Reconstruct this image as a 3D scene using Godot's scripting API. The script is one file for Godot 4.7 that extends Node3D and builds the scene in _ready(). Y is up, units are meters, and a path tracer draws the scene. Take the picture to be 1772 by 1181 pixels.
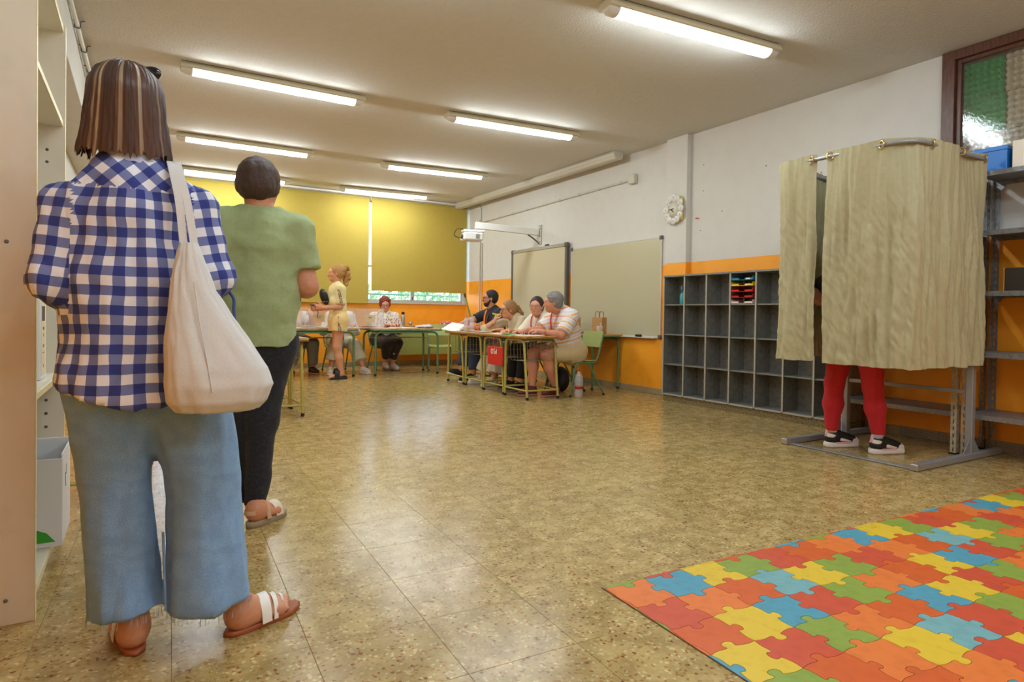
extends Node3D
# A polling station in a classroom. Metres, y up; the right wall runs along z, the camera stands at the origin, 0.95 m high.

var rng := RandomNumberGenerator.new()
var names := {}
var cache := {}
var M := {}
const UP := Vector3.UP
const ROOM_L := -0.68
const ROOM_R := 5.42
const ROOM_B := -10.96
const ROOM_F := 2.3
const CEIL := 3.03

func V(x: float, y: float, z: float) -> Vector3:
	return Vector3(x, y, z)

# ------------------------------------------------------------------ nodes
func numbered(n: String) -> String:
	var k: int = names.get(n, -1) + 1
	names[n] = k
	return n if k == 0 else "%s_%03d" % [n, k]

func tag(o: Node, label: String, category := "", group := "", kind := "") -> void:
	if label != "":
		o.set_meta("label", label)
	if category != "":
		o.set_meta("category", category)
	if group != "":
		o.set_meta("group", group)
	if kind != "":
		o.set_meta("kind", kind)

func thing(called: String, label: String, category: String, at := Vector3.ZERO, turn := 0.0, group := "") -> Node3D:
	var o := Node3D.new()
	o.name = numbered(called)
	add_child(o)
	o.position = at
	o.rotation.y = turn
	tag(o, label, category, group)
	return o

func part(p: Node, called: String, mesh: Mesh, m: Material, at := Vector3.ZERO, turn := Vector3.ZERO, label := "") -> MeshInstance3D:
	var o := MeshInstance3D.new()
	o.name = called
	o.mesh = mesh
	o.material_override = m
	p.add_child(o, true)
	o.position = at
	o.rotation = turn
	if label != "":
		o.set_meta("label", label)
	return o

func solo(called: String, mesh: Mesh, m: Material, label: String, category: String, at := Vector3.ZERO, turn := Vector3.ZERO, group := "") -> MeshInstance3D:
	var o := part(self, numbered(called), mesh, m, at, turn)
	tag(o, label, category, group)
	return o

func setting(called: String, label := "") -> Node3D:
	var o := Node3D.new()
	o.name = numbered(called)
	add_child(o)
	tag(o, label, "", "", "structure")
	return o

func copy(o: Node3D, at: Vector3, turn: float, label: String, group := "") -> Node3D:
	var c: Node3D = o.duplicate()
	c.name = numbered(String(o.name))
	add_child(c)
	c.position = at
	c.rotation.y = turn
	tag(c, label, "", group)
	return c

# ------------------------------------------------------------------ materials
func mat(col: Color, rough := 0.6, metal := 0.0) -> StandardMaterial3D:
	var m := StandardMaterial3D.new()
	m.albedo_color = col
	m.roughness = rough
	m.metallic = metal
	return m

func rgb(r: int, g: int, b: int) -> Color:
	return Color(r / 255.0, g / 255.0, b / 255.0)

func noise_tex(seed_: int, freq: float, cols: Array, stops: Array, kind := FastNoiseLite.TYPE_SIMPLEX_SMOOTH, size := 512, hard := false, octaves := 3) -> NoiseTexture2D:
	var n := FastNoiseLite.new()
	n.seed = seed_
	n.noise_type = kind
	n.frequency = freq
	n.fractal_octaves = octaves
	if kind == FastNoiseLite.TYPE_CELLULAR:
		n.cellular_return_type = FastNoiseLite.RETURN_CELL_VALUE
		n.fractal_type = FastNoiseLite.FRACTAL_NONE
		n.cellular_jitter = 0.9
		n.domain_warp_enabled = true
		n.domain_warp_amplitude = 6.0
		n.domain_warp_frequency = 0.09
	var g := Gradient.new()
	g.offsets = PackedFloat32Array(stops)
	g.colors = PackedColorArray(cols)
	if hard:
		g.interpolation_mode = Gradient.GRADIENT_INTERPOLATE_CONSTANT
	var t := NoiseTexture2D.new()
	t.width = size
	t.height = size
	t.seamless = true
	t.normalize = true
	t.noise = n
	t.color_ramp = g
	return t

func tri(m: StandardMaterial3D, scale: Vector3, world := true, offset := Vector3.ZERO) -> StandardMaterial3D:
	m.uv1_triplanar = true
	m.uv1_world_triplanar = world
	m.uv1_scale = scale
	m.uv1_offset = offset
	return m

# colour times a soft mottle; relief in centimetres
func mottled(col: Color, rough: float, amount: float, seed_: int, scale: Vector3, relief := 0.0, freq := 0.02, world := true) -> StandardMaterial3D:
	var m := mat(Color.WHITE, rough)
	m.albedo_texture = noise_tex(seed_, freq, [col.darkened(amount), col, col.lightened(amount * 0.5)], [0.15, 0.5, 0.9], FastNoiseLite.TYPE_SIMPLEX_SMOOTH, 256, false, 5)
	if relief > 0.0:
		m.heightmap_enabled = true
		m.heightmap_texture = noise_tex(seed_ + 5, 0.08, [Color.BLACK, Color.WHITE], [0.2, 0.8], FastNoiseLite.TYPE_SIMPLEX_SMOOTH, 256, false, 3)
		m.heightmap_scale = relief
	return tri(m, scale, world)

func cloth(col: Color, seed_: int, rough := 0.85, scale := 5.0, amount := 0.04) -> StandardMaterial3D:
	var m := mottled(col, rough, amount, seed_, Vector3.ONE * scale, 0.0, 0.03, false)
	m.rim_enabled = true
	m.rim = 0.12
	m.rim_tint = 0.5
	return m

func make_materials() -> void:
	M.wall = mottled(rgb(216, 213, 206), 0.85, 0.012, 3, Vector3.ONE * 0.7, 0.04)
	M.ceiling = mottled(rgb(212, 209, 202), 0.9, 0.012, 7, Vector3.ONE * 2.0, 0.10)
	M.orange = mottled(rgb(255, 168, 40), 0.45, 0.03, 11, Vector3.ONE * 0.6, 0.03)
	M.skirting = mottled(rgb(172, 152, 112), 0.4, 0.3, 13, Vector3.ONE * 6.0, 0.0, 0.05)
	M.skirting_grey = mottled(rgb(150, 142, 130), 0.45, 0.3, 14, Vector3.ONE * 6.0, 0.0, 0.05)
	M.terrazzo = []
	for k in 3:
		var c := 1.0 - 0.02 * k
		var m := mat(Color.WHITE, 0.22)
		var base := Color(0.735 * c, 0.63 * c, 0.40 * c)
		m.albedo_texture = noise_tex(40 + k, 0.075, [base.darkened(0.04), base, base.lightened(0.06), Color(0.82, 0.74, 0.54), base, Color(0.62, 0.47, 0.26), base.lightened(0.04), Color(0.52, 0.32, 0.15), base, Color(0.64, 0.50, 0.28)],
			[0.0, 0.2, 0.33, 0.50, 0.57, 0.74, 0.80, 0.915, 0.94, 0.97], FastNoiseLite.TYPE_CELLULAR, 1024, true)
		m.detail_enabled = true
		m.detail_albedo = noise_tex(47 + k, 0.02, [Color(0.86, 0.84, 0.80), Color.WHITE], [0.2, 0.8], FastNoiseLite.TYPE_SIMPLEX_SMOOTH, 256)
		m.detail_blend_mode = BaseMaterial3D.BLEND_MODE_MUL
		m.metallic_specular = 0.42
		M.terrazzo.append(tri(m, Vector3.ONE * 1.6, true, Vector3(0.13, 0.7, 0.31) * k))
	M.grout = mat(rgb(112, 96, 68), 0.9)
	M.lamp_body = mat(rgb(214, 206, 176), 0.45)
	M.lamp_cap = mat(rgb(225, 222, 215), 0.25)
	M.tube = mat(Color(1, 0.98, 0.93), 0.4)
	M.tube.emission_enabled = true
	M.tube.emission = Color(1.0, 0.96, 0.88)
	M.tube.emission_energy_multiplier = 2.4
	M.black = mat(rgb(22, 22, 23), 0.55)
	M.rubber = mat(rgb(30, 29, 28), 0.8)
	M.pvc = mat(rgb(204, 199, 184), 0.5)
	M.white_plastic = mat(rgb(232, 230, 224), 0.35)
	M.alu = mat(rgb(168, 165, 158), 0.4, 0.6)
	M.alu_white = mat(rgb(206, 203, 194), 0.45, 0.1)
	M.board = mat(rgb(192, 186, 156), 0.22)
	M.board_matte = mat(rgb(200, 190, 160), 0.4)
	M.dark_frame = mat(rgb(96, 92, 88), 0.5, 0.2)
	M.blind = mottled(rgb(198, 175, 78), 0.8, 0.01, 21, Vector3.ONE * 1.5)
	M.blind.backlight_enabled = true
	M.blind.backlight = Color(0.62, 0.53, 0.18)
	M.glass = mat(Color(0.93, 0.97, 0.95, 0.08), 0.02)
	M.glass.transparency = BaseMaterial3D.TRANSPARENCY_ALPHA
	M.clear = mat(Color(0.93, 0.94, 0.98, 0.09), 0.05)
	M.clear.transparency = BaseMaterial3D.TRANSPARENCY_ALPHA
	M.bottle = mat(Color(0.90, 0.93, 0.98, 0.22), 0.06)
	M.bottle.transparency = BaseMaterial3D.TRANSPARENCY_ALPHA
	M.locker = mottled(rgb(136, 137, 132), 0.38, 0.10, 23, Vector3.ONE * 3.0)
	M.locker.metallic = 0.35
	M.locker_edge = mat(rgb(176, 174, 163), 0.45, 0.3)
	M.steel = mottled(rgb(142, 144, 146), 0.42, 0.14, 25, Vector3.ONE * 5.0)
	M.steel.metallic = 0.55
	M.steel_beige = mottled(rgb(196, 186, 160), 0.5, 0.1, 26, Vector3.ONE * 5.0)
	M.booth = mat(rgb(150, 152, 154), 0.42, 0.35)
	M.brass = mat(rgb(206, 178, 120), 0.25, 0.9)
	M.chrome = mat(rgb(210, 210, 210), 0.18, 0.95)
	M.wood = mat(Color.WHITE, 0.4)
	M.wood.albedo_texture = noise_tex(31, 0.02, [rgb(160, 110, 56), rgb(196, 148, 86), rgb(208, 164, 100)], [0.2, 0.5, 0.85], FastNoiseLite.TYPE_SIMPLEX_SMOOTH, 256, false, 5)
	tri(M.wood, Vector3(1.2, 9.0, 14.0), false)
	M.wood_edge = mat(rgb(150, 112, 66), 0.6)
	M.yellow_tube = mottled(rgb(182, 170, 84), 0.35, 0.1, 33, Vector3.ONE * 8.0)
	M.green_tube = mottled(rgb(92, 136, 96), 0.35, 0.1, 34, Vector3.ONE * 8.0)
	M.green_panel = mottled(rgb(164, 174, 98), 0.45, 0.05, 35, Vector3.ONE * 4.0)
	M.wire = mat(rgb(150, 146, 136), 0.35, 0.7)
	M.paper = mat(rgb(240, 238, 232), 0.75)
	M.paper_beige = mat(rgb(222, 200, 160), 0.75)
	M.kraft = mottled(rgb(188, 140, 88), 0.8, 0.08, 36, Vector3.ONE * 6.0)
	M.cream = mottled(rgb(230, 221, 200), 0.42, 0.02, 37, Vector3.ONE * 1.5)
	M.cream_edge = mat(rgb(234, 220, 168), 0.45)
	M.brown_wood = mottled(rgb(92, 52, 30), 0.4, 0.15, 38, Vector3(9, 1.5, 9))
	M.red = mat(rgb(206, 38, 30), 0.55)
	M.orange_band = mat(rgb(250, 118, 34), 0.6)
	M.curtain = mottled(rgb(172, 163, 124), 0.6, 0.03, 39, Vector3.ONE * 4.0, 0.04)
	M.curtain.rim_enabled = true
	M.curtain.rim = 0.15

# ------------------------------------------------------------------ shapes
func q4(st: SurfaceTool, a: Vector3, b: Vector3, c: Vector3, d: Vector3, n: Vector3) -> void:
	if (b - a).cross(c - a).dot(n) + (c - a).cross(d - a).dot(n) > 0.0:
		var t := b
		b = d
		d = t
	for p in [a, b, c, a, c, d]:
		st.add_vertex(p)

func t3(st: SurfaceTool, a: Vector3, b: Vector3, c: Vector3, n: Vector3) -> void:
	if (b - a).cross(c - a).dot(n) > 0.0:
		var t := b
		b = c
		c = t
	for p in [a, b, c]:
		st.add_vertex(p)

func start() -> SurfaceTool:
	var st := SurfaceTool.new()
	st.begin(Mesh.PRIMITIVE_TRIANGLES)
	st.set_smooth_group(-1)
	return st

func done(st: SurfaceTool) -> ArrayMesh:
	st.generate_normals()
	return st.commit()

# chamfered box, centred
func box_into(st: SurfaceTool, s: Vector3, b: float, at := Vector3.ZERO, bas := Basis.IDENTITY) -> void:
	var h := s * 0.5
	b = minf(b, minf(h.x, minf(h.y, h.z)) * 0.9)
	var f := func(sx: float, sy: float, sz: float, k: int) -> Vector3:
		var p := Vector3(sx * (h.x - b), sy * (h.y - b), sz * (h.z - b))
		p[k] += [sx, sy, sz][k] * b
		return at + bas * p
	st.set_smooth_group(-1)
	for k in 3:
		for s0 in [-1.0, 1.0]:
			var n := Vector3.ZERO
			n[k] = s0
			var c := []
			for uv in [[-1.0, -1.0], [1.0, -1.0], [1.0, 1.0], [-1.0, 1.0]]:
				var g := [0.0, 0.0, 0.0]
				g[k] = s0
				g[(k + 1) % 3] = uv[0]
				g[(k + 2) % 3] = uv[1]
				c.append(f.call(g[0], g[1], g[2], k))
			q4(st, c[0], c[1], c[2], c[3], bas * n)
		# edges along axis k
		for e in [[-1.0, -1.0], [1.0, -1.0], [1.0, 1.0], [-1.0, 1.0]]:
			var k1 := (k + 1) % 3
			var k2 := (k + 2) % 3
			var g0 := [0.0, 0.0, 0.0]
			g0[k1] = e[0]
			g0[k2] = e[1]
			var nn := Vector3(g0[0], g0[1], g0[2])
			g0[k] = -1.0
			var a: Vector3 = f.call(g0[0], g0[1], g0[2], k1)
			var d: Vector3 = f.call(g0[0], g0[1], g0[2], k2)
			g0[k] = 1.0
			var b2: Vector3 = f.call(g0[0], g0[1], g0[2], k1)
			var c2: Vector3 = f.call(g0[0], g0[1], g0[2], k2)
			q4(st, a, b2, c2, d, bas * nn)
	for sx in [-1.0, 1.0]:
		for sy in [-1.0, 1.0]:
			for sz in [-1.0, 1.0]:
				t3(st, f.call(sx, sy, sz, 0), f.call(sx, sy, sz, 1), f.call(sx, sy, sz, 2), bas * Vector3(sx, sy, sz))

func rbox(x: float, y: float, z: float, b := 0.004) -> ArrayMesh:
	var key := "b%.4f,%.4f,%.4f,%.4f" % [x, y, z, b]
	if not cache.has(key):
		var st := start()
		box_into(st, Vector3(x, y, z), b)
		cache[key] = done(st)
	return cache[key]

# a box between two corners
func span(p: Node, called: String, a: Vector3, b: Vector3, m: Material, bevel := 0.003) -> MeshInstance3D:
	var s := (b - a).abs()
	return part(p, called, rbox(s.x, s.y, s.z, bevel), m, (a + b) * 0.5)

func rounded(pts: Array, r: float, seg := 5) -> Array:
	var out := [pts[0]]
	for i in range(1, pts.size() - 1):
		var p: Vector3 = pts[i]
		var a: Vector3 = pts[i - 1] - p
		var b: Vector3 = pts[i + 1] - p
		var t := minf(r, minf(a.length(), b.length()) * 0.48)
		var pa := p + a.normalized() * t
		var pb := p + b.normalized() * t
		for k in seg + 1:
			var u := float(k) / seg
			out.append(pa.lerp(p, u).lerp(p.lerp(pb, u), u))
	out.append(pts[-1])
	return out

func tube_into(st: SurfaceTool, pts: Array, r, n := 8, caps := true, closed := false) -> void:
	var rings := []
	var cnt := pts.size()
	var t0: Vector3 = (pts[1] - pts[0]).normalized()
	var u := t0.cross(Vector3.UP)
	if u.length() < 0.1:
		u = t0.cross(Vector3.RIGHT)
	u = u.normalized()
	for i in cnt:
		var t: Vector3
		if closed:
			t = (pts[(i + 1) % cnt] - pts[(i - 1 + cnt) % cnt]).normalized()
		else:
			t = (pts[mini(i + 1, cnt - 1)] - pts[maxi(i - 1, 0)]).normalized()
		u = (u - t * u.dot(t)).normalized()
		var w := t.cross(u)
		var rr: float = r[i] if r is Array else r
		var ring := []
		for k in n:
			var a := TAU * k / n
			ring.append(pts[i] + (u * cos(a) + w * sin(a)) * rr)
		rings.append(ring)
	st.set_smooth_group(0)
	for i in (cnt if closed else cnt - 1):
		var j := (i + 1) % cnt
		for k in n:
			var k2 := (k + 1) % n
			var nn: Vector3 = rings[i][k] + rings[i][k2] - pts[i] * 2.0
			q4(st, rings[i][k], rings[i][k2], rings[j][k2], rings[j][k], nn)
	if caps and not closed:
		st.set_smooth_group(-1)
		for e in [0, cnt - 1]:
			var nn: Vector3 = (pts[0] - pts[1]) if e == 0 else (pts[cnt - 1] - pts[cnt - 2])
			for k in range(1, n - 1):
				t3(st, rings[e][0], rings[e][k], rings[e][k + 1], nn)

func tube(pts: Array, r, n := 8, closed := false) -> ArrayMesh:
	var st := start()
	tube_into(st, pts, r, n, true, closed)
	return done(st)

func lathe_into(st: SurfaceTool, prof: Array, n := 16, at := Vector3.ZERO, bas := Basis.IDENTITY) -> void:
	st.set_smooth_group(0)
	for i in prof.size() - 1:
		var p: Vector2 = prof[i]
		var q: Vector2 = prof[i + 1]
		if (p - q).length() < 1e-6:
			continue
		for k in n:
			var a := TAU * k / n
			var b := TAU * (k + 1) / n
			var ca := Vector3(cos(a), 0, sin(a))
			var cb := Vector3(cos(b), 0, sin(b))
			var mid := (ca + cb).normalized()
			var nn := mid * (q.y - p.y) + Vector3.UP * (p.x - q.x)
			var pa := at + bas * (ca * p.x + UP * p.y)
			var pb := at + bas * (cb * p.x + UP * p.y)
			var qa := at + bas * (ca * q.x + UP * q.y)
			var qb := at + bas * (cb * q.x + UP * q.y)
			if p.x < 1e-5:
				t3(st, pa, qa, qb, bas * nn)
			elif q.x < 1e-5:
				t3(st, pa, pb, qa, bas * nn)
			else:
				q4(st, pa, pb, qb, qa, bas * nn)

# profile runs from bottom to top, outside of the wall
func lathe(prof: Array, n := 16) -> ArrayMesh:
	var st := start()
	lathe_into(st, prof, n)
	return done(st)

func torus(rad: float, r: float, n := 20, m := 8) -> ArrayMesh:
	var pts := []
	for k in n:
		pts.append(Vector3(cos(TAU * k / n) * rad, sin(TAU * k / n) * rad, 0))
	return tube(pts, r, m, true)

# outline in the xy plane, from z = 0 to z = t
func plate_into(st: SurfaceTool, poly: PackedVector2Array, t: float) -> void:
	st.set_smooth_group(-1)
	if Geometry2D.is_polygon_clockwise(poly):
		poly.reverse()
	var idx := Geometry2D.triangulate_polygon(poly)
	for i in range(0, idx.size(), 3):
		for z in [0.0, t]:
			var a := poly[idx[i]]
			var b := poly[idx[i + 1]]
			var c := poly[idx[i + 2]]
			t3(st, V(a.x, a.y, z), V(b.x, b.y, z), V(c.x, c.y, z), Vector3(0, 0, 1 if z > 0.0 else -1))
	for i in poly.size():
		var p := poly[i]
		var q := poly[(i + 1) % poly.size()]
		q4(st, V(p.x, p.y, 0), V(q.x, q.y, 0), V(q.x, q.y, t), V(p.x, p.y, t), Vector3(q.y - p.y, p.x - q.x, 0))

func plate(poly: PackedVector2Array, t: float) -> ArrayMesh:
	var st := start()
	plate_into(st, poly, t)
	return done(st)

# closed rings of equal count
func loft(rings: Array, cap0 := true, cap1 := true) -> ArrayMesh:
	var st := start()
	st.set_smooth_group(0)
	var cs := []
	for r in rings:
		var c := Vector3.ZERO
		for p in r:
			c += p
		cs.append(c / r.size())
	for i in rings.size() - 1:
		var n: int = rings[i].size()
		for k in n:
			var k2 := (k + 1) % n
			q4(st, rings[i][k], rings[i][k2], rings[i + 1][k2], rings[i + 1][k], rings[i][k] + rings[i][k2] + rings[i + 1][k] + rings[i + 1][k2] - (cs[i] + cs[i + 1]) * 2.0)
	for e in [0, rings.size() - 1]:
		if (e == 0 and cap0) or (e != 0 and cap1):
			st.set_smooth_group(1)
			var nn: Vector3 = cs[0] - cs[1] if e == 0 else cs[-1] - cs[-2]
			for k in rings[e].size():
				t3(st, cs[e], rings[e][k], rings[e][(k + 1) % rings[e].size()], nn)
	return done(st)

# a sheet: rows of points, given a thickness
func sheet(rows: Array, t: float) -> ArrayMesh:
	var st := start()
	var nr := rows.size()
	var nc: int = rows[0].size()
	var nrm := []
	for i in nr:
		var l := []
		for j in nc:
			var du: Vector3 = rows[i][mini(j + 1, nc - 1)] - rows[i][maxi(j - 1, 0)]
			var dv: Vector3 = rows[mini(i + 1, nr - 1)][j] - rows[maxi(i - 1, 0)][j]
			l.append(du.cross(dv).normalized() * t * 0.5)
		nrm.append(l)
	for s in [-1.0, 1.0]:
		st.set_smooth_group(0 if s < 0 else 1)
		for i in nr - 1:
			for j in nc - 1:
				q4(st, rows[i][j] + nrm[i][j] * s, rows[i][j + 1] + nrm[i][j + 1] * s, rows[i + 1][j + 1] + nrm[i + 1][j + 1] * s, rows[i + 1][j] + nrm[i + 1][j] * s, nrm[i][j] * s)
	st.set_smooth_group(-1)
	for i in nr - 1:
		for j in [0, nc - 1]:
			var o: Vector3 = rows[i][j] - rows[i][1 if j == 0 else nc - 2]
			q4(st, rows[i][j] + nrm[i][j], rows[i + 1][j] + nrm[i + 1][j], rows[i + 1][j] - nrm[i + 1][j], rows[i][j] - nrm[i][j], o)
	for j in nc - 1:
		for i in [0, nr - 1]:
			var o: Vector3 = rows[i][j] - rows[1 if i == 0 else nr - 2][j]
			q4(st, rows[i][j] + nrm[i][j], rows[i][j + 1] + nrm[i][j + 1], rows[i][j + 1] - nrm[i][j + 1], rows[i][j] - nrm[i][j], o)
	return done(st)

func words(t: String, size: float, bold := true) -> TextMesh:
	var tm := TextMesh.new()
	var f := SystemFont.new()
	f.font_names = PackedStringArray(["Droid Sans"])
	f.font_weight = 700 if bold else 400
	tm.font = f
	tm.text = t
	tm.font_size = 64
	tm.pixel_size = size / 64.0
	tm.depth = 0.001
	return tm

# ------------------------------------------------------------------ smooth solids: capsules and ellipsoids joined on a grid
func cp(a: Vector3, b: Vector3, ra: float, rb: float, k := 0.03, flat := 0, sq := Vector3.ZERO, s := 1.0) -> Dictionary:
	var r := maxf(ra, rb)
	return {"t": 0, "a": a, "b": b, "ra": ra, "rb": rb, "k": k, "flat": flat, "sq": sq, "s": s, "lo": a.min(b) - Vector3.ONE * r, "hi": a.max(b) + Vector3.ONE * r}

func el(c: Vector3, rad: Vector3, bas: Basis, k := 0.02, mode := 0) -> Dictionary:
	var e := Vector3.ZERO
	for i in 3:
		for j in 3:
			e[j] += absf(bas[i][j]) * rad[i]
	return {"t": 1, "c": c, "rad": rad, "bas": bas.transposed(), "k": k, "mode": mode, "lo": c - e, "hi": c + e}

# keeps what lies below dot(p, n) = c
func cut(n: Vector3, c: float) -> Dictionary:
	return {"t": 2, "n": n, "c": c, "k": 0.0, "mode": 1}

# curved hem: keeps what lies above y0 + bend * (x - x0)^2
func hemline(x0: float, y0: float, bend: float) -> Dictionary:
	return {"t": 3, "x0": x0, "y0": y0, "bend": bend, "k": 0.0, "mode": 1}

func field(prims: Array, cell: float) -> Array:
	var lo := Vector3.ONE * 1e9
	var hi := -lo
	for p in prims:
		if p.t < 2 and p.get("mode", 0) == 0:
			lo = lo.min(p.lo)
			hi = hi.max(p.hi)
	lo -= Vector3.ONE * cell * 2.5
	hi += Vector3.ONE * cell * 2.5
	var nx := int((hi.x - lo.x) / cell) + 2
	var ny := int((hi.y - lo.y) / cell) + 2
	var nz := int((hi.z - lo.z) / cell) + 2
	var sy := nx
	var sz := nx * ny
	var F := PackedFloat32Array()
	F.resize(nx * ny * nz)
	F.fill(0.3)
	for p in prims:
		if p.t == 2:
			var pn: Vector3 = p.n
			var pc: float = p.c
			for z in nz:
				for y in ny:
					var o := z * sz + y * sy
					var d0 := pn.x * lo.x + pn.y * (lo.y + y * cell) + pn.z * (lo.z + z * cell) - pc
					var dx := pn.x * cell
					for x in nx:
						var d := d0 + dx * x
						if d > F[o + x]:
							F[o + x] = d
			continue
		if p.t > 2:
			for z in nz:
				for y in ny:
					var o := z * sz + y * sy
					var py := lo.y + y * cell
					for x in nx:
						var dx: float = lo.x + x * cell - p.x0
						var d: float = p.y0 + p.bend * dx * dx - py
						if d > F[o + x]:
							F[o + x] = d
			continue
		var k: float = p.k
		var m := k + cell * 2.0
		var i0 := maxi(0, int((p.lo.x - m - lo.x) / cell))
		var i1 := mini(nx - 1, int((p.hi.x + m - lo.x) / cell) + 1)
		var j0 := maxi(0, int((p.lo.y - m - lo.y) / cell))
		var j1 := mini(ny - 1, int((p.hi.y + m - lo.y) / cell) + 1)
		var k0 := maxi(0, int((p.lo.z - m - lo.z) / cell))
		var k1 := mini(nz - 1, int((p.hi.z + m - lo.z) / cell) + 1)
		if p.t == 0:
			var a: Vector3 = p.a
			var ba: Vector3 = p.b - p.a
			var bb := maxf(ba.length_squared(), 1e-9)
			var ax := ba / sqrt(bb)
			var ra: float = p.ra
			var dr: float = p.rb - p.ra
			var sq: Vector3 = p.sq
			var s: float = p.s
			var has_sq := s != 1.0
			var flat: int = p.flat
			var ln := sqrt(bb)
			for z in range(k0, k1 + 1):
				for y in range(j0, j1 + 1):
					var o := z * sz + y * sy
					for x in range(i0, i1 + 1):
						var pa := Vector3(lo.x + x * cell, lo.y + y * cell, lo.z + z * cell) - a
						var h := pa.dot(ba) / bb
						var hc := clampf(h, 0.0, 1.0)
						var q := pa - ba * hc
						if has_sq:
							q += sq * (q.dot(sq) * (1.0 / s - 1.0))
						var d := q.length() - ra - dr * hc
						if has_sq:
							d *= s
						if flat > 0:
							d = maxf(d, (h - 1.0) * ln)
							if flat > 1:
								d = maxf(d, -h * ln)
						var e := F[o + x]
						var g := maxf(k - absf(d - e), 0.0)
						F[o + x] = minf(d, e) - (g * g / (4.0 * k) if k > 0.0 else 0.0)
		else:
			var c: Vector3 = p.c
			var rad: Vector3 = p.rad
			var bas: Basis = p.bas
			var mr := minf(rad.x, minf(rad.y, rad.z))
			var sub: bool = p.mode == -1
			for z in range(k0, k1 + 1):
				for y in range(j0, j1 + 1):
					var o := z * sz + y * sy
					for x in range(i0, i1 + 1):
						var q := bas * (Vector3(lo.x + x * cell, lo.y + y * cell, lo.z + z * cell) - c) / rad
						var d := (q.length() - 1.0) * mr
						var e := F[o + x]
						if sub:
							d = -d
							var g2 := maxf(k - absf(d - e), 0.0)
							F[o + x] = maxf(d, e) + (g2 * g2 / (4.0 * k) if k > 0.0 else 0.0)
						else:
							var g := maxf(k - absf(d - e), 0.0)
							F[o + x] = minf(d, e) - (g * g / (4.0 * k) if k > 0.0 else 0.0)
	# surface nets
	var ids := PackedInt32Array()
	ids.resize(nx * ny * nz)
	ids.fill(-1)
	var at := PackedInt32Array()
	var vs := PackedVector3Array()
	var lim := cell * 2.0
	var off := PackedInt32Array([0, 1, sy, sy + 1, sz, sz + 1, sz + sy, sz + sy + 1])
	var ea := PackedInt32Array([0, 2, 4, 6, 0, 1, 4, 5, 0, 1, 2, 3])
	var eb := PackedInt32Array([1, 3, 5, 7, 2, 3, 6, 7, 4, 5, 6, 7])
	var f := PackedFloat32Array()
	f.resize(8)
	for z in nz - 1:
		for y in ny - 1:
			var o0 := z * sz + y * sy
			for x in nx - 1:
				var o := o0 + x
				var f0 := F[o]
				if f0 > lim or f0 < -lim:
					continue
				var c := 0
				for i in 8:
					var w := F[o + off[i]]
					f[i] = w
					if w < 0.0:
						c += 1
				if c == 0 or c == 8:
					continue
				var sum := Vector3.ZERO
				var cnt := 0
				for e in 12:
					var fa := f[ea[e]]
					var fb := f[eb[e]]
					if (fa < 0.0) != (fb < 0.0):
						var u := fa / (fa - fb)
						var pa := Vector3(ea[e] & 1, (ea[e] >> 1) & 1, ea[e] >> 2)
						var pb := Vector3(eb[e] & 1, (eb[e] >> 1) & 1, eb[e] >> 2)
						sum += pa.lerp(pb, u)
						cnt += 1
				ids[o] = vs.size()
				at.append(o)
				vs.append(lo + (Vector3(x, y, z) + sum / cnt) * cell)
	var tr := PackedInt32Array()
	for o in at:
		var inside := F[o] < 0.0
		for ax in 3:
			var s1: int = [1, sy, sz][ax]
			if (F[o + s1] < 0.0) == inside:
				continue
			var s2: int = [sy, sz, 1][ax]
			var s3: int = [sz, 1, sy][ax]
			if o - s2 - s3 < 0:
				continue
			var a := ids[o]
			var b := ids[o - s2]
			var c := ids[o - s2 - s3]
			var d := ids[o - s3]
			if a < 0 or b < 0 or c < 0 or d < 0:
				continue
			if inside:
				tr.append_array(PackedInt32Array([a, c, b, a, d, c]))
			else:
				tr.append_array(PackedInt32Array([a, b, c, a, c, d]))
	# normals
	var ns := PackedVector3Array()
	ns.resize(vs.size())
	for i in range(0, tr.size(), 3):
		var n := (vs[tr[i + 2]] - vs[tr[i]]).cross(vs[tr[i + 1]] - vs[tr[i]])
		ns[tr[i]] += n
		ns[tr[i + 1]] += n
		ns[tr[i + 2]] += n
	for i in ns.size():
		ns[i] = ns[i].normalized()
	return [vs, tr, ns]

# cloth folds and the like: moves the points along their normals, then finds the normals again
func ruffle(a: Array, amp: float, freq: Vector3, seed_: int) -> Array:
	var n := FastNoiseLite.new()
	n.seed = seed_
	n.frequency = 1.0
	n.fractal_octaves = 2
	for i in a[0].size():
		a[0][i] += a[2][i] * (amp * n.get_noise_3dv(a[0][i] * freq))
	var ns := PackedVector3Array()
	ns.resize(a[0].size())
	var tr: PackedInt32Array = a[1]
	var vs: PackedVector3Array = a[0]
	for i in range(0, tr.size(), 3):
		var m := (vs[tr[i + 2]] - vs[tr[i]]).cross(vs[tr[i + 1]] - vs[tr[i]])
		ns[tr[i]] += m
		ns[tr[i + 1]] += m
		ns[tr[i + 2]] += m
	for i in ns.size():
		ns[i] = ns[i].normalized()
	a[2] = ns
	return a

func solid(list: Array, base := Vector3.ZERO) -> ArrayMesh:
	var vs := PackedVector3Array()
	var ns := PackedVector3Array()
	var tr := PackedInt32Array()
	for a in list:
		var o := vs.size()
		for p in a[0]:
			vs.append(p - base)
		ns.append_array(a[2])
		for i in a[1]:
			tr.append(i + o)
	var arr := []
	arr.resize(Mesh.ARRAY_MAX)
	arr[Mesh.ARRAY_VERTEX] = vs
	arr[Mesh.ARRAY_NORMAL] = ns
	arr[Mesh.ARRAY_INDEX] = tr
	var m := ArrayMesh.new()
	m.add_surface_from_arrays(Mesh.PRIMITIVE_TRIANGLES, arr)
	return m

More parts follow.
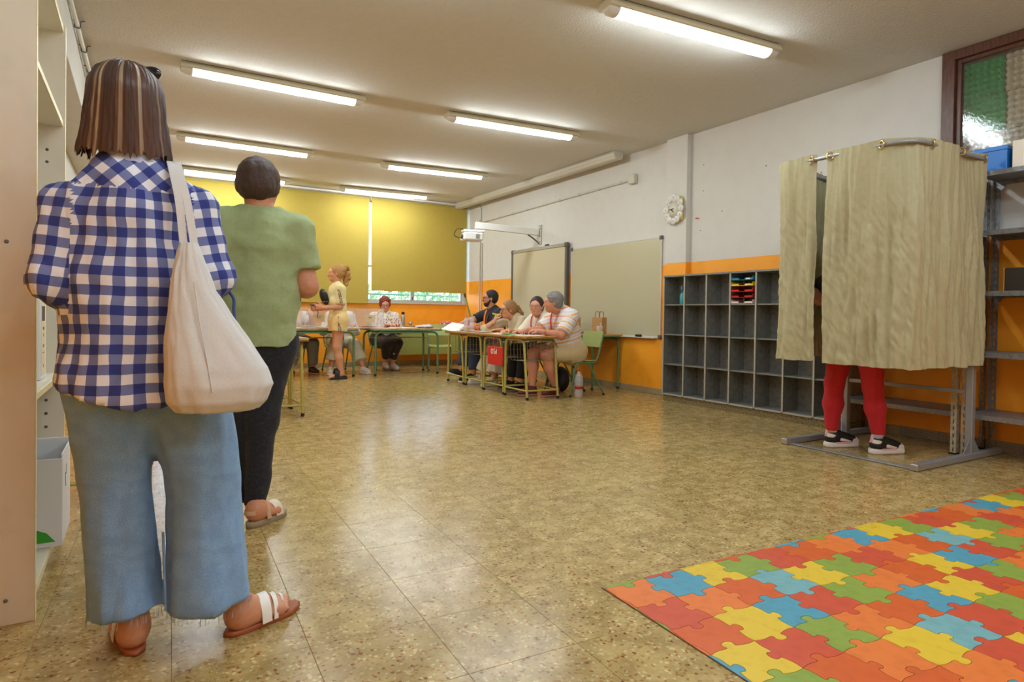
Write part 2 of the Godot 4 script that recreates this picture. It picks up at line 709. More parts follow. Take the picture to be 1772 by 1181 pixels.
func _ready() -> void:
	rng.seed = 20240609
	# camera: yaw 30.5 degrees to the right, a touch of pitch and roll, lens shifted a little
	var cam := Camera3D.new()
	cam.name = "camera"
	add_child(cam)
	var yaw := 0.532968
	var pitch := -0.013839
	var roll := 0.0136963
	var fwd := V(sin(yaw) * cos(pitch), sin(pitch), -cos(yaw) * cos(pitch))
	var rt := V(cos(yaw), 0, sin(yaw))
	var upv := rt.cross(fwd)
	var rt2 := rt * cos(roll) + upv * sin(roll)
	var up2 := upv * cos(roll) - rt * sin(roll)
	cam.transform = Transform3D(Basis(rt2, up2, -fwd), V(0, 0.95, 0))
	var near := 0.05
	cam.set_frustum(near * 1181.0 / 1092.57, Vector2(0, -near * (590.5 - 559.45) / 1092.57), near, 200.0)
	cam.current = true
	# sky and exposure
	var env := Environment.new()
	env.background_mode = Environment.BG_SKY
	var sky := Sky.new()
	var sm := ProceduralSkyMaterial.new()
	sm.sky_top_color = Color(0.52, 0.66, 0.86)
	sm.sky_horizon_color = Color(0.86, 0.89, 0.92)
	sm.ground_bottom_color = Color(0.42, 0.40, 0.36)
	sm.ground_horizon_color = Color(0.72, 0.72, 0.70)
	sm.sky_energy_multiplier = 2.9
	sm.ground_energy_multiplier = 1.4
	sm.sun_angle_max = 0.0
	sky.sky_material = sm
	env.sky = sky
	env.ambient_light_source = Environment.AMBIENT_SOURCE_DISABLED
	env.tonemap_mode = Environment.TONE_MAPPER_LINEAR
	env.tonemap_exposure = 1.0
	env.sdfgi_enabled = true
	env.ssao_enabled = true
	env.ssil_enabled = true
	var we := WorldEnvironment.new()
	we.name = "world"
	we.environment = env
	add_child(we)
	make_materials()
	build_lamps()
	build_shell()
	build_windows()
	build_right_wall()
	build_left_side()
	build_shelving()
	build_booth()
	build_mat()
	build_tables()
	build_people()
	build_small_things()

# ------------------------------------------------------------------ the fluorescent lamps: 1.57 m battens on the ceiling
const LAMP_ENERGY := 1.5
const SIDE_ENERGY := 0.12
func build_lamps() -> void:
	var warm := Color(0.95, 1.0, 1.02)
	# centre x, z, turn in degrees, label
	var spots := [
		[3.41, -3.25, -4.2, "fluorescent ceiling light nearest the camera, cut close to the top edge"],
		[1.07, -6.02, 0.8, "fluorescent ceiling light above the green-shirted person, nearer of two on that side"],
		[3.50, -5.93, -4.4, "fluorescent ceiling light in the middle of the ceiling, second from the front"],
		[3.64, -8.37, -4.6, "fluorescent ceiling light over the seated officials, third from the front"],
		[3.60, -10.36, -5.0, "fluorescent ceiling light close to the top of the right yellow blind"],
		[1.15, -8.41, 0.5, "fluorescent ceiling light just above the brown-haired head of the queuing person"],
		[1.24, -10.36, 1.0, "fluorescent ceiling light partly hidden behind the brown-haired head"],
		[1.05, -3.3, 0.0, "fluorescent ceiling light overhead, above the plaid shirt, out of the frame"],
		[1.05, -0.8, 0.0, "fluorescent ceiling light overhead, behind the camera near the cream bookcase"],
		[3.45, -0.8, -4.0, "fluorescent ceiling light overhead, behind the camera near the puzzle mat"],
		[1.05, 1.5, 0.0, "fluorescent ceiling light near the front wall on the bookcase side"],
		[3.45, 1.5, -4.0, "fluorescent ceiling light near the front wall on the shelving side"]]
	var cool := Color(0.93, 1.01, 1.07)
	for n in spots.size():
		var s: Array = spots[n]
		var lamp_color := warm if n < 7 else cool   # the tubes at the camera end are daylight tubes
		var t := thing("ceiling_light", s[3], "ceiling light", V(s[0], CEIL, s[1]), deg_to_rad(s[2]), "fluorescent ceiling lights")
		# housing: shallow trapezoid
		var ring := func(x: float) -> Array:
			return [V(x, -0.004, -0.062), V(x, -0.042, -0.075), V(x, -0.052, -0.07), V(x, -0.052, 0.07), V(x, -0.042, 0.075), V(x, -0.004, 0.062)]
		part(t, "housing", loft([ring.call(-0.785), ring.call(0.785)]), M.lamp_body)
		# diffuser: rounded trough
		var dif := func(x: float, k: float) -> Array:
			var l := []
			for i in 9:
				var a := PI * i / 8.0
				l.append(V(x, -0.052 - sin(a) * 0.045 * k, -cos(a) * 0.058 * (0.6 + 0.4 * k)))
			return l
		part(t, "diffuser", loft([dif.call(-0.695, 1.0), dif.call(0.695, 1.0)]), M.tube)
		for e in [-1.0, 1.0]:
			part(t, "end_cap", loft([dif.call(0.697 * e, 1.0), dif.call(0.75 * e, 0.95), dif.call(0.78 * e, 0.55)]), M.lamp_cap)
		part(t, "gasket", rbox(1.5, 0.004, 0.128, 0.001), M.dark_frame, V(0, -0.002, 0))
		# the trough glows all round, so small round lights along it throw light sideways as well
		for k in 4:
			var om := OmniLight3D.new()
			om.name = "tube_side_light"
			om.light_energy = SIDE_ENERGY
			om.light_color = lamp_color
			om.light_size = 0.012
			om.omni_range = 30.0
			om.omni_attenuation = 2.0
			om.shadow_enabled = true
			t.add_child(om, true)
			om.position = V(-0.525 + 0.35 * k, -0.112, 0)
		var l := AreaLight3D.new()
		l.name = "tube_light"
		l.area_size = Vector2(1.38, 0.09)
		l.light_energy = LAMP_ENERGY
		l.light_color = lamp_color
		l.area_range = 30.0
		l.area_attenuation = 2.0
		l.shadow_enabled = true
		t.add_child(l)
		l.position = V(0, -0.100, 0)
		l.rotation = V(-PI / 2, 0, 0)

# ------------------------------------------------------------------ walls, floor, ceiling
func build_shell() -> void:
	var fl := setting("floor", "polished beige terrazzo tile floor")
	span(fl, "screed", V(ROOM_L - 0.2, -0.1, ROOM_B - 0.2), V(ROOM_R + 0.2, -0.0012, ROOM_F + 0.2), M.grout, 0.001)
	var turn := 0.037
	var ex := V(cos(turn), 0, sin(turn))
	var ez := V(-sin(turn), 0, cos(turn))
	var pu := 0.3445
	var pv := 0.3285
	var cells := []
	for i in range(-5, 20):
		for j in range(-36, 16):
			var u := 0.352 + pu * (i + 0.5)
			var v := -1.50 + pv * (j + 0.5)
			var c := ex * u + ez * v
			if c.x < ROOM_L - 0.1 or c.x > ROOM_R + 0.1 or c.z < ROOM_B - 0.1 or c.z > ROOM_F + 0.1:
				continue
			var ang := rad_to_deg(atan2(c.x, -c.z))
			var d := c.length()
			var seen := ang > -10.5 and ang < 71.0 and d > 1.45
			cells.append([d if seen else d + 100.0, c])
	cells.sort_custom(func(a, b): return a[0] < b[0])
	var tile := rbox(pu - 0.0012, 0.012, pv - 0.0012, 0.0006)
	var rest := SurfaceTool.new()
	rest.begin(Mesh.PRIMITIVE_TRIANGLES)
	for n in cells.size():
		var c: Vector3 = cells[n][1]
		if n < 300:
			part(fl, "floor_tile", tile, M.terrazzo[rng.randi() % 3], V(c.x, -0.006, c.z), V(0, -turn, 0))
		else:
			rest.append_from(tile, 0, Transform3D(Basis(UP, -turn), V(c.x, -0.006, c.z)))
	var rm := part(fl, "far_floor_tiles", rest.commit(), M.terrazzo[1])
	tag(rm, "", "", "", "stuff")

	var ce := setting("ceiling", "off-white stippled plaster ceiling")
	span(ce, "slab", V(ROOM_L - 0.2, CEIL, ROOM_B - 0.2), V(ROOM_R + 0.2, CEIL + 0.2, ROOM_F + 0.2), M.ceiling, 0.002)

	var o := ROOM_R
	var wr := setting("wall_right", "white wall with an orange painted lower half")
	span(wr, "wall_panel", V(o, -0.1, ROOM_B), V(o + 0.2, CEIL, -2.58), M.wall)
	span(wr, "wall_panel", V(o, -0.1, -2.58), V(o + 0.2, 2.02, ROOM_F), M.wall)
	span(wr, "wall_panel", V(o, 2.02, -0.9), V(o + 0.2, CEIL, ROOM_F), M.wall)
	span(wr, "orange_dado", V(o - 0.003, 0.0, ROOM_B), V(o, 1.56, -5.53), M.orange, 0.001)
	span(wr, "orange_dado", V(o - 0.003, 0.0, -5.2), V(o, 1.575, ROOM_F), M.orange, 0.001)
	# nail heads and a red tape mark left in the plaster
	var nail := lathe([Vector2(0, 0), Vector2(0.006, 0), Vector2(0.005, 0.004), Vector2(0, 0.005)], 8)
	for p in [[2.65, -5.02], [2.36, -5.02], [2.10, -4.75], [1.92, -5.05], [2.48, -4.2], [2.30, -3.6]]:
		part(wr, "nail", nail, M.dark_frame, V(o, p[0], p[1]), V(0, 0, PI / 2))
	part(wr, "tape_mark", rbox(0.002, 0.014, 0.06, 0.0005), M.red, V(o - 0.001, 2.062, -5.10), V(0.2, 0, 0))
	var pil := setting("pillar", "shallow wall pillar, white above orange")
	span(pil, "shaft", V(o - 0.07, 1.57, -5.53), V(o, CEIL, -5.2), M.wall)
	span(pil, "orange_dado", V(o - 0.07, 0.0, -5.53), V(o, 1.57, -5.2), M.orange)

	var wb := setting("wall_back", "back wall, orange below the windows")
	span(wb, "wall_panel", V(ROOM_L - 0.2, -0.1, ROOM_B - 0.2), V(o + 0.2, 1.14, ROOM_B), M.wall)
	span(wb, "wall_panel", V(ROOM_L - 0.2, 2.96, ROOM_B - 0.2), V(o + 0.2, CEIL, ROOM_B), M.wall)
	span(wb, "wall_panel", V(5.36, 1.14, ROOM_B - 0.2), V(o + 0.2, 2.96, ROOM_B), M.wall)
	span(wb, "wall_panel", V(ROOM_L - 0.2, 1.14, ROOM_B - 0.2), V(0.2, 2.96, ROOM_B), M.wall)
	span(wb, "orange_dado", V(ROOM_L, 0.0, ROOM_B), V(o, 1.135, ROOM_B + 0.003), M.orange, 0.001)

	var wl := setting("wall_left", "white wall with an orange lower half behind the bookcase")
	span(wl, "wall_panel", V(ROOM_L - 0.2, -0.1, ROOM_B), V(ROOM_L, CEIL, ROOM_F), M.wall)
	span(wl, "orange_dado", V(ROOM_L, 0.0, ROOM_B), V(ROOM_L + 0.003, 1.56, ROOM_F), M.orange, 0.001)
	var wf := setting("wall_front", "plain wall behind the camera")
	span(wf, "wall_panel", V(ROOM_L - 0.2, -0.1, ROOM_F), V(o + 0.2, CEIL, ROOM_F + 0.2), M.wall)
	span(wf, "orange_dado", V(ROOM_L, 0.0, ROOM_F - 0.003), V(o, 1.56, ROOM_F), M.orange, 0.001)

	var be := setting("beam", "white beam under the ceiling along the left wall")
	span(be, "beam_box", V(ROOM_L, 2.62, ROOM_B), V(-0.42, CEIL, -3.9), M.wall)

	# stone skirting, laid in pieces
	var br := setting("baseboard_right", "beige stone skirting tiles")
	var z := ROOM_B + 0.01
	while z < -1.0:
		var len := 0.30
		var proud := rng.randf_range(0.009, 0.013)
		var zz := minf(z + len, -1.0)
		var grey := z > -2.9 or rng.randf() < 0.12
		if not (zz > -5.53 and z < -5.2):
			part(br, "skirting_tile", rbox(proud, 0.075, zz - z - 0.002, 0.0015), M.skirting_grey if grey else M.skirting, V(o - 0.003 - proud * 0.5, 0.0375, (z + zz) * 0.5))
		else:
			var za := maxf(z, -5.53)
			var zb := minf(zz, -5.2)
			part(br, "skirting_tile", rbox(proud, 0.075, zb - za - 0.002, 0.0015), M.skirting, V(o - 0.07 - proud * 0.5, 0.0375, (za + zb) * 0.5))
			if z < -5.53:
				part(br, "skirting_tile", rbox(proud, 0.075, -5.53 - z - 0.002, 0.0015), M.skirting, V(o - 0.003 - proud * 0.5, 0.0375, (z - 5.53) * 0.5))
		z += len
	var bb := setting("baseboard_back", "beige stone skirting tiles under the windows")
	var x := 1.2
	while x < o - 0.02:
		var xx := minf(x + 0.3, o - 0.02)
		var proud := rng.randf_range(0.009, 0.013)
		part(bb, "skirting_tile", rbox(xx - x - 0.002, 0.075, proud, 0.0015), M.skirting, V((x + xx) * 0.5, 0.0375, ROOM_B + 0.003 + proud * 0.5))
		x += 0.3

# ------------------------------------------------------------------ windows and blinds on the back wall, garden outside
func build_windows() -> void:
	var frame := func(called: String, label: String, x0: float, x1: float, mull: Array) -> void:
		var w := setting(called, label)
		var zc := ROOM_B - 0.06
		span(w, "window_frame", V(x0, 1.14, zc - 0.03), V(x0 + 0.05, 2.96, zc + 0.03), M.alu_white)
		span(w, "window_frame", V(x1 - 0.035, 1.14, zc - 0.03), V(x1, 2.96, zc + 0.03), M.alu_white)
		span(w, "window_frame", V(x0 + 0.05, 1.14, zc - 0.03), V(x1 - 0.035, 1.19, zc + 0.03), M.alu_white)
		span(w, "window_frame", V(x0 + 0.05, 2.91, zc - 0.03), V(x1 - 0.035, 2.96, zc + 0.03), M.alu_white)
		var xs := [x0 + 0.05] + mull + [x1 - 0.035]
		for k in range(1, xs.size() - 1):
			span(w, "mullion", V(xs[k] - 0.035, 1.19, zc - 0.025), V(xs[k] + 0.035, 2.91, zc + 0.025), M.alu_white)
			part(w, "latch", rbox(0.018, 0.05, 0.02), M.dark_frame, V(xs[k], 1.22, zc + 0.035))
		for k in xs.size() - 1:
			var a: float = xs[k] + (0.035 if k > 0 else 0.0)
			var b: float = xs[k + 1] - (0.035 if k < xs.size() - 2 else 0.0)
			span(w, "pane", V(a, 1.19, zc - 0.003), V(b, 2.91, zc + 0.003), M.glass, 0.0005)
			span(w, "crossbar", V(a, 1.76, zc - 0.012), V(b, 1.80, zc + 0.012), M.alu_white)
	frame.call("window_1", "aluminium sliding window behind the shorter blind", 3.44, 5.36, [4.34])
	frame.call("window_2", "aluminium window behind the longer blind", 0.2, 3.45, [1.3, 2.4])
	var sill := setting("trim_1", "pale window sill ledge")
	span(sill, "ledge", V(0.15, 1.115, ROOM_B - 0.04), V(5.40, 1.14, ROOM_B + 0.035), M.alu_white)
	# blinds
	var blind := func(label: String, x0: float, x1: float, y0: float) -> void:
		var b := thing("roller_blind", label, "blind", V((x0 + x1) * 0.5, y0, -10.87), 0.0, "yellow roller blinds")
		var w: float = x1 - x0
		var rows := []
		var h := 2.95 - y0
		for i in 13:
			var row := []
			for j in 31:
				var u: float = j / 30.0
				var vv: float = i / 12.0
				row.append(V((u - 0.5) * w, vv * h, 0.006 * sin(u * 7.0 + 1.0) * (1.0 - vv) + 0.003 * sin(u * 17.0) * (1.0 - vv)))
			rows.append(row)
		part(b, "fabric", sheet(rows, 0.0015), M.blind)
		part(b, "bottom_bar", rbox(w, 0.022, 0.008, 0.003), M.blind, V(0, 0.0, 0.002))
		part(b, "roller", tube([V(-w * 0.5, h, -0.02), V(w * 0.5, h, -0.02)], 0.025, 12), M.blind)
		for e in [-1.0, 1.0]:
			part(b, "bracket", rbox(0.006, 0.07, 0.07, 0.002), M.white_plastic, V(e * (w * 0.5 + 0.008), h + 0.01, -0.02))
	blind.call("shorter yellow roller blind, right of the two, with daylight below it", 3.512, 5.375, 1.345)
	blind.call("longer yellow roller blind, left of the two, behind the woman with the ponytail", 0.35, 3.468, 1.118)
	var rail := setting("trim_2", "white rail above the blinds")
	span(rail, "rail", V(0.2, 2.985, -10.90), V(5.40, 3.02, -10.80), M.white_plastic, 0.006)
	# the garden outside: ground, hedge leaves and a green railing
	var g := setting("ground_outside", "paved yard outside the windows")
	span(g, "paving", V(-8, -0.3, -30), V(16, -0.2, ROOM_B - 0.21), mottled(rgb(214, 208, 194), 0.9, 0.1, 71, Vector3.ONE))
	var leaf_m := mat(Color.WHITE, 0.6)
	leaf_m.vertex_color_use_as_albedo = true
	leaf_m.backlight_enabled = true
	leaf_m.backlight = Color(0.25, 0.4, 0.1)
	var lst := start()
	var l0 := [V(0, 0, 0), V(0.03, 0.05, 0.006), V(0, 0.11, -0.004), V(-0.03, 0.05, 0.006)]
	q4(lst, l0[0], l0[1], l0[2], l0[3], V(0, 0, 1))
	var mm := MultiMesh.new()
	mm.transform_format = MultiMesh.TRANSFORM_3D
	mm.use_colors = true
	mm.mesh = done(lst)
	mm.instance_count = 5000
	for i in 5000:
		var p := V(rng.randf_range(1.0, 8.5), rng.randf_range(0.1, 1.55), rng.randf_range(-14.2, -13.2))
		var bs := Basis.from_euler(V(rng.randf_range(-1.2, 1.2), rng.randf() * TAU, rng.randf_range(-1.2, 1.2))).scaled(Vector3.ONE * rng.randf_range(0.7, 1.6))
		mm.set_instance_transform(i, Transform3D(bs, p))
		var c := rng.randf()
		mm.set_instance_color(i, Color(0.16 + 0.25 * c, 0.36 + 0.25 * c, 0.08 + 0.1 * c))
	var hedge := MultiMeshInstance3D.new()
	hedge.name = "hedge_foliage"
	hedge.multimesh = mm
	hedge.material_override = leaf_m
	add_child(hedge)
	tag(hedge, "sunlit green hedge leaves seen under the right blind", "hedge", "", "stuff")
	var fe := thing("garden_railing", "green metal railing outside the window under the shorter blind", "railing", V(4.6, -0.2, -12.4))
	for k in 26:
		part(fe, "railing_bar", rbox(0.018, 1.5, 0.018), M.green_tube, V(-2.6 + k * 0.2, 0.75, 0))
	part(fe, "top_rail", rbox(5.3, 0.04, 0.03), M.green_tube, V(0, 1.52, 0))
	part(fe, "bottom_rail", rbox(5.3, 0.04, 0.03), M.green_tube, V(0, 0.12, 0))

# ------------------------------------------------------------------ what hangs on the right wall
func build_right_wall() -> void:
	var o := ROOM_R
	# ceiling-high curtain rail box from the back corner
	var co := setting("cornice", "white boxed curtain rail along the top of the wall")
	var prof := func(z: float) -> Array:
		return [V(o - 0.30, CEIL - 0.002, z), V(o - 0.30, CEIL - 0.05, z), V(o - 0.285, CEIL - 0.06, z), V(o - 0.285, CEIL - 0.085, z), V(o - 0.26, CEIL - 0.10, z), V(o - 0.17, CEIL - 0.10, z), V(o - 0.15, CEIL - 0.07, z), V(o - 0.15, CEIL - 0.002, z)]
	part(co, "rail_box", loft([prof.call(ROOM_B + 0.02), prof.call(-6.22)]), M.pvc)
	# conduit with clips and boxes
	var cd := thing("wall_conduit", "pale conduit clipped along the wall between two square junction boxes", "conduit", V(o, 2.66, -8.3))
	part(cd, "pipe", tube([V(-0.014, -0.03, -2.03), V(-0.014, 0.03, 2.12)], 0.013, 8), M.pvc)
	for k in 9:
		part(cd, "clip", rbox(0.034, 0.036, 0.014, 0.003), M.pvc, V(-0.016, -0.03 + 0.06 * (k + 0.5) / 9.0, -2.03 + 4.15 * (k + 0.5) / 9.0))
	part(cd, "junction_box", rbox(0.07, 0.12, 0.12, 0.008), M.pvc, V(-0.035, 0.03, 2.14))
	part(cd, "junction_box", rbox(0.06, 0.11, 0.11, 0.008), M.pvc, V(-0.03, -0.03, -2.06))
	var vc := thing("vertical_conduit", "two thin vertical pipes running down the wall beside the back corner", "conduit", V(o, 0.9, -10.36))
	part(vc, "pipe", tube([V(-0.018, -0.82, 0), V(-0.018, 1.68, 0)], 0.011, 8), M.pvc)
	part(vc, "pipe", tube([V(-0.018, -0.82, 0.075), V(-0.018, 1.35, 0.075)], 0.011, 8), M.pvc)
	part(vc, "pipe", tube(rounded([V(-0.018, 1.78, 0.03), V(-0.018, 2.06, 0.03), V(-0.018, 2.07, -0.45)], 0.12), 0.009, 8), M.pvc)
	for h in [-0.3, 0.4, 1.1]:
		part(vc, "clip", rbox(0.03, 0.014, 0.034, 0.003), M.pvc, V(-0.019, h, 0))
	# projector on its arm
	var pa := thing("projector_mount", "white steel projector arm bolted to the wall above the boards", "bracket", V(o, 2.24, -8.35))
	part(pa, "wall_plate", rbox(0.02, 0.30, 0.10, 0.003), M.pvc, V(-0.012, -0.03, 0))
	part(pa, "boom", rbox(1.02, 0.10, 0.055, 0.006), M.white_plastic, V(-0.53, 0.03, -0.12), V(0, -0.24, -0.06))
	part(pa, "strut", tube(rounded([V(-0.2, -0.04, -0.05), V(-0.1, -0.1, -0.03), V(-0.02, -0.17, 0)], 0.05), 0.011, 6), M.dark_frame)
	for y in [-0.15, -0.06, 0.06, 0.1]:
		part(pa, "bolt", tube([V(-0.02, y, 0.03), V(-0.032, y, 0.03)], 0.008, 6), M.dark_frame)
	var pj := thing("projector", "white short-throw projector hanging from the wall arm", "projector", V(4.36, 2.12, -8.63), -0.24)
	part(pj, "body", rbox(0.30, 0.12, 0.28, 0.018), M.white_plastic)
	part(pj, "mount_plate", rbox(0.34, 0.03, 0.16, 0.006), M.white_plastic, V(0.02, 0.09, 0))
	for k in 4:
		part(pj, "rod", tube([V(-0.09 + 0.18 * (k % 2), 0.055, -0.05 + 0.1 * int(k / 2)), V(-0.09 + 0.18 * (k % 2), 0.09, -0.05 + 0.1 * int(k / 2))], 0.005, 6), M.dark_frame)
	for k in 6:
		part(pj, "vent_slot", rbox(0.06, 0.006, 0.004, 0.001), M.dark_frame, V(0.06, -0.03 + k * 0.012, 0.1405))
	part(pj, "lens", lathe([Vector2(0.0, 0.0), Vector2(0.035, 0.0), Vector2(0.035, 0.02), Vector2(0.025, 0.02), Vector2(0.0, 0.012)], 14), M.black, V(-0.151, 0.0, 0.02), V(0, 0, PI / 2))
	part(pj, "cable", tube(rounded([V(-0.10, 0.10, 0.05), V(-0.25, 0.12, 0.06), V(-0.30, 0.0, 0.07), V(-0.2, -0.03, 0.05), V(-0.15, 0.0, 0.05)], 0.09, 6), 0.006, 6), M.black)
	# interactive board and whiteboard
	var ib := thing("interactive_board", "smaller framed white projection board behind the seated officials", "whiteboard", V(o, 0.58, -8.32))
	part(ib, "panel", rbox(0.03, 1.38, 1.50, 0.003), M.board_matte, V(-0.05, 0.70, 0))
	for e in [-1.0, 1.0]:
		part(ib, "side_frame", rbox(0.05, 1.43, 0.05, 0.006), M.dark_frame, V(-0.05, 0.70, e * 0.77))
		part(ib, "rail", rbox(0.05, 0.05, 1.50, 0.006), M.alu, V(-0.05, 0.70 + e * 0.70, 0))
		for f2 in [-1.0, 1.0]:
			part(ib, "corner", rbox(0.06, 0.07, 0.07, 0.01), M.dark_frame, V(-0.05, 0.70 + e * 0.70, f2 * 0.765))
	for z in [-0.5, 0.5]:
		part(ib, "wall_mount", rbox(0.04, 0.9, 0.05), M.dark_frame, V(-0.018, 0.7, z))
	part(ib, "sensor", rbox(0.03, 0.03, 0.09, 0.006), M.black, V(-0.055, 1.435, 0.25))
	var wbd := thing("whiteboard", "large white marker board with thin aluminium frame above the green side table", "whiteboard", V(o, 0.69, -6.56))
	part(wbd, "panel", rbox(0.014, 1.20, 1.82, 0.002), M.board, V(-0.013, 0.61, 0))
	for e in [-1.0, 1.0]:
		part(wbd, "side_frame", rbox(0.022, 1.2, 0.018, 0.004), M.alu_white, V(-0.012, 0.61, e * 0.915))
		part(wbd, "rail", rbox(0.022, 0.022, 1.84, 0.004), M.alu_white, V(-0.012, 0.61 + e * 0.605, 0))
		for f2 in [-1.0, 1.0]:
			part(wbd, "corner", rbox(0.03, 0.05, 0.05, 0.008), M.dark_frame, V(-0.016, 0.61 + e * 0.6, f2 * 0.908))
	part(wbd, "pen_tray", rbox(0.05, 0.012, 1.7, 0.003), M.alu_white, V(-0.04, -0.005, 0))
	solo("board_eraser", rbox(0.035, 0.03, 0.09, 0.005), M.black, "small dark eraser on the ledge of the big whiteboard", "eraser", V(o - 0.042, 0.706, -6.0))
	# clock with a ring of discs
	var ck := thing("wall_clock", "wall clock ringed with white number discs on a yellow case, on the pillar", "clock", V(o - 0.07, 2.19, -5.365))
	part(ck, "case", rbox(0.03, 0.27, 0.23, 0.02), mat(rgb(222, 196, 30), 0.4), V(-0.016, 0, 0.012))
	part(ck, "face", lathe([Vector2(0, 0), Vector2(0.10, 0), Vector2(0.10, 0.008), Vector2(0, 0.008)], 28), mat(rgb(214, 208, 188), 0.5), V(-0.031, 0, 0), V(0, 0, PI / 2))
	var disc := lathe([Vector2(0, 0), Vector2(0.040, 0), Vector2(0.042, 0.004), Vector2(0.040, 0.010), Vector2(0, 0.010)], 20)
	for k in 12:
		var a := TAU * k / 12.0
		var r := 0.118
		var d := part(ck, "number_disc", disc, M.white_plastic, V(-0.034 - 0.004 * (k % 2), cos(a) * r * 1.16, sin(a) * r), V(0, 0, PI / 2))
		var num := part(d, "number", words(str(12 if k == 0 else k), 0.034, false), M.dark_frame, V(0, 0.0108, 0), V(-PI / 2, 0, PI / 2))
		num.rotation = V(0, 0, 0)
		num.basis = Basis(V(0, 0, 1), V(1, 0, 0), V(0, 1, 0))
	part(ck, "hour_hand", rbox(0.003, 0.010, 0.05, 0.001), M.black, V(-0.044, -0.016, -0.016), V(0.75, 0, 0))
	part(ck, "minute_hand", rbox(0.003, 0.008, 0.075, 0.001), M.black, V(-0.046, 0.004, -0.03), V(-0.08, 0, 0))
	# steel pigeonhole lockers: seven columns of four
	var lk := thing("pigeonhole_unit", "grey steel pigeonhole cabinet with pale divider edges along the wall", "cabinet", V(5.11, 0, -4.205))
	var pz := 0.31
	var z0 := -1.085
	part(lk, "plinth", rbox(0.20, 0.07, 2.17, 0.002), mottled(rgb(128, 112, 74), 0.5, 0.35, 88, Vector3.ONE * 5.0, 0.0, 0.04), V(0.115, 0.035, 0))
	part(lk, "back_panel", rbox(0.006, 1.33, 2.17, 0.001), M.locker, V(0.228, 0.735, 0))
	part(lk, "top_panel", rbox(0.235, 0.02, 2.18, 0.003), M.locker, V(0.113, 1.40, 0))
	for k in 8:
		var zz := z0 + pz * k
		part(lk, "divider", rbox(0.215, 1.32, 0.006, 0.001), M.locker, V(0.117, 0.735, zz))
		part(lk, "divider_edge", rbox(0.010, 1.32, 0.018, 0.002), M.locker_edge, V(0.004, 0.735, zz))
		if k < 7:
			for r in 4:
				part(lk, "shelf", rbox(0.215, 0.014, pz - 0.008, 0.002), M.locker, V(0.117, 0.08 + r * 0.333, zz + pz * 0.5))
			part(lk, "bottom_edge", rbox(0.010, 0.014, pz - 0.02, 0.002), M.locker_edge, V(0.003, 0.075, zz + pz * 0.5))
			var st := start()
			for r in 22:
				box_into(st, V(0.006, 0.006, 0.002), 0.001, V(0.05, 0.14 + r * 0.057, zz + 0.0042))
			part(lk, "peg_holes", done(st), M.alu)
			var strip := part(lk, "slotted_strip", rbox(0.004, 1.28, 0.026, 0.001), M.alu, V(0.222, 0.735, zz + pz - 0.03))
			strip.set_meta("label", "bright perforated strip")
	# window near the ceiling: brown frame, patterned glass, egg cartons behind it
	var wd := setting("window_3", "brown framed high window with egg cartons behind the glass")
	var wz0 := -2.58
	var wz1 := -0.9
	span(wd, "window_frame", V(o - 0.03, 2.02, wz0), V(o + 0.10, CEIL - 0.004, wz0 + 0.09), M.brown_wood)
	span(wd, "window_frame", V(o - 0.03, 2.02, wz1 - 0.09), V(o + 0.10, CEIL - 0.004, wz1), M.brown_wood)
	span(wd, "window_frame", V(o - 0.03, CEIL - 0.075, wz0 + 0.09), V(o + 0.10, CEIL - 0.004, wz1 - 0.09), M.brown_wood)
	span(wd, "window_frame", V(o - 0.03, 2.02, wz0 + 0.09), V(o + 0.10, 2.09, wz1 - 0.09), M.brown_wood)
	span(wd, "bead", V(o, 2.09, wz0 + 0.09), V(o + 0.05, CEIL - 0.075, wz0 + 0.125), M.brown_wood)
	span(wd, "bead", V(o, CEIL - 0.105, wz0 + 0.125), V(o + 0.05, CEIL - 0.075, wz1 - 0.09), M.brown_wood)
	var pg := mat(Color(0.9, 0.95, 0.92, 0.03), 0.02)
	pg.transparency = BaseMaterial3D.TRANSPARENCY_ALPHA
	pg.heightmap_enabled = true
	pg.heightmap_texture = noise_tex(91, 0.06, [Color.BLACK, Color.WHITE], [0.2, 0.8], FastNoiseLite.TYPE_SIMPLEX_SMOOTH, 256, false, 2)
	pg.heightmap_scale = 0.012
	tri(pg, Vector3.ONE * 6.0)
	span(wd, "pane", V(o + 0.018, 2.09, wz0 + 0.125), V(o + 0.023, CEIL - 0.105, wz1 - 0.09), pg, 0.0005)
	span(wd, "backing", V(o + 0.10, 2.02, wz0), V(o + 0.19, CEIL, wz1), mat(rgb(150, 84, 40), 0.7))
	# egg cartons: grids of rounded cups
	var carton := func(nz: int, ny: int) -> ArrayMesh:
		var st := start()
		st.set_smooth_group(0)
		var n := 7
		var pitch := 0.046
		var hgt := func(i: int, j: int) -> Vector3:
			var a := float(i) / n
			var b := float(j) / n
			var hh: float = 0.5 - 0.25 * (cos(TAU * a) + cos(TAU * b))
			return V(-0.046 * smoothstep(0.1, 0.9, hh), b * pitch, a * pitch)
		for i in nz * n:
			for j in ny * n:
				q4(st, hgt.call(i, j), hgt.call(i + 1, j), hgt.call(i + 1, j + 1), hgt.call(i, j + 1), V(-1, 0, 0))
		return done(st)
	var green_c := mottled(rgb(40, 138, 52), 0.7, 0.12, 92, Vector3.ONE * 4.0)
	var beige_c := mottled(rgb(184, 170, 140), 0.8, 0.10, 93, Vector3.ONE * 4.0)
	var cm6: ArrayMesh = carton.call(6, 6)
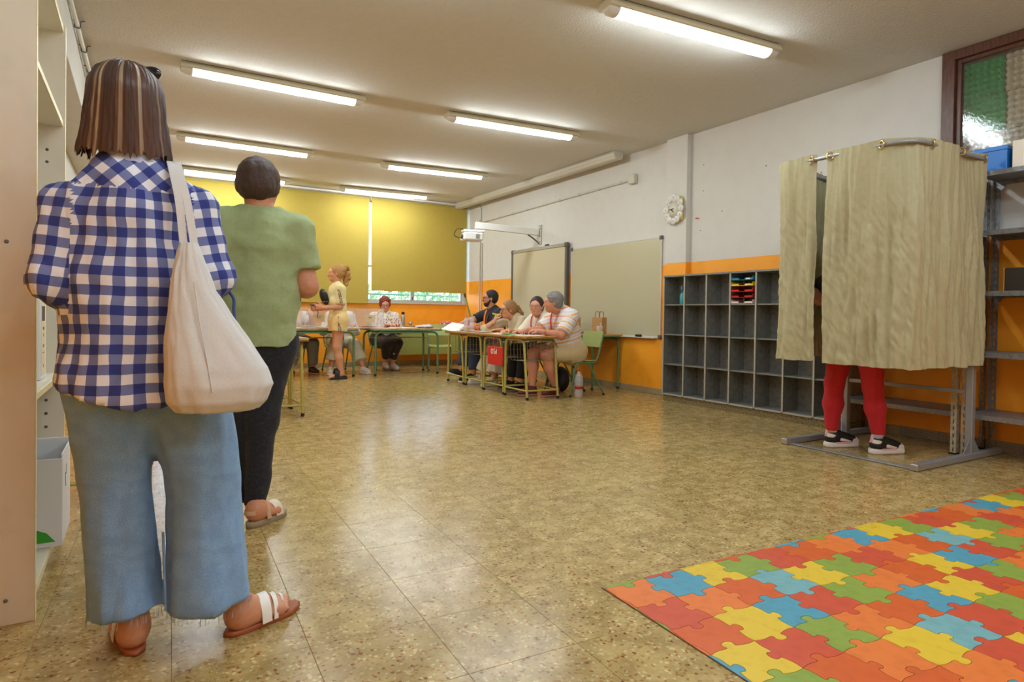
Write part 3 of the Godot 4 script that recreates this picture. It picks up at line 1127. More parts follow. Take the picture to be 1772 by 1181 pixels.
	for c in [[0, 0, beige_c], [0, 1, green_c], [0, 2, green_c], [1, 0, beige_c], [1, 1, beige_c], [1, 2, beige_c], [2, 0, green_c], [2, 1, beige_c], [2, 2, beige_c], [3, 0, beige_c], [3, 1, beige_c], [3, 2, green_c], [4, 0, green_c], [4, 1, green_c], [4, 2, beige_c]]:
		var e := part(wd, "egg_carton", cm6, c[2], V(o + 0.095 - 0.004 * (c[0] % 2), 2.09 + c[1] * 0.279, wz0 + 0.10 + c[0] * 0.285 + 0.012 * (c[1] % 2)))
		e.scale = V(1, 1.0, 1.0)

# ------------------------------------------------------------------ left side: bookcase, ceiling pipe
func build_left_side() -> void:
	var bc := thing("bookcase", "tall cream open bookcase at the left edge beside the plaid-shirted woman", "bookcase", V(-0.47, 0, -2.80))
	var zn := 0.43   # near side, towards the camera
	var zf := -0.43
	for z in [zn - 0.01, zf + 0.01]:
		var sp := part(bc, "side_panel", rbox(0.40, 2.12, 0.02, 0.0015), M.cream, V(0, 1.06, z))
		part(sp, "edge_band", rbox(0.002, 2.12, 0.02, 0.0006), M.cream_edge, V(0.2005, 0, 0))
	part(bc, "back_panel", rbox(0.006, 2.08, 0.82, 0.001), M.cream, V(-0.195, 1.06, 0))
	for y in [0.07, 0.672, 1.712, 2.10]:
		var sh := part(bc, "shelf", rbox(0.385, 0.022, 0.818, 0.0015), M.cream, V(0.0, y, 0))
		part(sh, "edge_band", rbox(0.002, 0.022, 0.818, 0.0006), M.cream_edge, V(0.193, 0, 0))
	part(bc, "kick_board", rbox(0.018, 0.058, 0.818, 0.001), M.cream, V(0.17, 0.029, 0))
	var dot := lathe([Vector2(0, 0), Vector2(0.006, 0), Vector2(0.0055, 0.002), Vector2(0, 0.002)], 10)
	for p in [[0.13, 1.145], [0.13, 0.075], [-0.1, 1.145]]:
		part(bc, "screw_cap", dot, mat(rgb(122, 124, 128), 0.4, 0.4), V(p[0], p[1], zn), V(PI / 2, 0, 0))
	part(bc, "lock_knob", lathe([Vector2(0, 0), Vector2(0.022, 0), Vector2(0.024, 0.01), Vector2(0.016, 0.022), Vector2(0, 0.024)], 14), M.black, V(0.075, 0.76, zn), V(PI / 2, 0, 0))
	for y in [1.60, 1.55, 1.835, 0.57, 0.515, 0.46, 0.40, 0.25]:
		part(bc, "peg_hole", dot, M.dark_frame, V(0.14, y, zf + 0.02), V(PI / 2, 0, 0))
	# file box on the middle shelf, with printed labels on its narrow face
	var fb := thing("file_box", "upright white file box with barcode label in the cream bookcase", "box", V(-0.465, 0.684, -2.93))
	part(fb, "carton", rbox(0.31, 0.30, 0.15, 0.004), mat(rgb(236, 236, 238), 0.6))
	fb.get_child(0).position.y = 0.15
	part(fb, "label_strip", rbox(0.001, 0.28, 0.11, 0.0003), mat(rgb(236, 222, 180), 0.6), V(0.1555, 0.155, 0.015))
	for k in 9:
		part(fb, "barcode_bar", rbox(0.0008, 0.055, 0.003 if k % 3 else 0.006, 0.0002), M.dark_frame, V(0.1563, 0.245, -0.02 + k * 0.009))
	for p in [[0.19, 0.03], [0.165, 0.012], [0.125, 0.022], [0.10, 0.05], [0.05, 0.012]]:
		part(fb, "printed_mark", rbox(0.0008, 0.012 if p[1] < 0.04 else 0.003, p[1], 0.0002), M.dark_frame, V(0.1563, p[0], 0.01))
	# open white carton with a green printed swoosh
	var cx := thing("cardboard_carton", "open white cardboard carton with green printed curve on the bottom shelf", "box", V(-0.41, 0.082, -2.955))
	var wm := mat(rgb(234, 233, 232), 0.7)
	part(cx, "front_wall", rbox(0.34, 0.32, 0.005, 0.001), wm, V(0, 0.16, 0.145))
	part(cx, "rear_wall", rbox(0.34, 0.35, 0.005, 0.001), wm, V(0, 0.175, -0.145))
	part(cx, "side_wall", rbox(0.005, 0.335, 0.285, 0.001), wm, V(0.1675, 0.1675, 0))
	part(cx, "side_wall", rbox(0.005, 0.335, 0.285, 0.001), wm, V(-0.1675, 0.1675, 0))
	part(cx, "bottom", rbox(0.335, 0.005, 0.285, 0.001), wm, V(0, 0.0025, 0))
	var sw := PackedVector2Array()
	for k in 13:
		var u := k / 12.0
		sw.append(Vector2(-0.16 + u * 0.31, 0.018 + 0.085 * sqrt(1.0 - u * u)))
	sw.append(Vector2(-0.16, 0.018))
	part(cx, "green_print", plate(sw, 0.0006), mat(rgb(60, 168, 48), 0.6), V(0, 0.0, 0.1477))
	part(cx, "printed_lettering", words("20", 0.03), M.white_plastic, V(0.0, 0.055, 0.149))
	var sc := tube(rounded([V(0.1705, 0.19, 0.03), V(0.1705, 0.25, 0.05), V(0.1705, 0.23, 0.01), V(0.1705, 0.27, 0.0)], 0.02), 0.0012, 4)
	part(cx, "pen_scribble", sc, mat(rgb(60, 120, 70), 0.6))
	# pipe with dark saddle clips under the ceiling
	var pp := thing("ceiling_pipe", "thin white pipe with dark saddle clips under the ceiling at left", "pipe", V(-0.36, 2.98, -7.5))
	part(pp, "pipe", tube([V(-0.06, 0, 3.6), V(0.05, 0, -3.3)], 0.014, 8), M.white_plastic)
	for k in 14:
		var u := (k + 0.3) / 14.0
		var c := V(-0.06 + 0.11 * u, 0, 3.6 - 6.9 * u)
		part(pp, "saddle_clip", tube(rounded([c + V(-0.045, 0.04, 0), c + V(-0.018, 0.035, 0), c + V(-0.018, -0.016, 0), c + V(0.018, -0.016, 0), c + V(0.018, 0.035, 0), c + V(0.045, 0.04, 0)], 0.012, 3), 0.004, 6), M.dark_frame)

# ------------------------------------------------------------------ slotted steel shelving on the right
func build_shelving() -> void:
	var heights := [0.285, 0.715, 1.135, 1.55, 1.955]
	# an upright: slotted angle iron, two flanges with slots
	var up := func(h: float) -> ArrayMesh:
		var st := start()
		for fl in 2:
			var n := int(h / 0.05)
			for i in n:
				var y := i * 0.05
				for s in [[0.0, 0.013], [0.023, 0.037]]:
					var a: float = s[0]
					var b: float = s[1]
					var c := V((a + b) * 0.5, y + 0.025, 0) if fl == 0 else V(0, y + 0.025, (a + b) * 0.5)
					box_into(st, V(b - a, 0.05, 0.002) if fl == 0 else V(0.002, 0.05, b - a), 0.0004, c)
				var c2 := V(0.018, y + 0.008, 0) if fl == 0 else V(0, y + 0.008, 0.018)
				box_into(st, V(0.010, 0.022, 0.002) if fl == 0 else V(0.002, 0.022, 0.010), 0.0004, c2)
		return done(st)
	var um: ArrayMesh = up.call(2.05)
	var units := [
		["steel slotted-angle shelving bay behind the voting booth, mostly hidden by the curtain", -3.105, -2.235],
		["steel slotted-angle shelving bay at the right edge, holding coloured boxes", -2.205, -1.25]]
	for u in units:
		var t := thing("shelving_unit", u[0], "shelving", V(5.19, 0, (u[1] + u[2]) * 0.5), 0.0, "slotted steel shelving bays")
		var w: float = u[2] - u[1]
		for e in [-1.0, 1.0]:
			var fr := part(t, "upright", um, M.steel_beige, V(-0.215, 0, e * w * 0.5))
			fr.scale = V(1, 1, -e)
			var rr := part(t, "upright", um, M.steel, V(0.205, 0, e * w * 0.5))
			rr.scale = V(-1, 1, -e)
			for x in [-0.2, 0.19]:
				part(t, "foot", rbox(0.05, 0.012, 0.05, 0.003), M.rubber, V(x, 0.006, e * (w * 0.5 - 0.02)))
		for h in heights:
			var sh := part(t, "shelf", rbox(0.41, 0.003, w - 0.012, 0.0008), M.steel, V(-0.005, h + 0.016, 0))
			part(sh, "lip", rbox(0.003, 0.034, w - 0.012, 0.0008), M.steel, V(-0.206, -0.016, 0))
			part(sh, "lip", rbox(0.003, 0.034, w - 0.012, 0.0008), M.steel, V(0.206, -0.016, 0))
		for e in [-1.0, 1.0]:
			for h in [heights[4], heights[2]]:
				var gs := plate(PackedVector2Array([Vector2(0, 0), Vector2(0.07, 0), Vector2(0.06, -0.012), Vector2(0.02, -0.05), Vector2(0, -0.07)]), 0.002)
				var g := part(t, "gusset", gs, M.steel, V(0.203, h - 0.018, e * (w * 0.5 - 0.004)), V(0, PI / 2 if e > 0 else -PI / 2, 0))
				g.scale.x = 1.0
	# boxes on the top shelf and beside
	var b1 := thing("blue_box", "shiny blue box on the top steel shelf beside the curtain", "box", V(5.20, 1.973, -2.10))
	part(b1, "carton", rbox(0.30, 0.155, 0.20, 0.004), mat(rgb(22, 108, 190), 0.3), V(0, 0.0775, 0))
	part(b1, "lid_flap", rbox(0.31, 0.03, 0.21, 0.004), mat(rgb(26, 116, 200), 0.3), V(0, 0.158, 0))
	var b2 := thing("red_white_box", "white and red carton on the top steel shelf at the right edge", "box", V(5.20, 1.973, -1.80))
	part(b2, "carton", rbox(0.30, 0.19, 0.34, 0.004), mat(rgb(230, 218, 198), 0.5), V(0, 0.095, 0))
	part(b2, "red_panel", rbox(0.002, 0.186, 0.25, 0.0005), mat(rgb(222, 64, 54), 0.45), V(-0.1512, 0.095, 0.042))
	var blob := PackedVector2Array()
	for k in 14:
		var a := TAU * k / 14.0
		blob.append(Vector2(cos(a) * 0.09, sin(a) * 0.06 + (0.02 if k % 3 == 0 else 0.0)))
	part(b2, "pink_print", plate(blob, 0.0006), mat(rgb(240, 176, 168), 0.5), V(-0.1524, 0.07, 0.06), V(0, -PI / 2, 0))
	var b3 := thing("dark_folder_box", "dark box with a tan edge on the middle steel shelf", "box", V(5.18, 1.153, -1.86))
	part(b3, "body", rbox(0.30, 0.155, 0.26, 0.004), mat(rgb(52, 46, 40), 0.5), V(0, 0.0775, 0))
	part(b3, "edge_strip", rbox(0.30, 0.157, 0.006, 0.001), mat(rgb(196, 140, 76), 0.6), V(0, 0.0785, -0.133))
	solo("green_glue_bottle", lathe([Vector2(0, 0), Vector2(0.02, 0), Vector2(0.022, 0.04), Vector2(0.012, 0.06), Vector2(0.008, 0.075), Vector2(0, 0.076)], 12), mat(rgb(42, 150, 118), 0.4), "small teal bottle top poking up behind the dark box", "bottle", V(5.16, 1.3105, -1.84))
	for k in 2:
		solo("loose_wire", tube(rounded([V(0, 0, 0), V(0.06, -0.02, 0.10), V(0.10, -0.07, 0.24)], 0.05), 0.003, 5), M.black, ["upper black wire end sticking out beside the curtain", "lower black wire end sticking out beside the curtain"][k], "wire", V(5.03, 1.84 - 0.045 * k, -2.40))

# ------------------------------------------------------------------ voting booth
func build_booth() -> void:
	var Y := 2.042
	var bt := thing("voting_booth_frame", "grey tubular frame of the voting booth with a curved curtain rail", "booth", V(4.65, 0, -2.62))
	var b := V(4.65, 0, -2.62)
	for z in [-2.108, -3.03]:
		part(bt, "post", rbox(0.045, 2.03, 0.045, 0.004), M.booth, V(4.905, 1.015, z - 0.012 if z > -2.5 else z + 0.03) - b)
		part(bt, "base_rail", rbox(1.10, 0.042, 0.045, 0.004), M.booth, V(4.76, 0.024, z) - b)
		for e in [-1.0, 1.0]:
			var g := part(bt, "gusset", plate(PackedVector2Array([Vector2(0, 0), Vector2(0.09, 0), Vector2(0, 0.10)]), 0.006), M.booth, V(4.905 + e * 0.0225, 0.045, z - 0.003) - b)
			g.scale.x = e
	part(bt, "threshold_bar", rbox(0.05, 0.008, 0.88, 0.002), M.booth, V(4.235, 0.006, -2.57) - b)
	part(bt, "end_cap", rbox(0.05, 0.045, 0.05, 0.006), M.alu, V(4.195, 0.024, -2.108) - b)
	part(bt, "end_cap", rbox(0.05, 0.045, 0.05, 0.006), M.alu, V(4.195, 0.024, -3.03) - b)
	part(bt, "cross_bar", rbox(0.02, 0.028, 0.88, 0.003), M.booth, V(4.905, 0.46, -2.569) - b)
	part(bt, "cross_bar", rbox(0.02, 0.028, 0.88, 0.003), M.booth, V(4.905, 1.55, -2.569) - b)
	var path := rounded([V(4.96, Y, -3.03), V(4.00, Y, -3.03), V(4.00, Y, -2.068), V(4.93, Y, -2.072)], 0.16, 10)
	var pl := []
	for p in path:
		pl.append(p - b)
	part(bt, "curtain_rail", tube(pl, 0.0125, 10), M.booth)
	part(bt, "writing_shelf", rbox(0.30, 0.022, 0.86, 0.004), M.wood, V(4.745, 0.96, -2.569) - b)
	# curtains, threaded over the rail by eyelets
	var dense := []
	var acc := [0.0]
	for i in path.size() - 1:
		var n := maxi(1, int((path[i + 1] - path[i]).length() / 0.008))
		for k in n:
			dense.append(path[i].lerp(path[i + 1], float(k) / n))
	dense.append(path[-1])
	for i in dense.size() - 1:
		acc.append(acc[i] + (dense[i + 1] - dense[i]).length())
	var total: float = acc[-1]
	var at := func(s: float) -> Array:
		s = clampf(s, 0.0, total)
		var i := 0
		while i < acc.size() - 2 and acc[i + 1] < s:
			i += 1
		var p: Vector3 = dense[i].lerp(dense[i + 1], (s - acc[i]) / maxf(acc[i + 1] - acc[i], 1e-6))
		var i2 := mini(i + 6, dense.size() - 1)
		var i1 := maxi(i - 6, 0)
		var t: Vector3 = (dense[i2] - dense[i1]).normalized()
		return [p, t, t.cross(UP)]
	var curtain := func(label: String, s0: float, s1: float, eyes: int, hem: float, seed_: int) -> void:
		var root: Vector3 = at.call((s0 + s1) * 0.5)[0]
		root.y = hem
		var c := thing("booth_curtain", label, "curtain", root, 0.0, "voting booth curtains")
		var nz := FastNoiseLite.new()
		nz.seed = seed_
		nz.frequency = 1.0
		nz.fractal_octaves = 3
		var cols := int((s1 - s0) / 0.0085)
		var rows := []
		var nr := 90
		var gap := (s1 - s0 - 0.06) / (eyes - 1)
		for i in nr + 1:
			var v := float(i) / nr
			var row := []
			for j in cols + 1:
				var s := lerpf(s0, s1, float(j) / cols)
				var q: Array = at.call(s)
				var ph := PI * (s - s0 - 0.03) / gap
				var w := sin(ph) * 0.024 * (1.0 - smoothstep(0.0, 0.35, v))
				var low := smoothstep(0.04, 0.5, v)
				w += (0.030 * nz.get_noise_2d(s * 6.0, v * 0.7) + 0.016 * nz.get_noise_2d(s * 14.0, 3.0 + v * 1.3)) * (0.35 + low)
				w += 0.0055 * nz.get_noise_2d(s * 32.0 + v * 3.0, 7.0 + v * 4.0)
				w += 0.0065 * nz.get_noise_2d(s * 24.0 - v * 16.0, 11.0 + v * 12.0) * smoothstep(0.1, 0.4, v)
				w += 0.012 * v
				var y := lerpf(Y + 0.038 - 0.010 * absf(sin(ph)), hem + 0.012 * nz.get_noise_2d(s * 5.0, 20.0), v)
				var p: Vector3 = q[0] + q[2] * w + q[1] * (0.012 * nz.get_noise_2d(s * 9.0, 30.0 + v * 2.0) * v)
				p.y = y
				row.append(p - root)
			rows.append(row)
		part(c, "fabric", sheet(rows, 0.0016), M.curtain)
		var ring := torus(0.023, 0.0055, 20, 8)
		for k in eyes:
			var s := s0 + 0.03 + gap * k
			var q: Array = at.call(s)
			var sg := -1.0 if k % 2 == 0 else 1.0
			var nrm: Vector3 = (q[2] * 0.88 + q[1] * sg * -0.47).normalized()
			var e := part(c, "eyelet", ring, M.brass)
			e.basis = Basis(nrm.cross(UP).normalized(), UP, nrm).orthonormalized()
			e.position = q[0] - root + q[2] * 0.014
	curtain.call("shorter beige booth curtain panel, left of the narrow opening", 0.02, 1.235, 4, 0.655, 5)
	curtain.call("wide beige booth curtain hiding the voter, right of the opening", 1.315, total - 0.0, 5, 0.648, 9)

# ------------------------------------------------------------------ puzzle mat
func build_mat() -> void:
	var turn := 0.037
	var mt := thing("puzzle_mat", "bright multicoloured puzzle-pattern play mat on the floor", "mat", V(0, 0, 0), -turn)
	# the node lies at the world's origin turned with the tiles: x is u, z is v
	var u0 := 1.325
	var u1 := 4.66
	var v0 := -1.768
	var v1 := -0.14
	span(mt, "backing", V(u0, 0.0005, v0), V(u1, 0.0028, v1), mat(rgb(96, 66, 40), 0.6), 0.0008)
	var cols := {
		"O": rgb(222, 118, 54), "B": rgb(78, 150, 172), "Y": rgb(218, 184, 52), "G": rgb(136, 158, 66), "R": rgb(200, 80, 54), "D": rgb(206, 92, 40), "L": rgb(116, 168, 172)}
	var pm := {}
	for k in cols:
		pm[k] = mottled(cols[k], 0.38, 0.05, 120 + pm.size(), Vector3.ONE * 3.0)
	var rowsc := ["OBYGRD", "RODLYG", "DYBRGO", "YRGODB", "GDOYLR", "BGDORY", "OYRBGD", "RODGYL", "DBGRYO", "YRODBG", "GDYLRO"]
	var du := 0.1742
	var dv := 0.1615
	var knob := [Vector2(0, 0), Vector2(0.18, 0.045), Vector2(0.36, 0.02), Vector2(0.415, 0.045), Vector2(0.375, 0.12), Vector2(0.405, 0.185), Vector2(0.5, 0.21), Vector2(0.595, 0.185), Vector2(0.625, 0.12), Vector2(0.585, 0.045), Vector2(0.64, 0.02), Vector2(0.82, -0.02), Vector2(1, 0)]
	var smooth := []
	smooth.append(knob[0])
	for i in knob.size() - 1:
		smooth.append(knob[i].lerp(knob[i + 1], 0.27))
		smooth.append(knob[i].lerp(knob[i + 1], 0.73))
	smooth.append(knob[-1])
	var edge := func(a: Vector2, b: Vector2, sgn: float) -> Array:
		var d := b - a
		var n := Vector2(-d.y, d.x) * sgn
		var l := []
		for p in smooth:
			l.append(a + d * p.x + n * p.y)
		return l
	var sgn := func(i: int, j: int, k: int) -> float:
		return 1.0 if ((i * 7 + j * 13 + k * 5 + i * j * 3) % 5) < 3 else -1.0
	var rect := PackedVector2Array([Vector2(u0 + 0.002, v0 + 0.002), Vector2(u1 - 0.002, v0 + 0.002), Vector2(u1 - 0.002, v1 - 0.002), Vector2(u0 + 0.002, v1 - 0.002)])
	var corner := func(i: int, j: int) -> Vector2:
		return Vector2(1.335 + du * i, -1.755 + dv * j)
	for j in range(-1, 11):
		for i in range(-1, 20):
			var c00: Vector2 = corner.call(i, j)
			var c10: Vector2 = corner.call(i + 1, j)
			var c11: Vector2 = corner.call(i + 1, j + 1)
			var c01: Vector2 = corner.call(i, j + 1)
			var loop: Array = edge.call(c00, c10, sgn.call(i + 2, j + 2, 0))
			loop.pop_back()
			var e2: Array = edge.call(c10, c11, sgn.call(i + 3, j + 2, 1))
			e2.pop_back()
			loop += e2
			var e3: Array = edge.call(c01, c11, sgn.call(i + 2, j + 3, 0))
			e3.reverse()
			e3.pop_back()
			loop += e3
			var e4: Array = edge.call(c00, c01, sgn.call(i + 2, j + 2, 1))
			e4.reverse()
			e4.pop_back()
			loop += e4
			for sh in Geometry2D.offset_polygon(PackedVector2Array(loop), -0.001):
				for pc in Geometry2D.intersect_polygons(sh, rect):
					if pc.size() < 3:
						continue
					var area := 0.0
					for q in pc.size():
						area += pc[q].cross(pc[(q + 1) % pc.size()])
					if absf(area) < 0.0001:
						continue
					var st := start()
					plate_into(st, pc, 0.0012)
					var row: String = rowsc[(j + 11) % 11] if j >= 0 else "GRYDOB"
					var ch: String = row[(i + 6) % 6]
					var pcn := part(mt, "puzzle_piece", done(st), pm[ch])
					pcn.basis = Basis(V(1, 0, 0), V(0, 0, 1), V(0, -1, 0))
					pcn.position = V(0, 0.0040, 0)

# ------------------------------------------------------------------ furniture
func make_desk(label: String, group: String, basket := true) -> Node3D:
	var t := thing("school_desk", label, "desk", Vector3.ZERO, 0.0, group)
	part(t, "desk_top", rbox(0.50, 0.022, 0.56, 0.005), M.wood, V(0, 0.70, 0))
	part(t, "top_edge", rbox(0.496, 0.010, 0.556, 0.002), M.wood_edge, V(0, 0.684, 0))
	for e in [-1.0, 1.0]:
		var x: float = 0.205 * e
		var fr := part(t, "side_frame", tube(rounded([V(x, 0.01, -0.245), V(x, 0.665, -0.235), V(x, 0.665, 0.165), V(x, 0.01, 0.25)], 0.07, 6), 0.0145, 10), M.yellow_tube)
		for z in [-0.245, 0.25]:
			part(fr, "foot_cap", tube([V(x, 0.0, z), V(x, 0.03, z)], 0.0165, 10), M.rubber)
		part(t, "rung", tube([V(x, 0.10, -0.243), V(x, 0.10, 0.238)], 0.010, 8), M.yellow_tube)
		part(t, "bolt", tube([V(x - 0.017, 0.40, 0.198), V(x + 0.017, 0.40, 0.198)], 0.009, 8), M.chrome)
	part(t, "cross_rung", tube([V(-0.205, 0.10, 0.236), V(0.205, 0.10, 0.236)], 0.011, 8), M.yellow_tube)
	part(t, "apron", tube([V(-0.205, 0.66, 0.10), V(0.205, 0.66, 0.10)], 0.010, 8), M.yellow_tube)
	if basket:
		var st := start()
		for k in 9:
			var x := -0.18 + 0.045 * k
			tube_into(st, rounded([V(x, 0.66, 0.19), V(x, 0.43, 0.21), V(x, 0.42, -0.16), V(x, 0.66, -0.17)], 0.03, 3), 0.0022, 5)
		for y in [0.60, 0.53, 0.46]:
			tube_into(st, [V(-0.19, y, 0.205), V(0.19, y, 0.205)], 0.0022, 5)
		for z in [-0.1, 0.0, 0.1]:
			tube_into(st, [V(-0.19, 0.422, z), V(0.19, 0.422, z)], 0.0022, 5)
		part(t, "wire_basket", done(st), M.wire)
	return t

func make_table(label: String, group: String) -> Node3D:
	var t := thing("long_table", label, "table", Vector3.ZERO, 0.0, group)
	part(t, "table_top", rbox(1.12, 0.024, 0.66, 0.005), M.wood, V(0, 0.698, 0))
	part(t, "top_edge", rbox(1.115, 0.012, 0.655, 0.002), M.green_tube, V(0, 0.681, 0))
	for z in [0.29, -0.29]:
		var fr := part(t, "leg_frame", tube(rounded([V(-0.505, 0.01, z), V(-0.505, 0.655, z), V(0.505, 0.655, z), V(0.505, 0.01, z)], 0.10, 7), 0.0165, 10), M.green_tube)
		for x in [-0.505, 0.505]:
			part(fr, "foot_cap", tube([V(x, 0.0, z), V(x, 0.03, z)], 0.019, 10), M.rubber)
	for x in [-0.40, 0.40]:
		part(t, "rail", tube([V(x, 0.655, 0.29), V(x, 0.655, -0.29)], 0.012, 8), M.green_tube)
	part(t, "under_shelf", rbox(0.86, 0.01, 0.30, 0.002), M.wood, V(0, 0.56, -0.1))
	for e in [-1.0, 1.0]:
		part(t, "hanger", rbox(0.012, 0.10, 0.02, 0.002), M.green_tube, V(0.42 * e, 0.605, -0.1))
	return t

func make_chair(label: String, group: String) -> Node3D:
	var t := thing("school_chair", label, "chair", Vector3.ZERO, 0.0, group)
	# faces +z
	var seat := []
	for i in 9:
		var v := i / 8.0
		var row := []
		for j in 9:
			var u := j / 8.0
			row.append(V((u - 0.5) * 0.37, 0.405 + 0.012 * (2.0 * u - 1.0) * (2.0 * u - 1.0) - 0.02 * smoothstep(0.75, 1.0, v), -0.17 + v * 0.36))
		seat.append(row)
	part(t, "seat", sheet(seat, 0.009), M.green_panel)
	var back := []
	for i in 7:
		var v := i / 6.0
		var row := []
		for j in 9:
			var u := j / 8.0
			row.append(V((u - 0.5) * 0.38, 0.57 + v * 0.19, -0.205 - 0.05 * v - 0.016 * (1.0 - (2.0 * u - 1.0) * (2.0 * u - 1.0))))
		back.append(row)
	part(t, "backrest", sheet(back, 0.009), M.green_panel)
	for e in [-1.0, 1.0]:
		var x: float = 0.175 * e
		var fl := part(t, "front_leg", tube(rounded([V(x * 1.07, 0.76, -0.262), V(x * 1.07, 0.50, -0.195), V(x, 0.39, -0.16), V(x, 0.39, 0.13), V(x * 1.1, 0.01, 0.22)], 0.05, 5), 0.0115, 8), M.green_tube)
		part(fl, "foot_cap", tube([V(x * 1.1, 0.0, 0.222), V(x * 1.1, 0.025, 0.216)], 0.0135, 8), M.rubber)
		var rl := part(t, "rear_leg", tube([V(x, 0.385, -0.05), V(x * 1.08, 0.01, -0.27)], 0.0115, 8), M.green_tube)
		part(rl, "foot_cap", tube([V(x * 1.08, 0.0, -0.274), V(x * 1.08, 0.025, -0.261)], 0.0135, 8), M.rubber)
	part(t, "cross_tube", tube([V(-0.175, 0.385, 0.10), V(0.175, 0.385, 0.10)], 0.010, 8), M.green_tube)
	part(t, "cross_tube", tube([V(-0.175, 0.385, -0.12), V(0.175, 0.385, -0.12)], 0.010, 8), M.green_tube)
	return t

func build_tables() -> void:
	var g1 := "yellow-legged desks pushed in a row for the party officials"
	var d0 := make_desk("yellow-legged school desk nearest the camera in the officials' row, under the white papers", g1)
	d0.position = V(3.90, 0, -6.16)
	copy(d0, V(3.92, 0, -6.72), 0.0, "second yellow-legged desk in the officials' row, the red bag hanging in front", g1)
	copy(d0, V(3.94, 0, -7.28), 0.0, "third yellow-legged desk in the officials' row, before the ponytailed woman", g1)
	copy(d0, V(3.95, 0, -7.85), 0.0, "farthest yellow-legged desk in the officials' row, carrying two water bottles", g1)
	var g2 := "yellow-legged desks beside the queue"
	copy(d0, V(1.07, 0, -6.12), 0.0, "yellow-legged school desk beside the green-shirted person's hip", g2)
	copy(d0, V(1.07, 0, -6.70), 0.0, "yellow-legged school desk just behind the one at the green-shirted person's hip", g2)
	copy(d0, V(-0.43, 0, -3.93), 0.0, "yellow-legged desk against the left wall, seen between bookcase and jeans", g2)
	var g3 := "wood and green long tables"
	var t0 := make_table("long wooden table with green tube legs holding the right-hand ballot box", g3)
	t0.position = V(3.545, 0, -9.45)
	copy(t0, V(2.22, 0, -9.50), 0.0, "long wooden table with green tube legs holding the left-hand ballot box", g3)
	var st := copy(t0, V(5.155, 0, -6.87), PI / 2, "small wooden side table with green legs under the big whiteboard", g3)
	st.scale = V(1, 1, 0.72)
	# teacher's desk under the window: green front panel
	var td := thing("panel_desk", "wooden desk with a pale green front panel against the window wall", "desk", V(4.42, 0, -10.66))
	part(td, "desk_top", rbox(1.36, 0.026, 0.52, 0.005), M.wood, V(0, 0.715, 0))
	part(td, "front_panel", rbox(1.24, 0.43, 0.018, 0.003), M.green_panel, V(0, 0.43, 0.20))
	for e in [-1.0, 1.0]:
		part(td, "leg", rbox(0.035, 0.70, 0.035, 0.004), M.green_tube, V(e * 0.64, 0.35, 0.20))
		part(td, "leg", rbox(0.035, 0.70, 0.035, 0.004), M.green_tube, V(e * 0.64, 0.35, -0.20))
	part(td, "under_rail", rbox(1.28, 0.04, 0.03, 0.003), M.green_tube, V(0, 0.68, 0.20))
	# chairs
	var g4 := "green school chairs"
	var c0 := make_chair("green school chair of the grey-haired man, nearest the side table", g4)
	c0.position = V(4.52, 0, -6.13)
	c0.rotation.y = -PI / 2
	copy(c0, V(4.60, 0, -6.78), -PI / 2, "green school chair under the dark-haired woman in white", g4)
	copy(c0, V(4.62, 0, -7.40), -PI / 2, "green school chair under the ponytailed woman", g4)
	copy(c0, V(4.62, 0, -8.06), -PI / 2, "green school chair under the bearded man", g4)
	copy(c0, V(4.36, 0, -9.78), -0.35, "empty green school chair between the ballot table and the panel desk", g4)
	copy(c0, V(3.53, 0, -10.22), 0.0, "green school chair under the red-haired woman", g4)
	copy(c0, V(2.75, 0, -10.12), 0.0, "green school chair of the person in pale wide trousers behind the ponytailed voter", g4)
	copy(c0, V(2.05, 0, -10.10), 0.0, "green school chair of the person in grey trousers behind the left ballot box", g4)

# ------------------------------------------------------------------ people
func ik(a: Vector3, c: Vector3, l1: float, l2: float, pole: Vector3) -> Vector3:
	var d := c - a
	var L := minf(d.length(), (l1 + l2) * 0.999)
	var dir := d.normalized()
	var x := (l1 * l1 - l2 * l2 + L * L) / (2.0 * L)
	var h := sqrt(maxf(l1 * l1 - x * x, 0.0))
	var n := (pole - dir * pole.dot(dir)).normalized()
	return a + dir * x + n * h

# o: base, f (forward), P pelvis, S shoulder line, H head centre, hf head forward, wl wr wrists, al ar ankles; all in world metres
func figure(label: String, o: Dictionary) -> Dictionary:
	var J := o.duplicate()
	J.n = thing("person", label, "person", o.base)
	var f: Vector3 = o.f.normalized()
	var r := f.cross(UP).normalized()
	J.f = f
	J.r = r
	J.g = o.get("g", 1.0)
	var k: float = o.get("sc", 1.0)
	J.sp = (o.S - o.P).normalized()
	var sr: Vector3 = o.get("sr", r)
	var sw: float = o.get("sw", 0.165)
	var hw: float = o.get("hw", 0.085)
	J.shL = o.S - sr * sw - J.sp * 0.02
	J.shR = o.S + sr * sw - J.sp * 0.02
	J.hipL = o.P - r * hw
	J.hipR = o.P + r * hw
	J.elL = o.elL if o.has("elL") else ik(J.shL, o.wl, 0.27 * k, 0.245 * k, o.get("pl", -UP - r * 0.4 - f * 0.3))
	J.elR = o.elR if o.has("elR") else ik(J.shR, o.wr, 0.27 * k, 0.245 * k, o.get("pr", -UP + r * 0.4 - f * 0.3))
	J.knL = o.knL if o.has("knL") else ik(J.hipL, o.al, 0.41 * k, 0.39 * k, o.get("kp", f + UP * 0.2))
	J.knR = o.knR if o.has("knR") else ik(J.hipR, o.ar, 0.41 * k, 0.39 * k, o.get("kp", f + UP * 0.2))
	J.hf = o.hf.normalized()
	var hu: Vector3 = o.get("hu", UP)
	J.hr = J.hf.cross(hu).normalized()
	J.hu = J.hr.cross(J.hf).normalized()
	return J

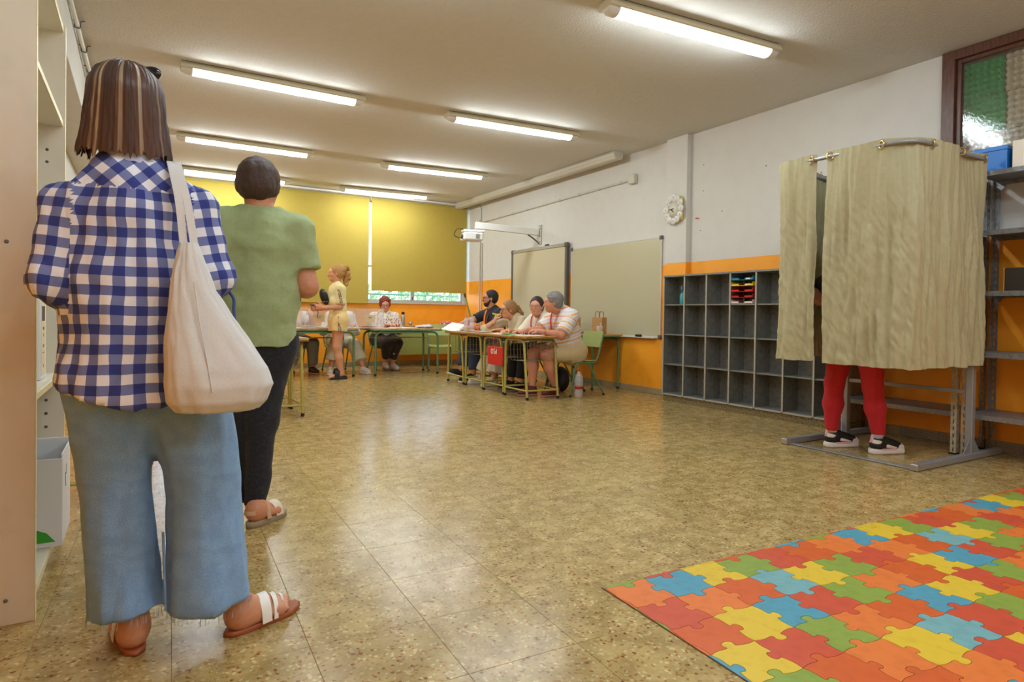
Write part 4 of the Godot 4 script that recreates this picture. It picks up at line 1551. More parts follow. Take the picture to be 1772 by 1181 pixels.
func add(J: Dictionary, called: String, arrs: Array, m: Material, label := "") -> MeshInstance3D:
	return part(J.n, called, solid(arrs, J.base), m, Vector3.ZERO, Vector3.ZERO, label)

func head_basis(J: Dictionary) -> Basis:
	return Basis(J.hr, J.hu, -J.hf)

func at_head(J: Dictionary, x: float, y: float, z: float) -> Vector3:
	return J.H + J.hr * x + J.hu * y + J.hf * z

func head_prims(J: Dictionary, jaw := 1.0) -> Array:
	var b := head_basis(J)
	var nb: Vector3 = J.S + J.sp * 0.0
	return [
		el(at_head(J, 0, 0.028, -0.012), V(0.073, 0.086, 0.094), b, 0.02),
		el(at_head(J, 0, -0.03, 0.022), V(0.060 * jaw, 0.080, 0.068), b, 0.03),
		el(at_head(J, 0, -0.085, 0.052), V(0.030 * jaw, 0.026, 0.030), b, 0.03),
		el(at_head(J, 0, 0.028, 0.068), V(0.052, 0.022, 0.020), b, 0.02),
		cp(at_head(J, 0, 0.008, 0.086), at_head(J, 0, -0.026, 0.106), 0.008, 0.0125, 0.012),
		el(at_head(J, 0.036, -0.022, 0.062), V(0.022, 0.020, 0.018), b, 0.02),
		el(at_head(J, -0.036, -0.022, 0.062), V(0.022, 0.020, 0.018), b, 0.02),
		cp(at_head(J, -0.018, -0.058, 0.083), at_head(J, 0.018, -0.058, 0.083), 0.0075, 0.0075, 0.008),
		el(at_head(J, 0.076, -0.008, -0.012), V(0.010, 0.030, 0.018), b, 0.008),
		el(at_head(J, -0.076, -0.008, -0.012), V(0.010, 0.030, 0.018), b, 0.008),
		cp(at_head(J, 0, -0.06, -0.02), nb + J.sp * 0.01, 0.052, 0.058, 0.03)]

# a hand: palm and five fingers. d: where the fingers point, n: out of the back of the hand, side: towards the thumb
func hand_prims(w: Vector3, d: Vector3, n: Vector3, side: Vector3, curl := 0.5, s := 1.0) -> Array:
	d = d.normalized()
	n = (n - d * n.dot(d)).normalized()
	var th := (side - d * side.dot(d) - n * side.dot(n)).normalized()
	var l := [cp(w - d * 0.04, w + d * 0.01, 0.026 * s, 0.024 * s, 0.02), el(w + d * 0.052 * s, V(0.040 * s, 0.050 * s, 0.016 * s), Basis(th, d, n), 0.02)]
	var lens := [0.068, 0.078, 0.072, 0.056]
	for i in 4:
		var off := (1.5 - i) * 0.0195 * s
		var root := w + d * (0.088 - 0.006 * absf(i - 1.0)) * s + th * off
		var a: float = curl * 0.55
		var d1 := (d * cos(a) - n * sin(a) + th * (1.5 - i) * 0.05).normalized()
		var d2 := (d * cos(a * 2.4) - n * sin(a * 2.4)).normalized()
		var m1: Vector3 = root + d1 * lens[i] * 0.5 * s
		l.append(cp(root - d * 0.012, m1, 0.0092 * s, 0.0085 * s, 0.006))
		l.append(cp(m1, m1 + d2 * lens[i] * 0.48 * s, 0.0085 * s, 0.0072 * s, 0.003))
	var t0 := w + d * 0.028 * s + th * 0.026 * s
	var t1 := t0 + (d * 0.6 + th * 0.8 - n * 0.25).normalized() * 0.038 * s
	var t2 := t1 + (d * 0.9 + th * 0.25 - n * 0.4).normalized() * 0.034 * s
	l.append(cp(t0, t1, 0.0125 * s, 0.0105 * s, 0.012))
	l.append(cp(t1, t2, 0.0105 * s, 0.0085 * s, 0.004))
	return l

func torso_prims(J: Dictionary, t: float) -> Array:
	var g: float = J.g
	var mid: Vector3 = J.P.lerp(J.S, 0.45)
	var l := [
		cp(J.hipL, J.hipR, 0.085 * g + t, 0.085 * g + t, 0.05),
		cp(J.P, mid, 0.125 * g + t, 0.115 * g + t, 0.06, 0, J.f, 0.78),
		cp(mid, J.S - J.sp * 0.10, 0.115 * g + t, 0.135 * g + t, 0.06, 0, J.f, 0.74),
		cp(J.shL, J.shR, 0.048 + t * 0.9, 0.048 + t * 0.9, 0.05),
		cp(J.S + J.sp * 0.03, J.S - J.sp * 0.06, 0.062 + t * 0.6, 0.10 + t, 0.06, 0, J.f, 0.7)]
	if J.has("bust"):
		for e in [-1.0, 1.0]:
			l.append(el(J.S - J.sp * 0.20 + J.r * 0.065 * e + J.f * 0.085, Vector3.ONE * (J.bust + t), Basis.IDENTITY, 0.05))
	if J.has("belly"):
		l.append(el(J.P.lerp(J.S, 0.35) + J.f * 0.06, V(0.13 + t, 0.15 + t, J.belly + t), Basis(J.r, J.sp, J.f), 0.06))
	return l

func body(J: Dictionary, skin: Material, cell := 0.012, hand_dirs := [], hcell := 0.006, jaw := 1.0, feet := false) -> void:
	var l := torso_prims(J, -0.008)
	var g: float = J.g
	for s in ["L", "R"]:
		var sh: Vector3 = J["sh" + s]
		var e: Vector3 = J["el" + s]
		var w: Vector3 = J["wl"] if s == "L" else J["wr"]
		var h: Vector3 = J["hip" + s]
		var kn: Vector3 = J["kn" + s]
		var an: Vector3 = J["al"] if s == "L" else J["ar"]
		l += [cp(sh, e, 0.046 * g, 0.038 * g, 0.03), cp(e, e.lerp(w, 0.35), 0.037 * g, 0.038 * g, 0.02), cp(e.lerp(w, 0.35), w, 0.038 * g, 0.026, 0.02)]
		l += [cp(h, kn, 0.085 * g, 0.056 * g, 0.04), cp(kn, kn.lerp(an, 0.4), 0.054 * g, 0.055 * g, 0.03), cp(kn.lerp(an, 0.4), an, 0.055 * g, 0.036, 0.03)]
		if feet:
			var ft: Vector3 = J.get("t" + s, an + J.f * 0.16 - UP * (an.y - 0.03))
			l.append(cp(an - UP * 0.02, ft, 0.036, 0.026, 0.03))
	l.append(cp(J.S, J.H - J.hu * 0.07, 0.056, 0.05, 0.03))
	var arrs := [field(l, cell), field(head_prims(J, jaw), J.get("hc", 0.0075))]
	for hd in hand_dirs:
		arrs.append(field(hand_prims(hd[0], hd[1], hd[2], hd[3], hd[4] if hd.size() > 4 else 0.5, hd[5] if hd.size() > 5 else 1.0), hcell))
	add(J, "body", arrs, skin)

func face(J: Dictionary, brow: Material, lip: Color, glasses: Material = null, lens := false) -> void:
	var b := head_basis(J)
	var dark := mat(rgb(40, 28, 22), 0.2)
	for e in [-1.0, 1.0]:
		add(J, "eye", [field([el(at_head(J, 0.030 * e, 0.006, 0.079), V(0.012, 0.0055, 0.006), b, 0.0)], 0.0025)], dark)
		add(J, "eyebrow", [field([cp(at_head(J, 0.016 * e, 0.027, 0.085), at_head(J, 0.046 * e, 0.029, 0.073), 0.0045, 0.003, 0.0)], 0.0025)], brow)
	add(J, "mouth", [field([cp(at_head(J, -0.020, -0.059, 0.088), at_head(J, 0.020, -0.059, 0.088), 0.0042, 0.0042, 0.0)], 0.0025)], mat(lip, 0.5))
	if glasses:
		var st := start()
		for e in [-1.0, 1.0]:
			var pts := []
			for k in 16:
				var a := TAU * k / 16.0
				pts.append(at_head(J, 0.033 * e + cos(a) * 0.026, 0.004 + sin(a) * 0.019, 0.100 - 0.006 * absf(cos(a) * e + 0.6)) - J.base)
			tube_into(st, pts, 0.0024, 5, false, true)
			tube_into(st, [at_head(J, 0.058 * e, 0.010, 0.095) - J.base, at_head(J, 0.079 * e, 0.010, 0.06) - J.base, at_head(J, 0.081 * e, 0.006, -0.01) - J.base], 0.0022, 5)
		tube_into(st, [at_head(J, -0.008, 0.010, 0.101) - J.base, at_head(J, 0.008, 0.010, 0.101) - J.base], 0.0022, 5)
		part(J.n, "glasses", done(st), glasses)

func sleeve(J: Dictionary, s: String, t: float, frac: float) -> Array:
	var sh: Vector3 = J["sh" + s]
	var e: Vector3 = J["el" + s]
	var w: Vector3 = J["wl"] if s == "L" else J["wr"]
	var g: float = J.g
	if frac <= 1.0:
		return [cp(sh, sh.lerp(e, frac), 0.049 * g + t * 0.9, 0.045 * g + t * 1.2, 0.035, 1)]
	return [cp(sh, e, 0.049 * g + t * 0.9, 0.041 * g + t, 0.035), cp(e, e.lerp(w, frac - 1.0), 0.043 * g + t, 0.036 * g + t, 0.03, 1)]

# a shirt whose stripes follow the trunk and the sleeves
func striped(mi: MeshInstance3D, J: Dictionary, per: float) -> void:
	var arr := mi.mesh.surface_get_arrays(0)
	var vs: PackedVector3Array = arr[Mesh.ARRAY_VERTEX]
	var uv := PackedVector2Array()
	for p in vs:
		var q: Vector3 = p + J.base
		var v: float = (q - J.P).dot(J.sp)
		for s in ["L", "R"]:
			var sh: Vector3 = J["sh" + s]
			var ax: Vector3 = (J["el" + s] - sh).normalized()
			var h := (q - sh).dot(ax)
			if h > 0.045 and (q - sh - ax * h).length() < 0.125 and absf((q - J.S).dot(J.r)) > 0.18:
				v = -h
		uv.append(Vector2(0.5, v / per))
	arr[Mesh.ARRAY_TEX_UV] = uv
	var m := ArrayMesh.new()
	m.add_surface_from_arrays(Mesh.PRIMITIVE_TRIANGLES, arr)
	mi.mesh = m

func top(J: Dictionary, called: String, m: Material, t: float, frac: float, hem_along: float, cell := 0.012, fold := 0.006, extra := [], hem_r := 0.0) -> MeshInstance3D:
	# hem_along: how far past the pelvis the hem drops, along the spine
	var l := torso_prims(J, t)
	l.remove_at(0)
	var hem: Vector3 = J.P - J.sp * hem_along
	l[0] = cp(J.P.lerp(J.S, 0.45), hem, 0.118 * J.g + t, 0.135 * J.g + t + hem_r, 0.06, 1, J.f, 0.8)
	l += sleeve(J, "L", t, frac) + sleeve(J, "R", t, frac)
	l += extra
	return add(J, called, [ruffle(field(l, cell), fold, V(11, 7, 11), 5)], m)

func trousers(J: Dictionary, m: Material, t: float, frac: float, r_end: float, cell := 0.012, fold := 0.005, called := "trousers", r_knee := 0.0) -> MeshInstance3D:
	var g: float = J.g
	var l := [cp(J.hipL, J.hipR, 0.092 * g + t, 0.092 * g + t, 0.05), cp(J.P, J.P + J.sp * 0.12, 0.125 * g + t, 0.118 * g + t, 0.05, 1, J.f, 0.8)]
	for s in ["L", "R"]:
		var h: Vector3 = J["hip" + s]
		var kn: Vector3 = J["kn" + s]
		var an: Vector3 = J["al"] if s == "L" else J["ar"]
		var rk: float = r_knee if r_knee > 0.0 else 0.070 * g + t
		if frac <= 1.0:
			l.append(cp(h, h.lerp(kn, frac), 0.092 * g + t, r_end, 0.04, 1))
		else:
			l.append(cp(h, kn, 0.092 * g + t, rk, 0.04))
			l.append(cp(kn, kn.lerp(an, frac - 1.0), rk, r_end, 0.03, 1))
	return add(J, called, [ruffle(field(l, cell), fold, V(10, 6, 10), 8)], m)

# a shoe with a sole; heel on the floor, toe direction
func shoe(J: Dictionary, heel: Vector3, d: Vector3, m: Material, sole_m: Material, len := 0.26, cell := 0.007, tilt := 0.0) -> void:
	d = (d.normalized() + UP * tilt).normalized()
	var u := d.cross(UP).cross(d).normalized()
	var b := heel
	var l := [
		cp(b + d * 0.045 + u * 0.055, b + d * (len - 0.05) + u * 0.042, 0.040, 0.038, 0.03, 0, u, 0.95),
		cp(b + d * 0.045 + u * 0.05, b + d * 0.055 + u * 0.10, 0.042, 0.040, 0.02, 1),
		cp(b + d * 0.08 + u * 0.085, b + d * (len - 0.09) + u * 0.055, 0.034, 0.036, 0.03),
		cut(-u, -(b + u * 0.018).dot(u))]
	var up := add(J, "shoe", [field(l, cell)], m)
	var s := [cp(b + d * 0.045 + u * 0.012, b + d * (len - 0.05) + u * 0.012, 0.046, 0.047, 0.02), cut(-u, -b.dot(u)), cut(u, (b + u * 0.024).dot(u))]
	part(up, "sole", solid([field(s, cell)], J.base), sole_m)

func hair_cap(J: Dictionary, grow := 0.012, back := 0.0, low := 0.0) -> Array:
	var b := head_basis(J)
	return [el(at_head(J, 0, 0.034, -0.027 - back), V(0.075 + grow, 0.088 + grow, 0.094 + grow + back), b, 0.02),
		el(at_head(J, 0, -0.02 - low, -0.05), V(0.070 + grow * 0.7, 0.06, 0.055 + grow * 0.7), b, 0.03),
		el(at_head(J, 0, -0.020, 0.102), V(0.084, 0.114, 0.074), b, 0.012, -1)]

func lanyard(J: Dictionary, m: Material, drop := 0.24, width := 0.009, out := 0.0) -> void:
	var st := start()
	for e in [-1.0, 1.0]:
		var a: Vector3 = J.S + J.sp * 0.055 - J.f * 0.05 + J.r * 0.045 * e
		var b: Vector3 = J.S + J.sp * 0.045 + J.f * (0.045 + out) + J.r * 0.075 * e
		var c: Vector3 = J.S - J.sp * 0.10 + J.f * (0.128 + out) + J.r * 0.045 * e
		var d: Vector3 = J.S - J.sp * drop + J.f * (0.150 + out) + J.r * 0.008 * e
		var pts := rounded([a, b, c, d], 0.05, 4)
		for i in pts.size() - 1:
			var w: Vector3 = (J.r * 0.8 + J.f * 0.3 * e).normalized() * width
			var p: Vector3 = pts[i] - J.base
			var q: Vector3 = pts[i + 1] - J.base
			st.set_smooth_group(0)
			q4(st, p - w, p + w, q + w, q - w, J.f)
			q4(st, p - w - J.f * 0.003, p + w - J.f * 0.003, q + w - J.f * 0.003, q - w - J.f * 0.003, -J.f)
	part(J.n, "lanyard", done(st), m)

func skin(c: Color, seed_: int) -> StandardMaterial3D:
	var m := mottled(c, 0.55, 0.06, seed_, Vector3.ONE * 7.0, 0.0, 0.03, false)
	m.subsurf_scatter_enabled = true
	m.subsurf_scatter_strength = 0.05
	return m

func build_people() -> void:
	plaid_woman()
	green_person()
	ponytail_voter()
	table_officials()
	party_officials()
	booth_voter()

# bare foot in a sandal. heel point on the floor, direction, side of the big toe
func foot_prims(heel: Vector3, d: Vector3, big: Vector3, ankle: Vector3, y0: float, len := 0.235) -> Array:
	d = d.normalized()
	var b := heel + UP * y0
	var l := [
		el(b + d * 0.035 + UP * 0.032, V(0.030, 0.033, 0.036), Basis(big, UP, d), 0.02),
		cp(b + d * 0.045 + UP * 0.045, ankle, 0.034, 0.036, 0.03),
		cp(b + d * 0.05 + UP * 0.055, b + d * len * 0.66 + UP * 0.030 + big * 0.006, 0.034, 0.024, 0.03),
		cp(b + d * 0.05 + UP * 0.024 - big * 0.008, b + d * len * 0.66 + UP * 0.018 - big * 0.024, 0.026, 0.018, 0.02),
		cp(b + d * len * 0.66 + UP * 0.020 + big * 0.022, b + d * len * 0.66 + UP * 0.018 - big * 0.028, 0.021, 0.017, 0.02)]
	for i in 5:
		var o := (0.028 - 0.0145 * i)
		var q := b + d * (len * 0.70 - 0.008 * i * 0.6) + big * o + UP * 0.016
		var e := b + d * (len - 0.014 - 0.010 * i) + big * (o * 1.12) + UP * 0.012
		var r := 0.0125 if i == 0 else 0.0092 - 0.0005 * i
		l.append(cp(q, e, r * 1.05, r, 0.006))
	return l

func sole_outline(heel: Vector3, d: Vector3, big: Vector3, len: float, y: float, t: float, base: Vector3) -> ArrayMesh:
	# foot-shaped sole as a swept outline
	var out := [[0.0, 0.0], [0.02, 0.024], [0.06, 0.033], [0.11, 0.031], [0.16, 0.040], [0.20, 0.044], [0.235, 0.036], [0.255, 0.012]]
	var outb := [[0.255, -0.004], [0.235, -0.024], [0.20, -0.042], [0.16, -0.043], [0.11, -0.035], [0.06, -0.033], [0.02, -0.024]]
	var rings := []
	for yy in [0.0, 0.003, t - 0.003, t]:
		var sh := 1.0 if yy > 0.001 and yy < t - 0.001 else 0.95
		var ring := []
		for p in out + outb:
			var fx: float = (p[0] - 0.12) * sh + 0.12
			ring.append(heel - base + d * ((fx - 0.01) * len / 0.235) + big * p[1] * sh + UP * (y + yy))
		rings.append(ring)
	return loft(rings)

# a band over the foot from a to b, arching up by c's height
func strap(a: Vector3, c: Vector3, b: Vector3, w: Vector3, t: float, base: Vector3) -> ArrayMesh:
	var rows := [[], [], []]
	var mid := (a + b) * 0.5
	for k in 17:
		var an := PI * k / 16.0
		var p := mid + (a - mid) * cos(an) + (c - mid) * pow(sin(an), 0.8) - base
		for i in 3:
			rows[i].append(p + w * (i - 1.0))
	return sheet(rows, t)

func plaid_woman() -> void:
	var base := V(0.09, 0, -2.0)
	var J := figure("woman seen from behind in a blue and white gingham shirt and wide jeans", {
		"base": base, "f": V(0, 0, -1), "P": V(0.015, 0.86, -2.02), "S": V(-0.015, 1.295, -2.02), "H": V(-0.035, 1.50, -2.04), "hf": V(0.1, -0.03, -1),
		"wl": V(-0.07, 1.01, -2.24), "wr": V(0.09, 1.02, -2.24), "elL": V(-0.195, 1.02, -2.0), "elR": V(0.188, 1.045, -2.0), "al": V(-0.005, 0.10, -2.045), "ar": V(0.248, 0.09, -1.99),
		"sw": 0.148, "hw": 0.09, "g": 0.98, "knL": V(-0.055, 0.47, -2.06), "knR": V(0.16, 0.47, -2.03)})
	# sloping shoulders, the one with the bag held a little higher
	J.shL = V(-0.168, 1.215, -2.02)
	J.shR = V(0.142, 1.240, -2.02)
	var sk := skin(rgb(206, 146, 112), 201)
	# body: legs end in detailed bare feet
	var l := torso_prims(J, -0.02)
	for s in ["L", "R"]:
		var w: Vector3 = J.wl if s == "L" else J.wr
		var an: Vector3 = J.al if s == "L" else J.ar
		l += [cp(J["sh" + s], J["el" + s], 0.040, 0.034, 0.03), cp(J["el" + s], w, 0.033, 0.025, 0.03), cp(J["hip" + s], J["kn" + s], 0.08, 0.055, 0.04), cp(J["kn" + s], J["kn" + s].lerp(an, 0.4), 0.054, 0.055, 0.03), cp(J["kn" + s].lerp(an, 0.4), an, 0.050, 0.028, 0.03)]
	l.remove_at(3)
	l.append(cp(J.shL, V(-0.02, 1.28, -2.02), 0.035, 0.045, 0.03))
	l.append(cp(J.shR, V(-0.02, 1.28, -2.02), 0.035, 0.045, 0.03))
	l.append(cp(J.S, J.H - UP * 0.07, 0.054, 0.05, 0.03))
	var y0 := 0.014
	var hl := V(-0.004, 0, -1.995)
	var dl := V(-0.15, 0, -0.98).normalized()
	var bl := V(0.98, 0, -0.15)
	var hr := V(0.222, 0, -1.985)
	var dr := V(0.90, 0, -0.42).normalized()
	var brr := V(-0.42, 0, -0.90)
	var hands := []
	hands.append(field(hand_prims(J.wl, V(0.7, 0.1, -0.6), UP, V(0, 0, -1), 0.8), 0.006))
	hands.append(field(hand_prims(J.wr, V(-0.7, 0.1, -0.6), UP, V(0, 0, -1), 0.8), 0.006))
	var fl := field(foot_prims(hl, dl, bl, J.al + UP * 0.08, y0, 0.225), 0.0045)
	var fr := field(foot_prims(hr, dr, brr, V(0.228, 0.17, -1.985), y0, 0.235), 0.0045)
	add(J, "body", [field(l, 0.013), field(head_prims(J), 0.007), fl, fr] + hands, sk)
	# sandals: tan soles, white straps
	var tan := mat(rgb(158, 84, 48), 0.5)
	var wh := mat(rgb(236, 232, 224), 0.5)
	for s in [[hl, dl, bl], [hr, dr, brr]]:
		var so := part(J.n, "sandal", sole_outline(s[0], s[1], s[2], 0.24, 0.0, y0 + 0.002, base), tan)
		var b: Vector3 = s[0] + UP * y0
		var d: Vector3 = s[1]
		var g: Vector3 = s[2]
		part(so, "strap", strap(b + d * 0.125 + g * 0.040, b + d * 0.112 + UP * 0.073, b + d * 0.105 - g * 0.044, d * 0.016, 0.003, base), wh)
		part(so, "strap", strap(b + d * 0.160 + g * 0.044, b + d * 0.150 + UP * 0.060, b + d * 0.135 - g * 0.044, d * 0.007, 0.003, base), wh)
		part(so, "toe_loop", strap(b + d * 0.185 + g * 0.042, b + d * 0.19 + UP * 0.040 + g * 0.02, b + d * 0.19 + g * 0.006, d * 0.004, 0.003, base), wh)
	# jeans
	var denim := mat(Color.WHITE, 0.9)
	denim.albedo_texture = noise_tex(211, 0.09, [rgb(112, 148, 186), rgb(128, 164, 202), rgb(143, 178, 214)], [0.2, 0.5, 0.85], FastNoiseLite.TYPE_SIMPLEX_SMOOTH, 512, false, 5)
	denim.detail_enabled = true
	denim.detail_albedo = noise_tex(212, 0.012, [Color(0.93, 0.94, 0.96), Color.WHITE], [0.3, 0.7], FastNoiseLite.TYPE_SIMPLEX_SMOOTH, 256)
	denim.detail_blend_mode = BaseMaterial3D.BLEND_MODE_MUL
	tri(denim, Vector3.ONE * 5.0, false)
	denim.rim_enabled = true
	denim.rim = 0.2
	var jl := [
		cp(V(-0.062, 0.74, -2.02), V(0.098, 0.74, -2.02), 0.108, 0.110, 0.05),
		cp(V(0.015, 0.78, -2.02), V(0.015, 0.86, -2.02), 0.14, 0.12, 0.04, 1, J.f, 0.7),
		cp(V(-0.062, 0.74, -2.02), V(-0.055, 0.50, -2.05), 0.112, 0.086, 0.03),
		cp(V(-0.055, 0.50, -2.05), V(-0.027, 0.118, -2.035), 0.086, 0.094, 0.015, 1),
		cp(V(0.112, 0.74, -2.02), V(0.160, 0.46, -2.02), 0.116, 0.094, 0.03),
		cp(V(0.158, 0.46, -2.02), V(0.178, 0.108, -1.995), 0.094, 0.112, 0.015, 1)]
	var ja := ruffle(ruffle(field(jl, 0.0105), 0.013, V(9, 1.6, 9), 31), 0.003, V(20, 7, 20), 37)
	var je := add(J, "jeans", [ja], denim)
	var thread := mat(rgb(176, 184, 194), 0.9)
	var fst := start()
	var fringe := RandomNumberGenerator.new()
	fringe.seed = 4
	for c in [[V(-0.027, 0.118, -2.035), 0.094], [V(0.178, 0.108, -1.995), 0.112]]:
		for k in 70:
			var a := fringe.randf() * TAU
			var p: Vector3 = c[0] + V(cos(a), 0, sin(a)) * (c[1] * 0.985) - base
			tube_into(fst, [p + UP * 0.006, p + V(fringe.randf_range(-0.004, 0.004), -fringe.randf_range(0.006, 0.02), fringe.randf_range(-0.004, 0.004))], 0.0007, 3, false)
	part(je, "frayed_hem", done(fst), thread)
	part(je, "side_seam", tube([V(0.058, 0.34, -1.965) - base, V(0.062, 0.22, -1.958) - base, V(0.066, 0.125, -1.955) - base], 0.0035, 5), denim)
	# shirt
	var sl := [
		cp(V(-0.015, 1.17, -2.02), V(-0.005, 1.00, -2.02), 0.146, 0.158, 0.06, 0, J.f, 0.72),
		cp(V(-0.005, 1.00, -2.02), V(0.008, 0.66, -2.015), 0.158, 0.212, 0.06, 0, J.f, 0.74),
		cp(J.shL + V(0.01, 0, 0), V(-0.03, 1.29, -2.02), 0.055, 0.068, 0.04), cp(V(-0.01, 1.29, -2.02), J.shR - V(0.01, 0, 0), 0.068, 0.055, 0.04),
		cp(V(-0.02, 1.36, -2.02), V(-0.015, 1.22, -2.015), 0.066, 0.125, 0.05, 0, J.f, 0.75),
		cp(J.shL, J.elL, 0.054, 0.050, 0.03), cp(J.elL, J.wl.lerp(J.elL, 0.25), 0.051, 0.046, 0.03, 1),
		cp(J.shR, J.elR, 0.054, 0.052, 0.03), cp(J.elR, J.wr.lerp(J.elR, 0.2), 0.052, 0.046, 0.03, 1),
		hemline(0.005, 0.690, 1.5)]
	var sa := ruffle(ruffle(field(sl, 0.0095), 0.011, V(12, 4.5, 12), 41), 0.004, V(26, 12, 26), 43)
	part(J.n, "gingham_shirt", gingham(sa, J, base), gingham_mat())
	var col := []
	for k in 21:
		var a := PI * (0.02 + 0.96 * k / 20.0)
		col.append(V(-0.022 + cos(a) * 0.073, 1.358 + 0.012 * sin(a), -2.03 + sin(a) * 0.062) - base)
	var crow := [[], [], []]
	for p in col:
		crow[0].append(p + V(0, -0.03, 0.012))
		crow[1].append(p + V(0, 0.0, 0.006))
		crow[2].append(p + V(0, 0.018, -0.004))
	part(J.n, "collar", sheet(crow, 0.005), cloth(rgb(196, 204, 226), 214))
	for k in 2:
		var tie := [V(0.222, 1.01, -2.02), V(0.24, 0.985, -2.01), V(0.236, 0.95, -2.0), V(0.244 + 0.01 * k, 0.90, -2.0)]
		if k == 0:
			var pts := []
			for p in tie:
				pts.append(p - base)
			part(J.n, "sleeve_tie", tube(rounded(pts, 0.02), 0.0045, 6), cloth(rgb(70, 84, 140), 215))
	long_hair(J, base)
	# sunglasses pushed up on the hair
	var sg := start()
	var glb := Basis(V(0.93, 0.25, 0.25).normalized(), V(-0.25, 0.96, 0).normalized(), V(-0.2, 0, 0.97).normalized()).orthonormalized()
	tube_into(sg, rounded([V(-0.115, 1.600, -2.10) - base, V(-0.105, 1.622, -2.085) - base, V(-0.035, 1.632, -2.09) - base, V(0.0, 1.635, -2.08) - base, V(0.045, 1.618, -2.06) - base], 0.03), 0.005, 6)
	part(J.n, "sunglasses", done(sg), M.black)
	for p in [V(-0.082, 1.610, -2.105), V(0.022, 1.612, -2.058)]:
		part(J.n, "sunglasses_lens", solid([field([el(p, V(0.030, 0.021, 0.010), glb, 0.0)], 0.004)], base), mat(rgb(26, 22, 26), 0.12))
	tote_bag()

func gingham_mat() -> StandardMaterial3D:
	var n := 128
	var im := Image.create(n, n, false, Image.FORMAT_RGB8)
	var r2 := RandomNumberGenerator.new()
	r2.seed = 99
	for y in n:
		for x in n:
			var a := 1 if x < n / 2 else 0
			var b := 1 if y < n / 2 else 0
			var c: Color = [rgb(228, 228, 234), rgb(112, 122, 172), rgb(46, 58, 132)][a + b]
			if a + b == 1:
				c = c.lerp(rgb(150, 158, 196), 0.35 if ((x + y) % 4) < 2 else 0.0)
			c = c.lerp(Color.WHITE if a + b == 0 else rgb(30, 36, 84), r2.randf() * 0.12)
			im.set_pixel(x, y, c)
	im.generate_mipmaps()
	var m := mat(Color.WHITE, 0.9)
	m.albedo_texture = ImageTexture.create_from_image(im)
	m.rim_enabled = true
	m.rim = 0.12
	return m

# lays the check on the shirt panel by panel: sleeves round the arm, yoke on the bias, body round the trunk
func gingham(a: Array, J: Dictionary, base: Vector3) -> ArrayMesh:
	var vs: PackedVector3Array = a[0]
	var tr: PackedInt32Array = a[1]
	var ns: PackedVector3Array = a[2]
	var per := 0.0505
	var st := SurfaceTool.new()
	st.begin(Mesh.PRIMITIVE_TRIANGLES)
	var n := FastNoiseLite.new()
	n.seed = 3
	n.frequency = 5.0
	for i in range(0, tr.size(), 3):
		var c := (vs[tr[i]] + vs[tr[i + 1]] + vs[tr[i + 2]]) / 3.0
		var zone := 0
		var side := 0.0
		if c.x < J.shL.x + 0.018 - maxf(0.0, 1.25 - c.y) * 0.02 and c.y > 0.93 and c.y < 1.32 and absf(c.x - lerpf(J.shL.x, J.elL.x, clampf((J.shL.y - c.y) / 0.25, 0, 1))) < 0.072:
			zone = 1
			side = -1.0
		elif c.x > J.shR.x - 0.016 + maxf(0.0, 1.25 - c.y) * 0.02 and c.y > 0.95 and c.y < 1.33:
			zone = 1
			side = 1.0
		elif c.y > 1.262 + 0.25 * absf(c.x + 0.015) * 0.3 and c.z > -2.05:
			zone = 2
		for k in 3:
			var p := vs[tr[i + k]]
			var uv: Vector2
			var wob := n.get_noise_3dv(p) * 0.006
			if zone == 1:
				var sh: Vector3 = J.shL if side < 0.0 else J.shR
				var e: Vector3 = J.elL if side < 0.0 else J.elR
				var ax := (e - sh).normalized()
				var h := (p - sh).dot(ax)
				var q := p - sh - ax * h
				uv = Vector2(atan2(q.x * side, q.z) * 0.058 + wob, h + 0.01)
			elif zone == 2:
				uv = Vector2((p.x + 0.015) * 0.72 + p.y * 0.72, (p.x + 0.015) * -0.72 + p.y * 0.72)
			else:
				var q := p - V(0.0, 0, -2.02)
				var ang := atan2(q.x, q.z * 1.3)
				uv = Vector2(ang * 0.165 + wob + 0.01, -p.y + wob * 0.7)
			st.set_normal(ns[tr[i + k]])
			st.set_uv(uv / per)
			st.add_vertex(p - base)
	return st.commit()

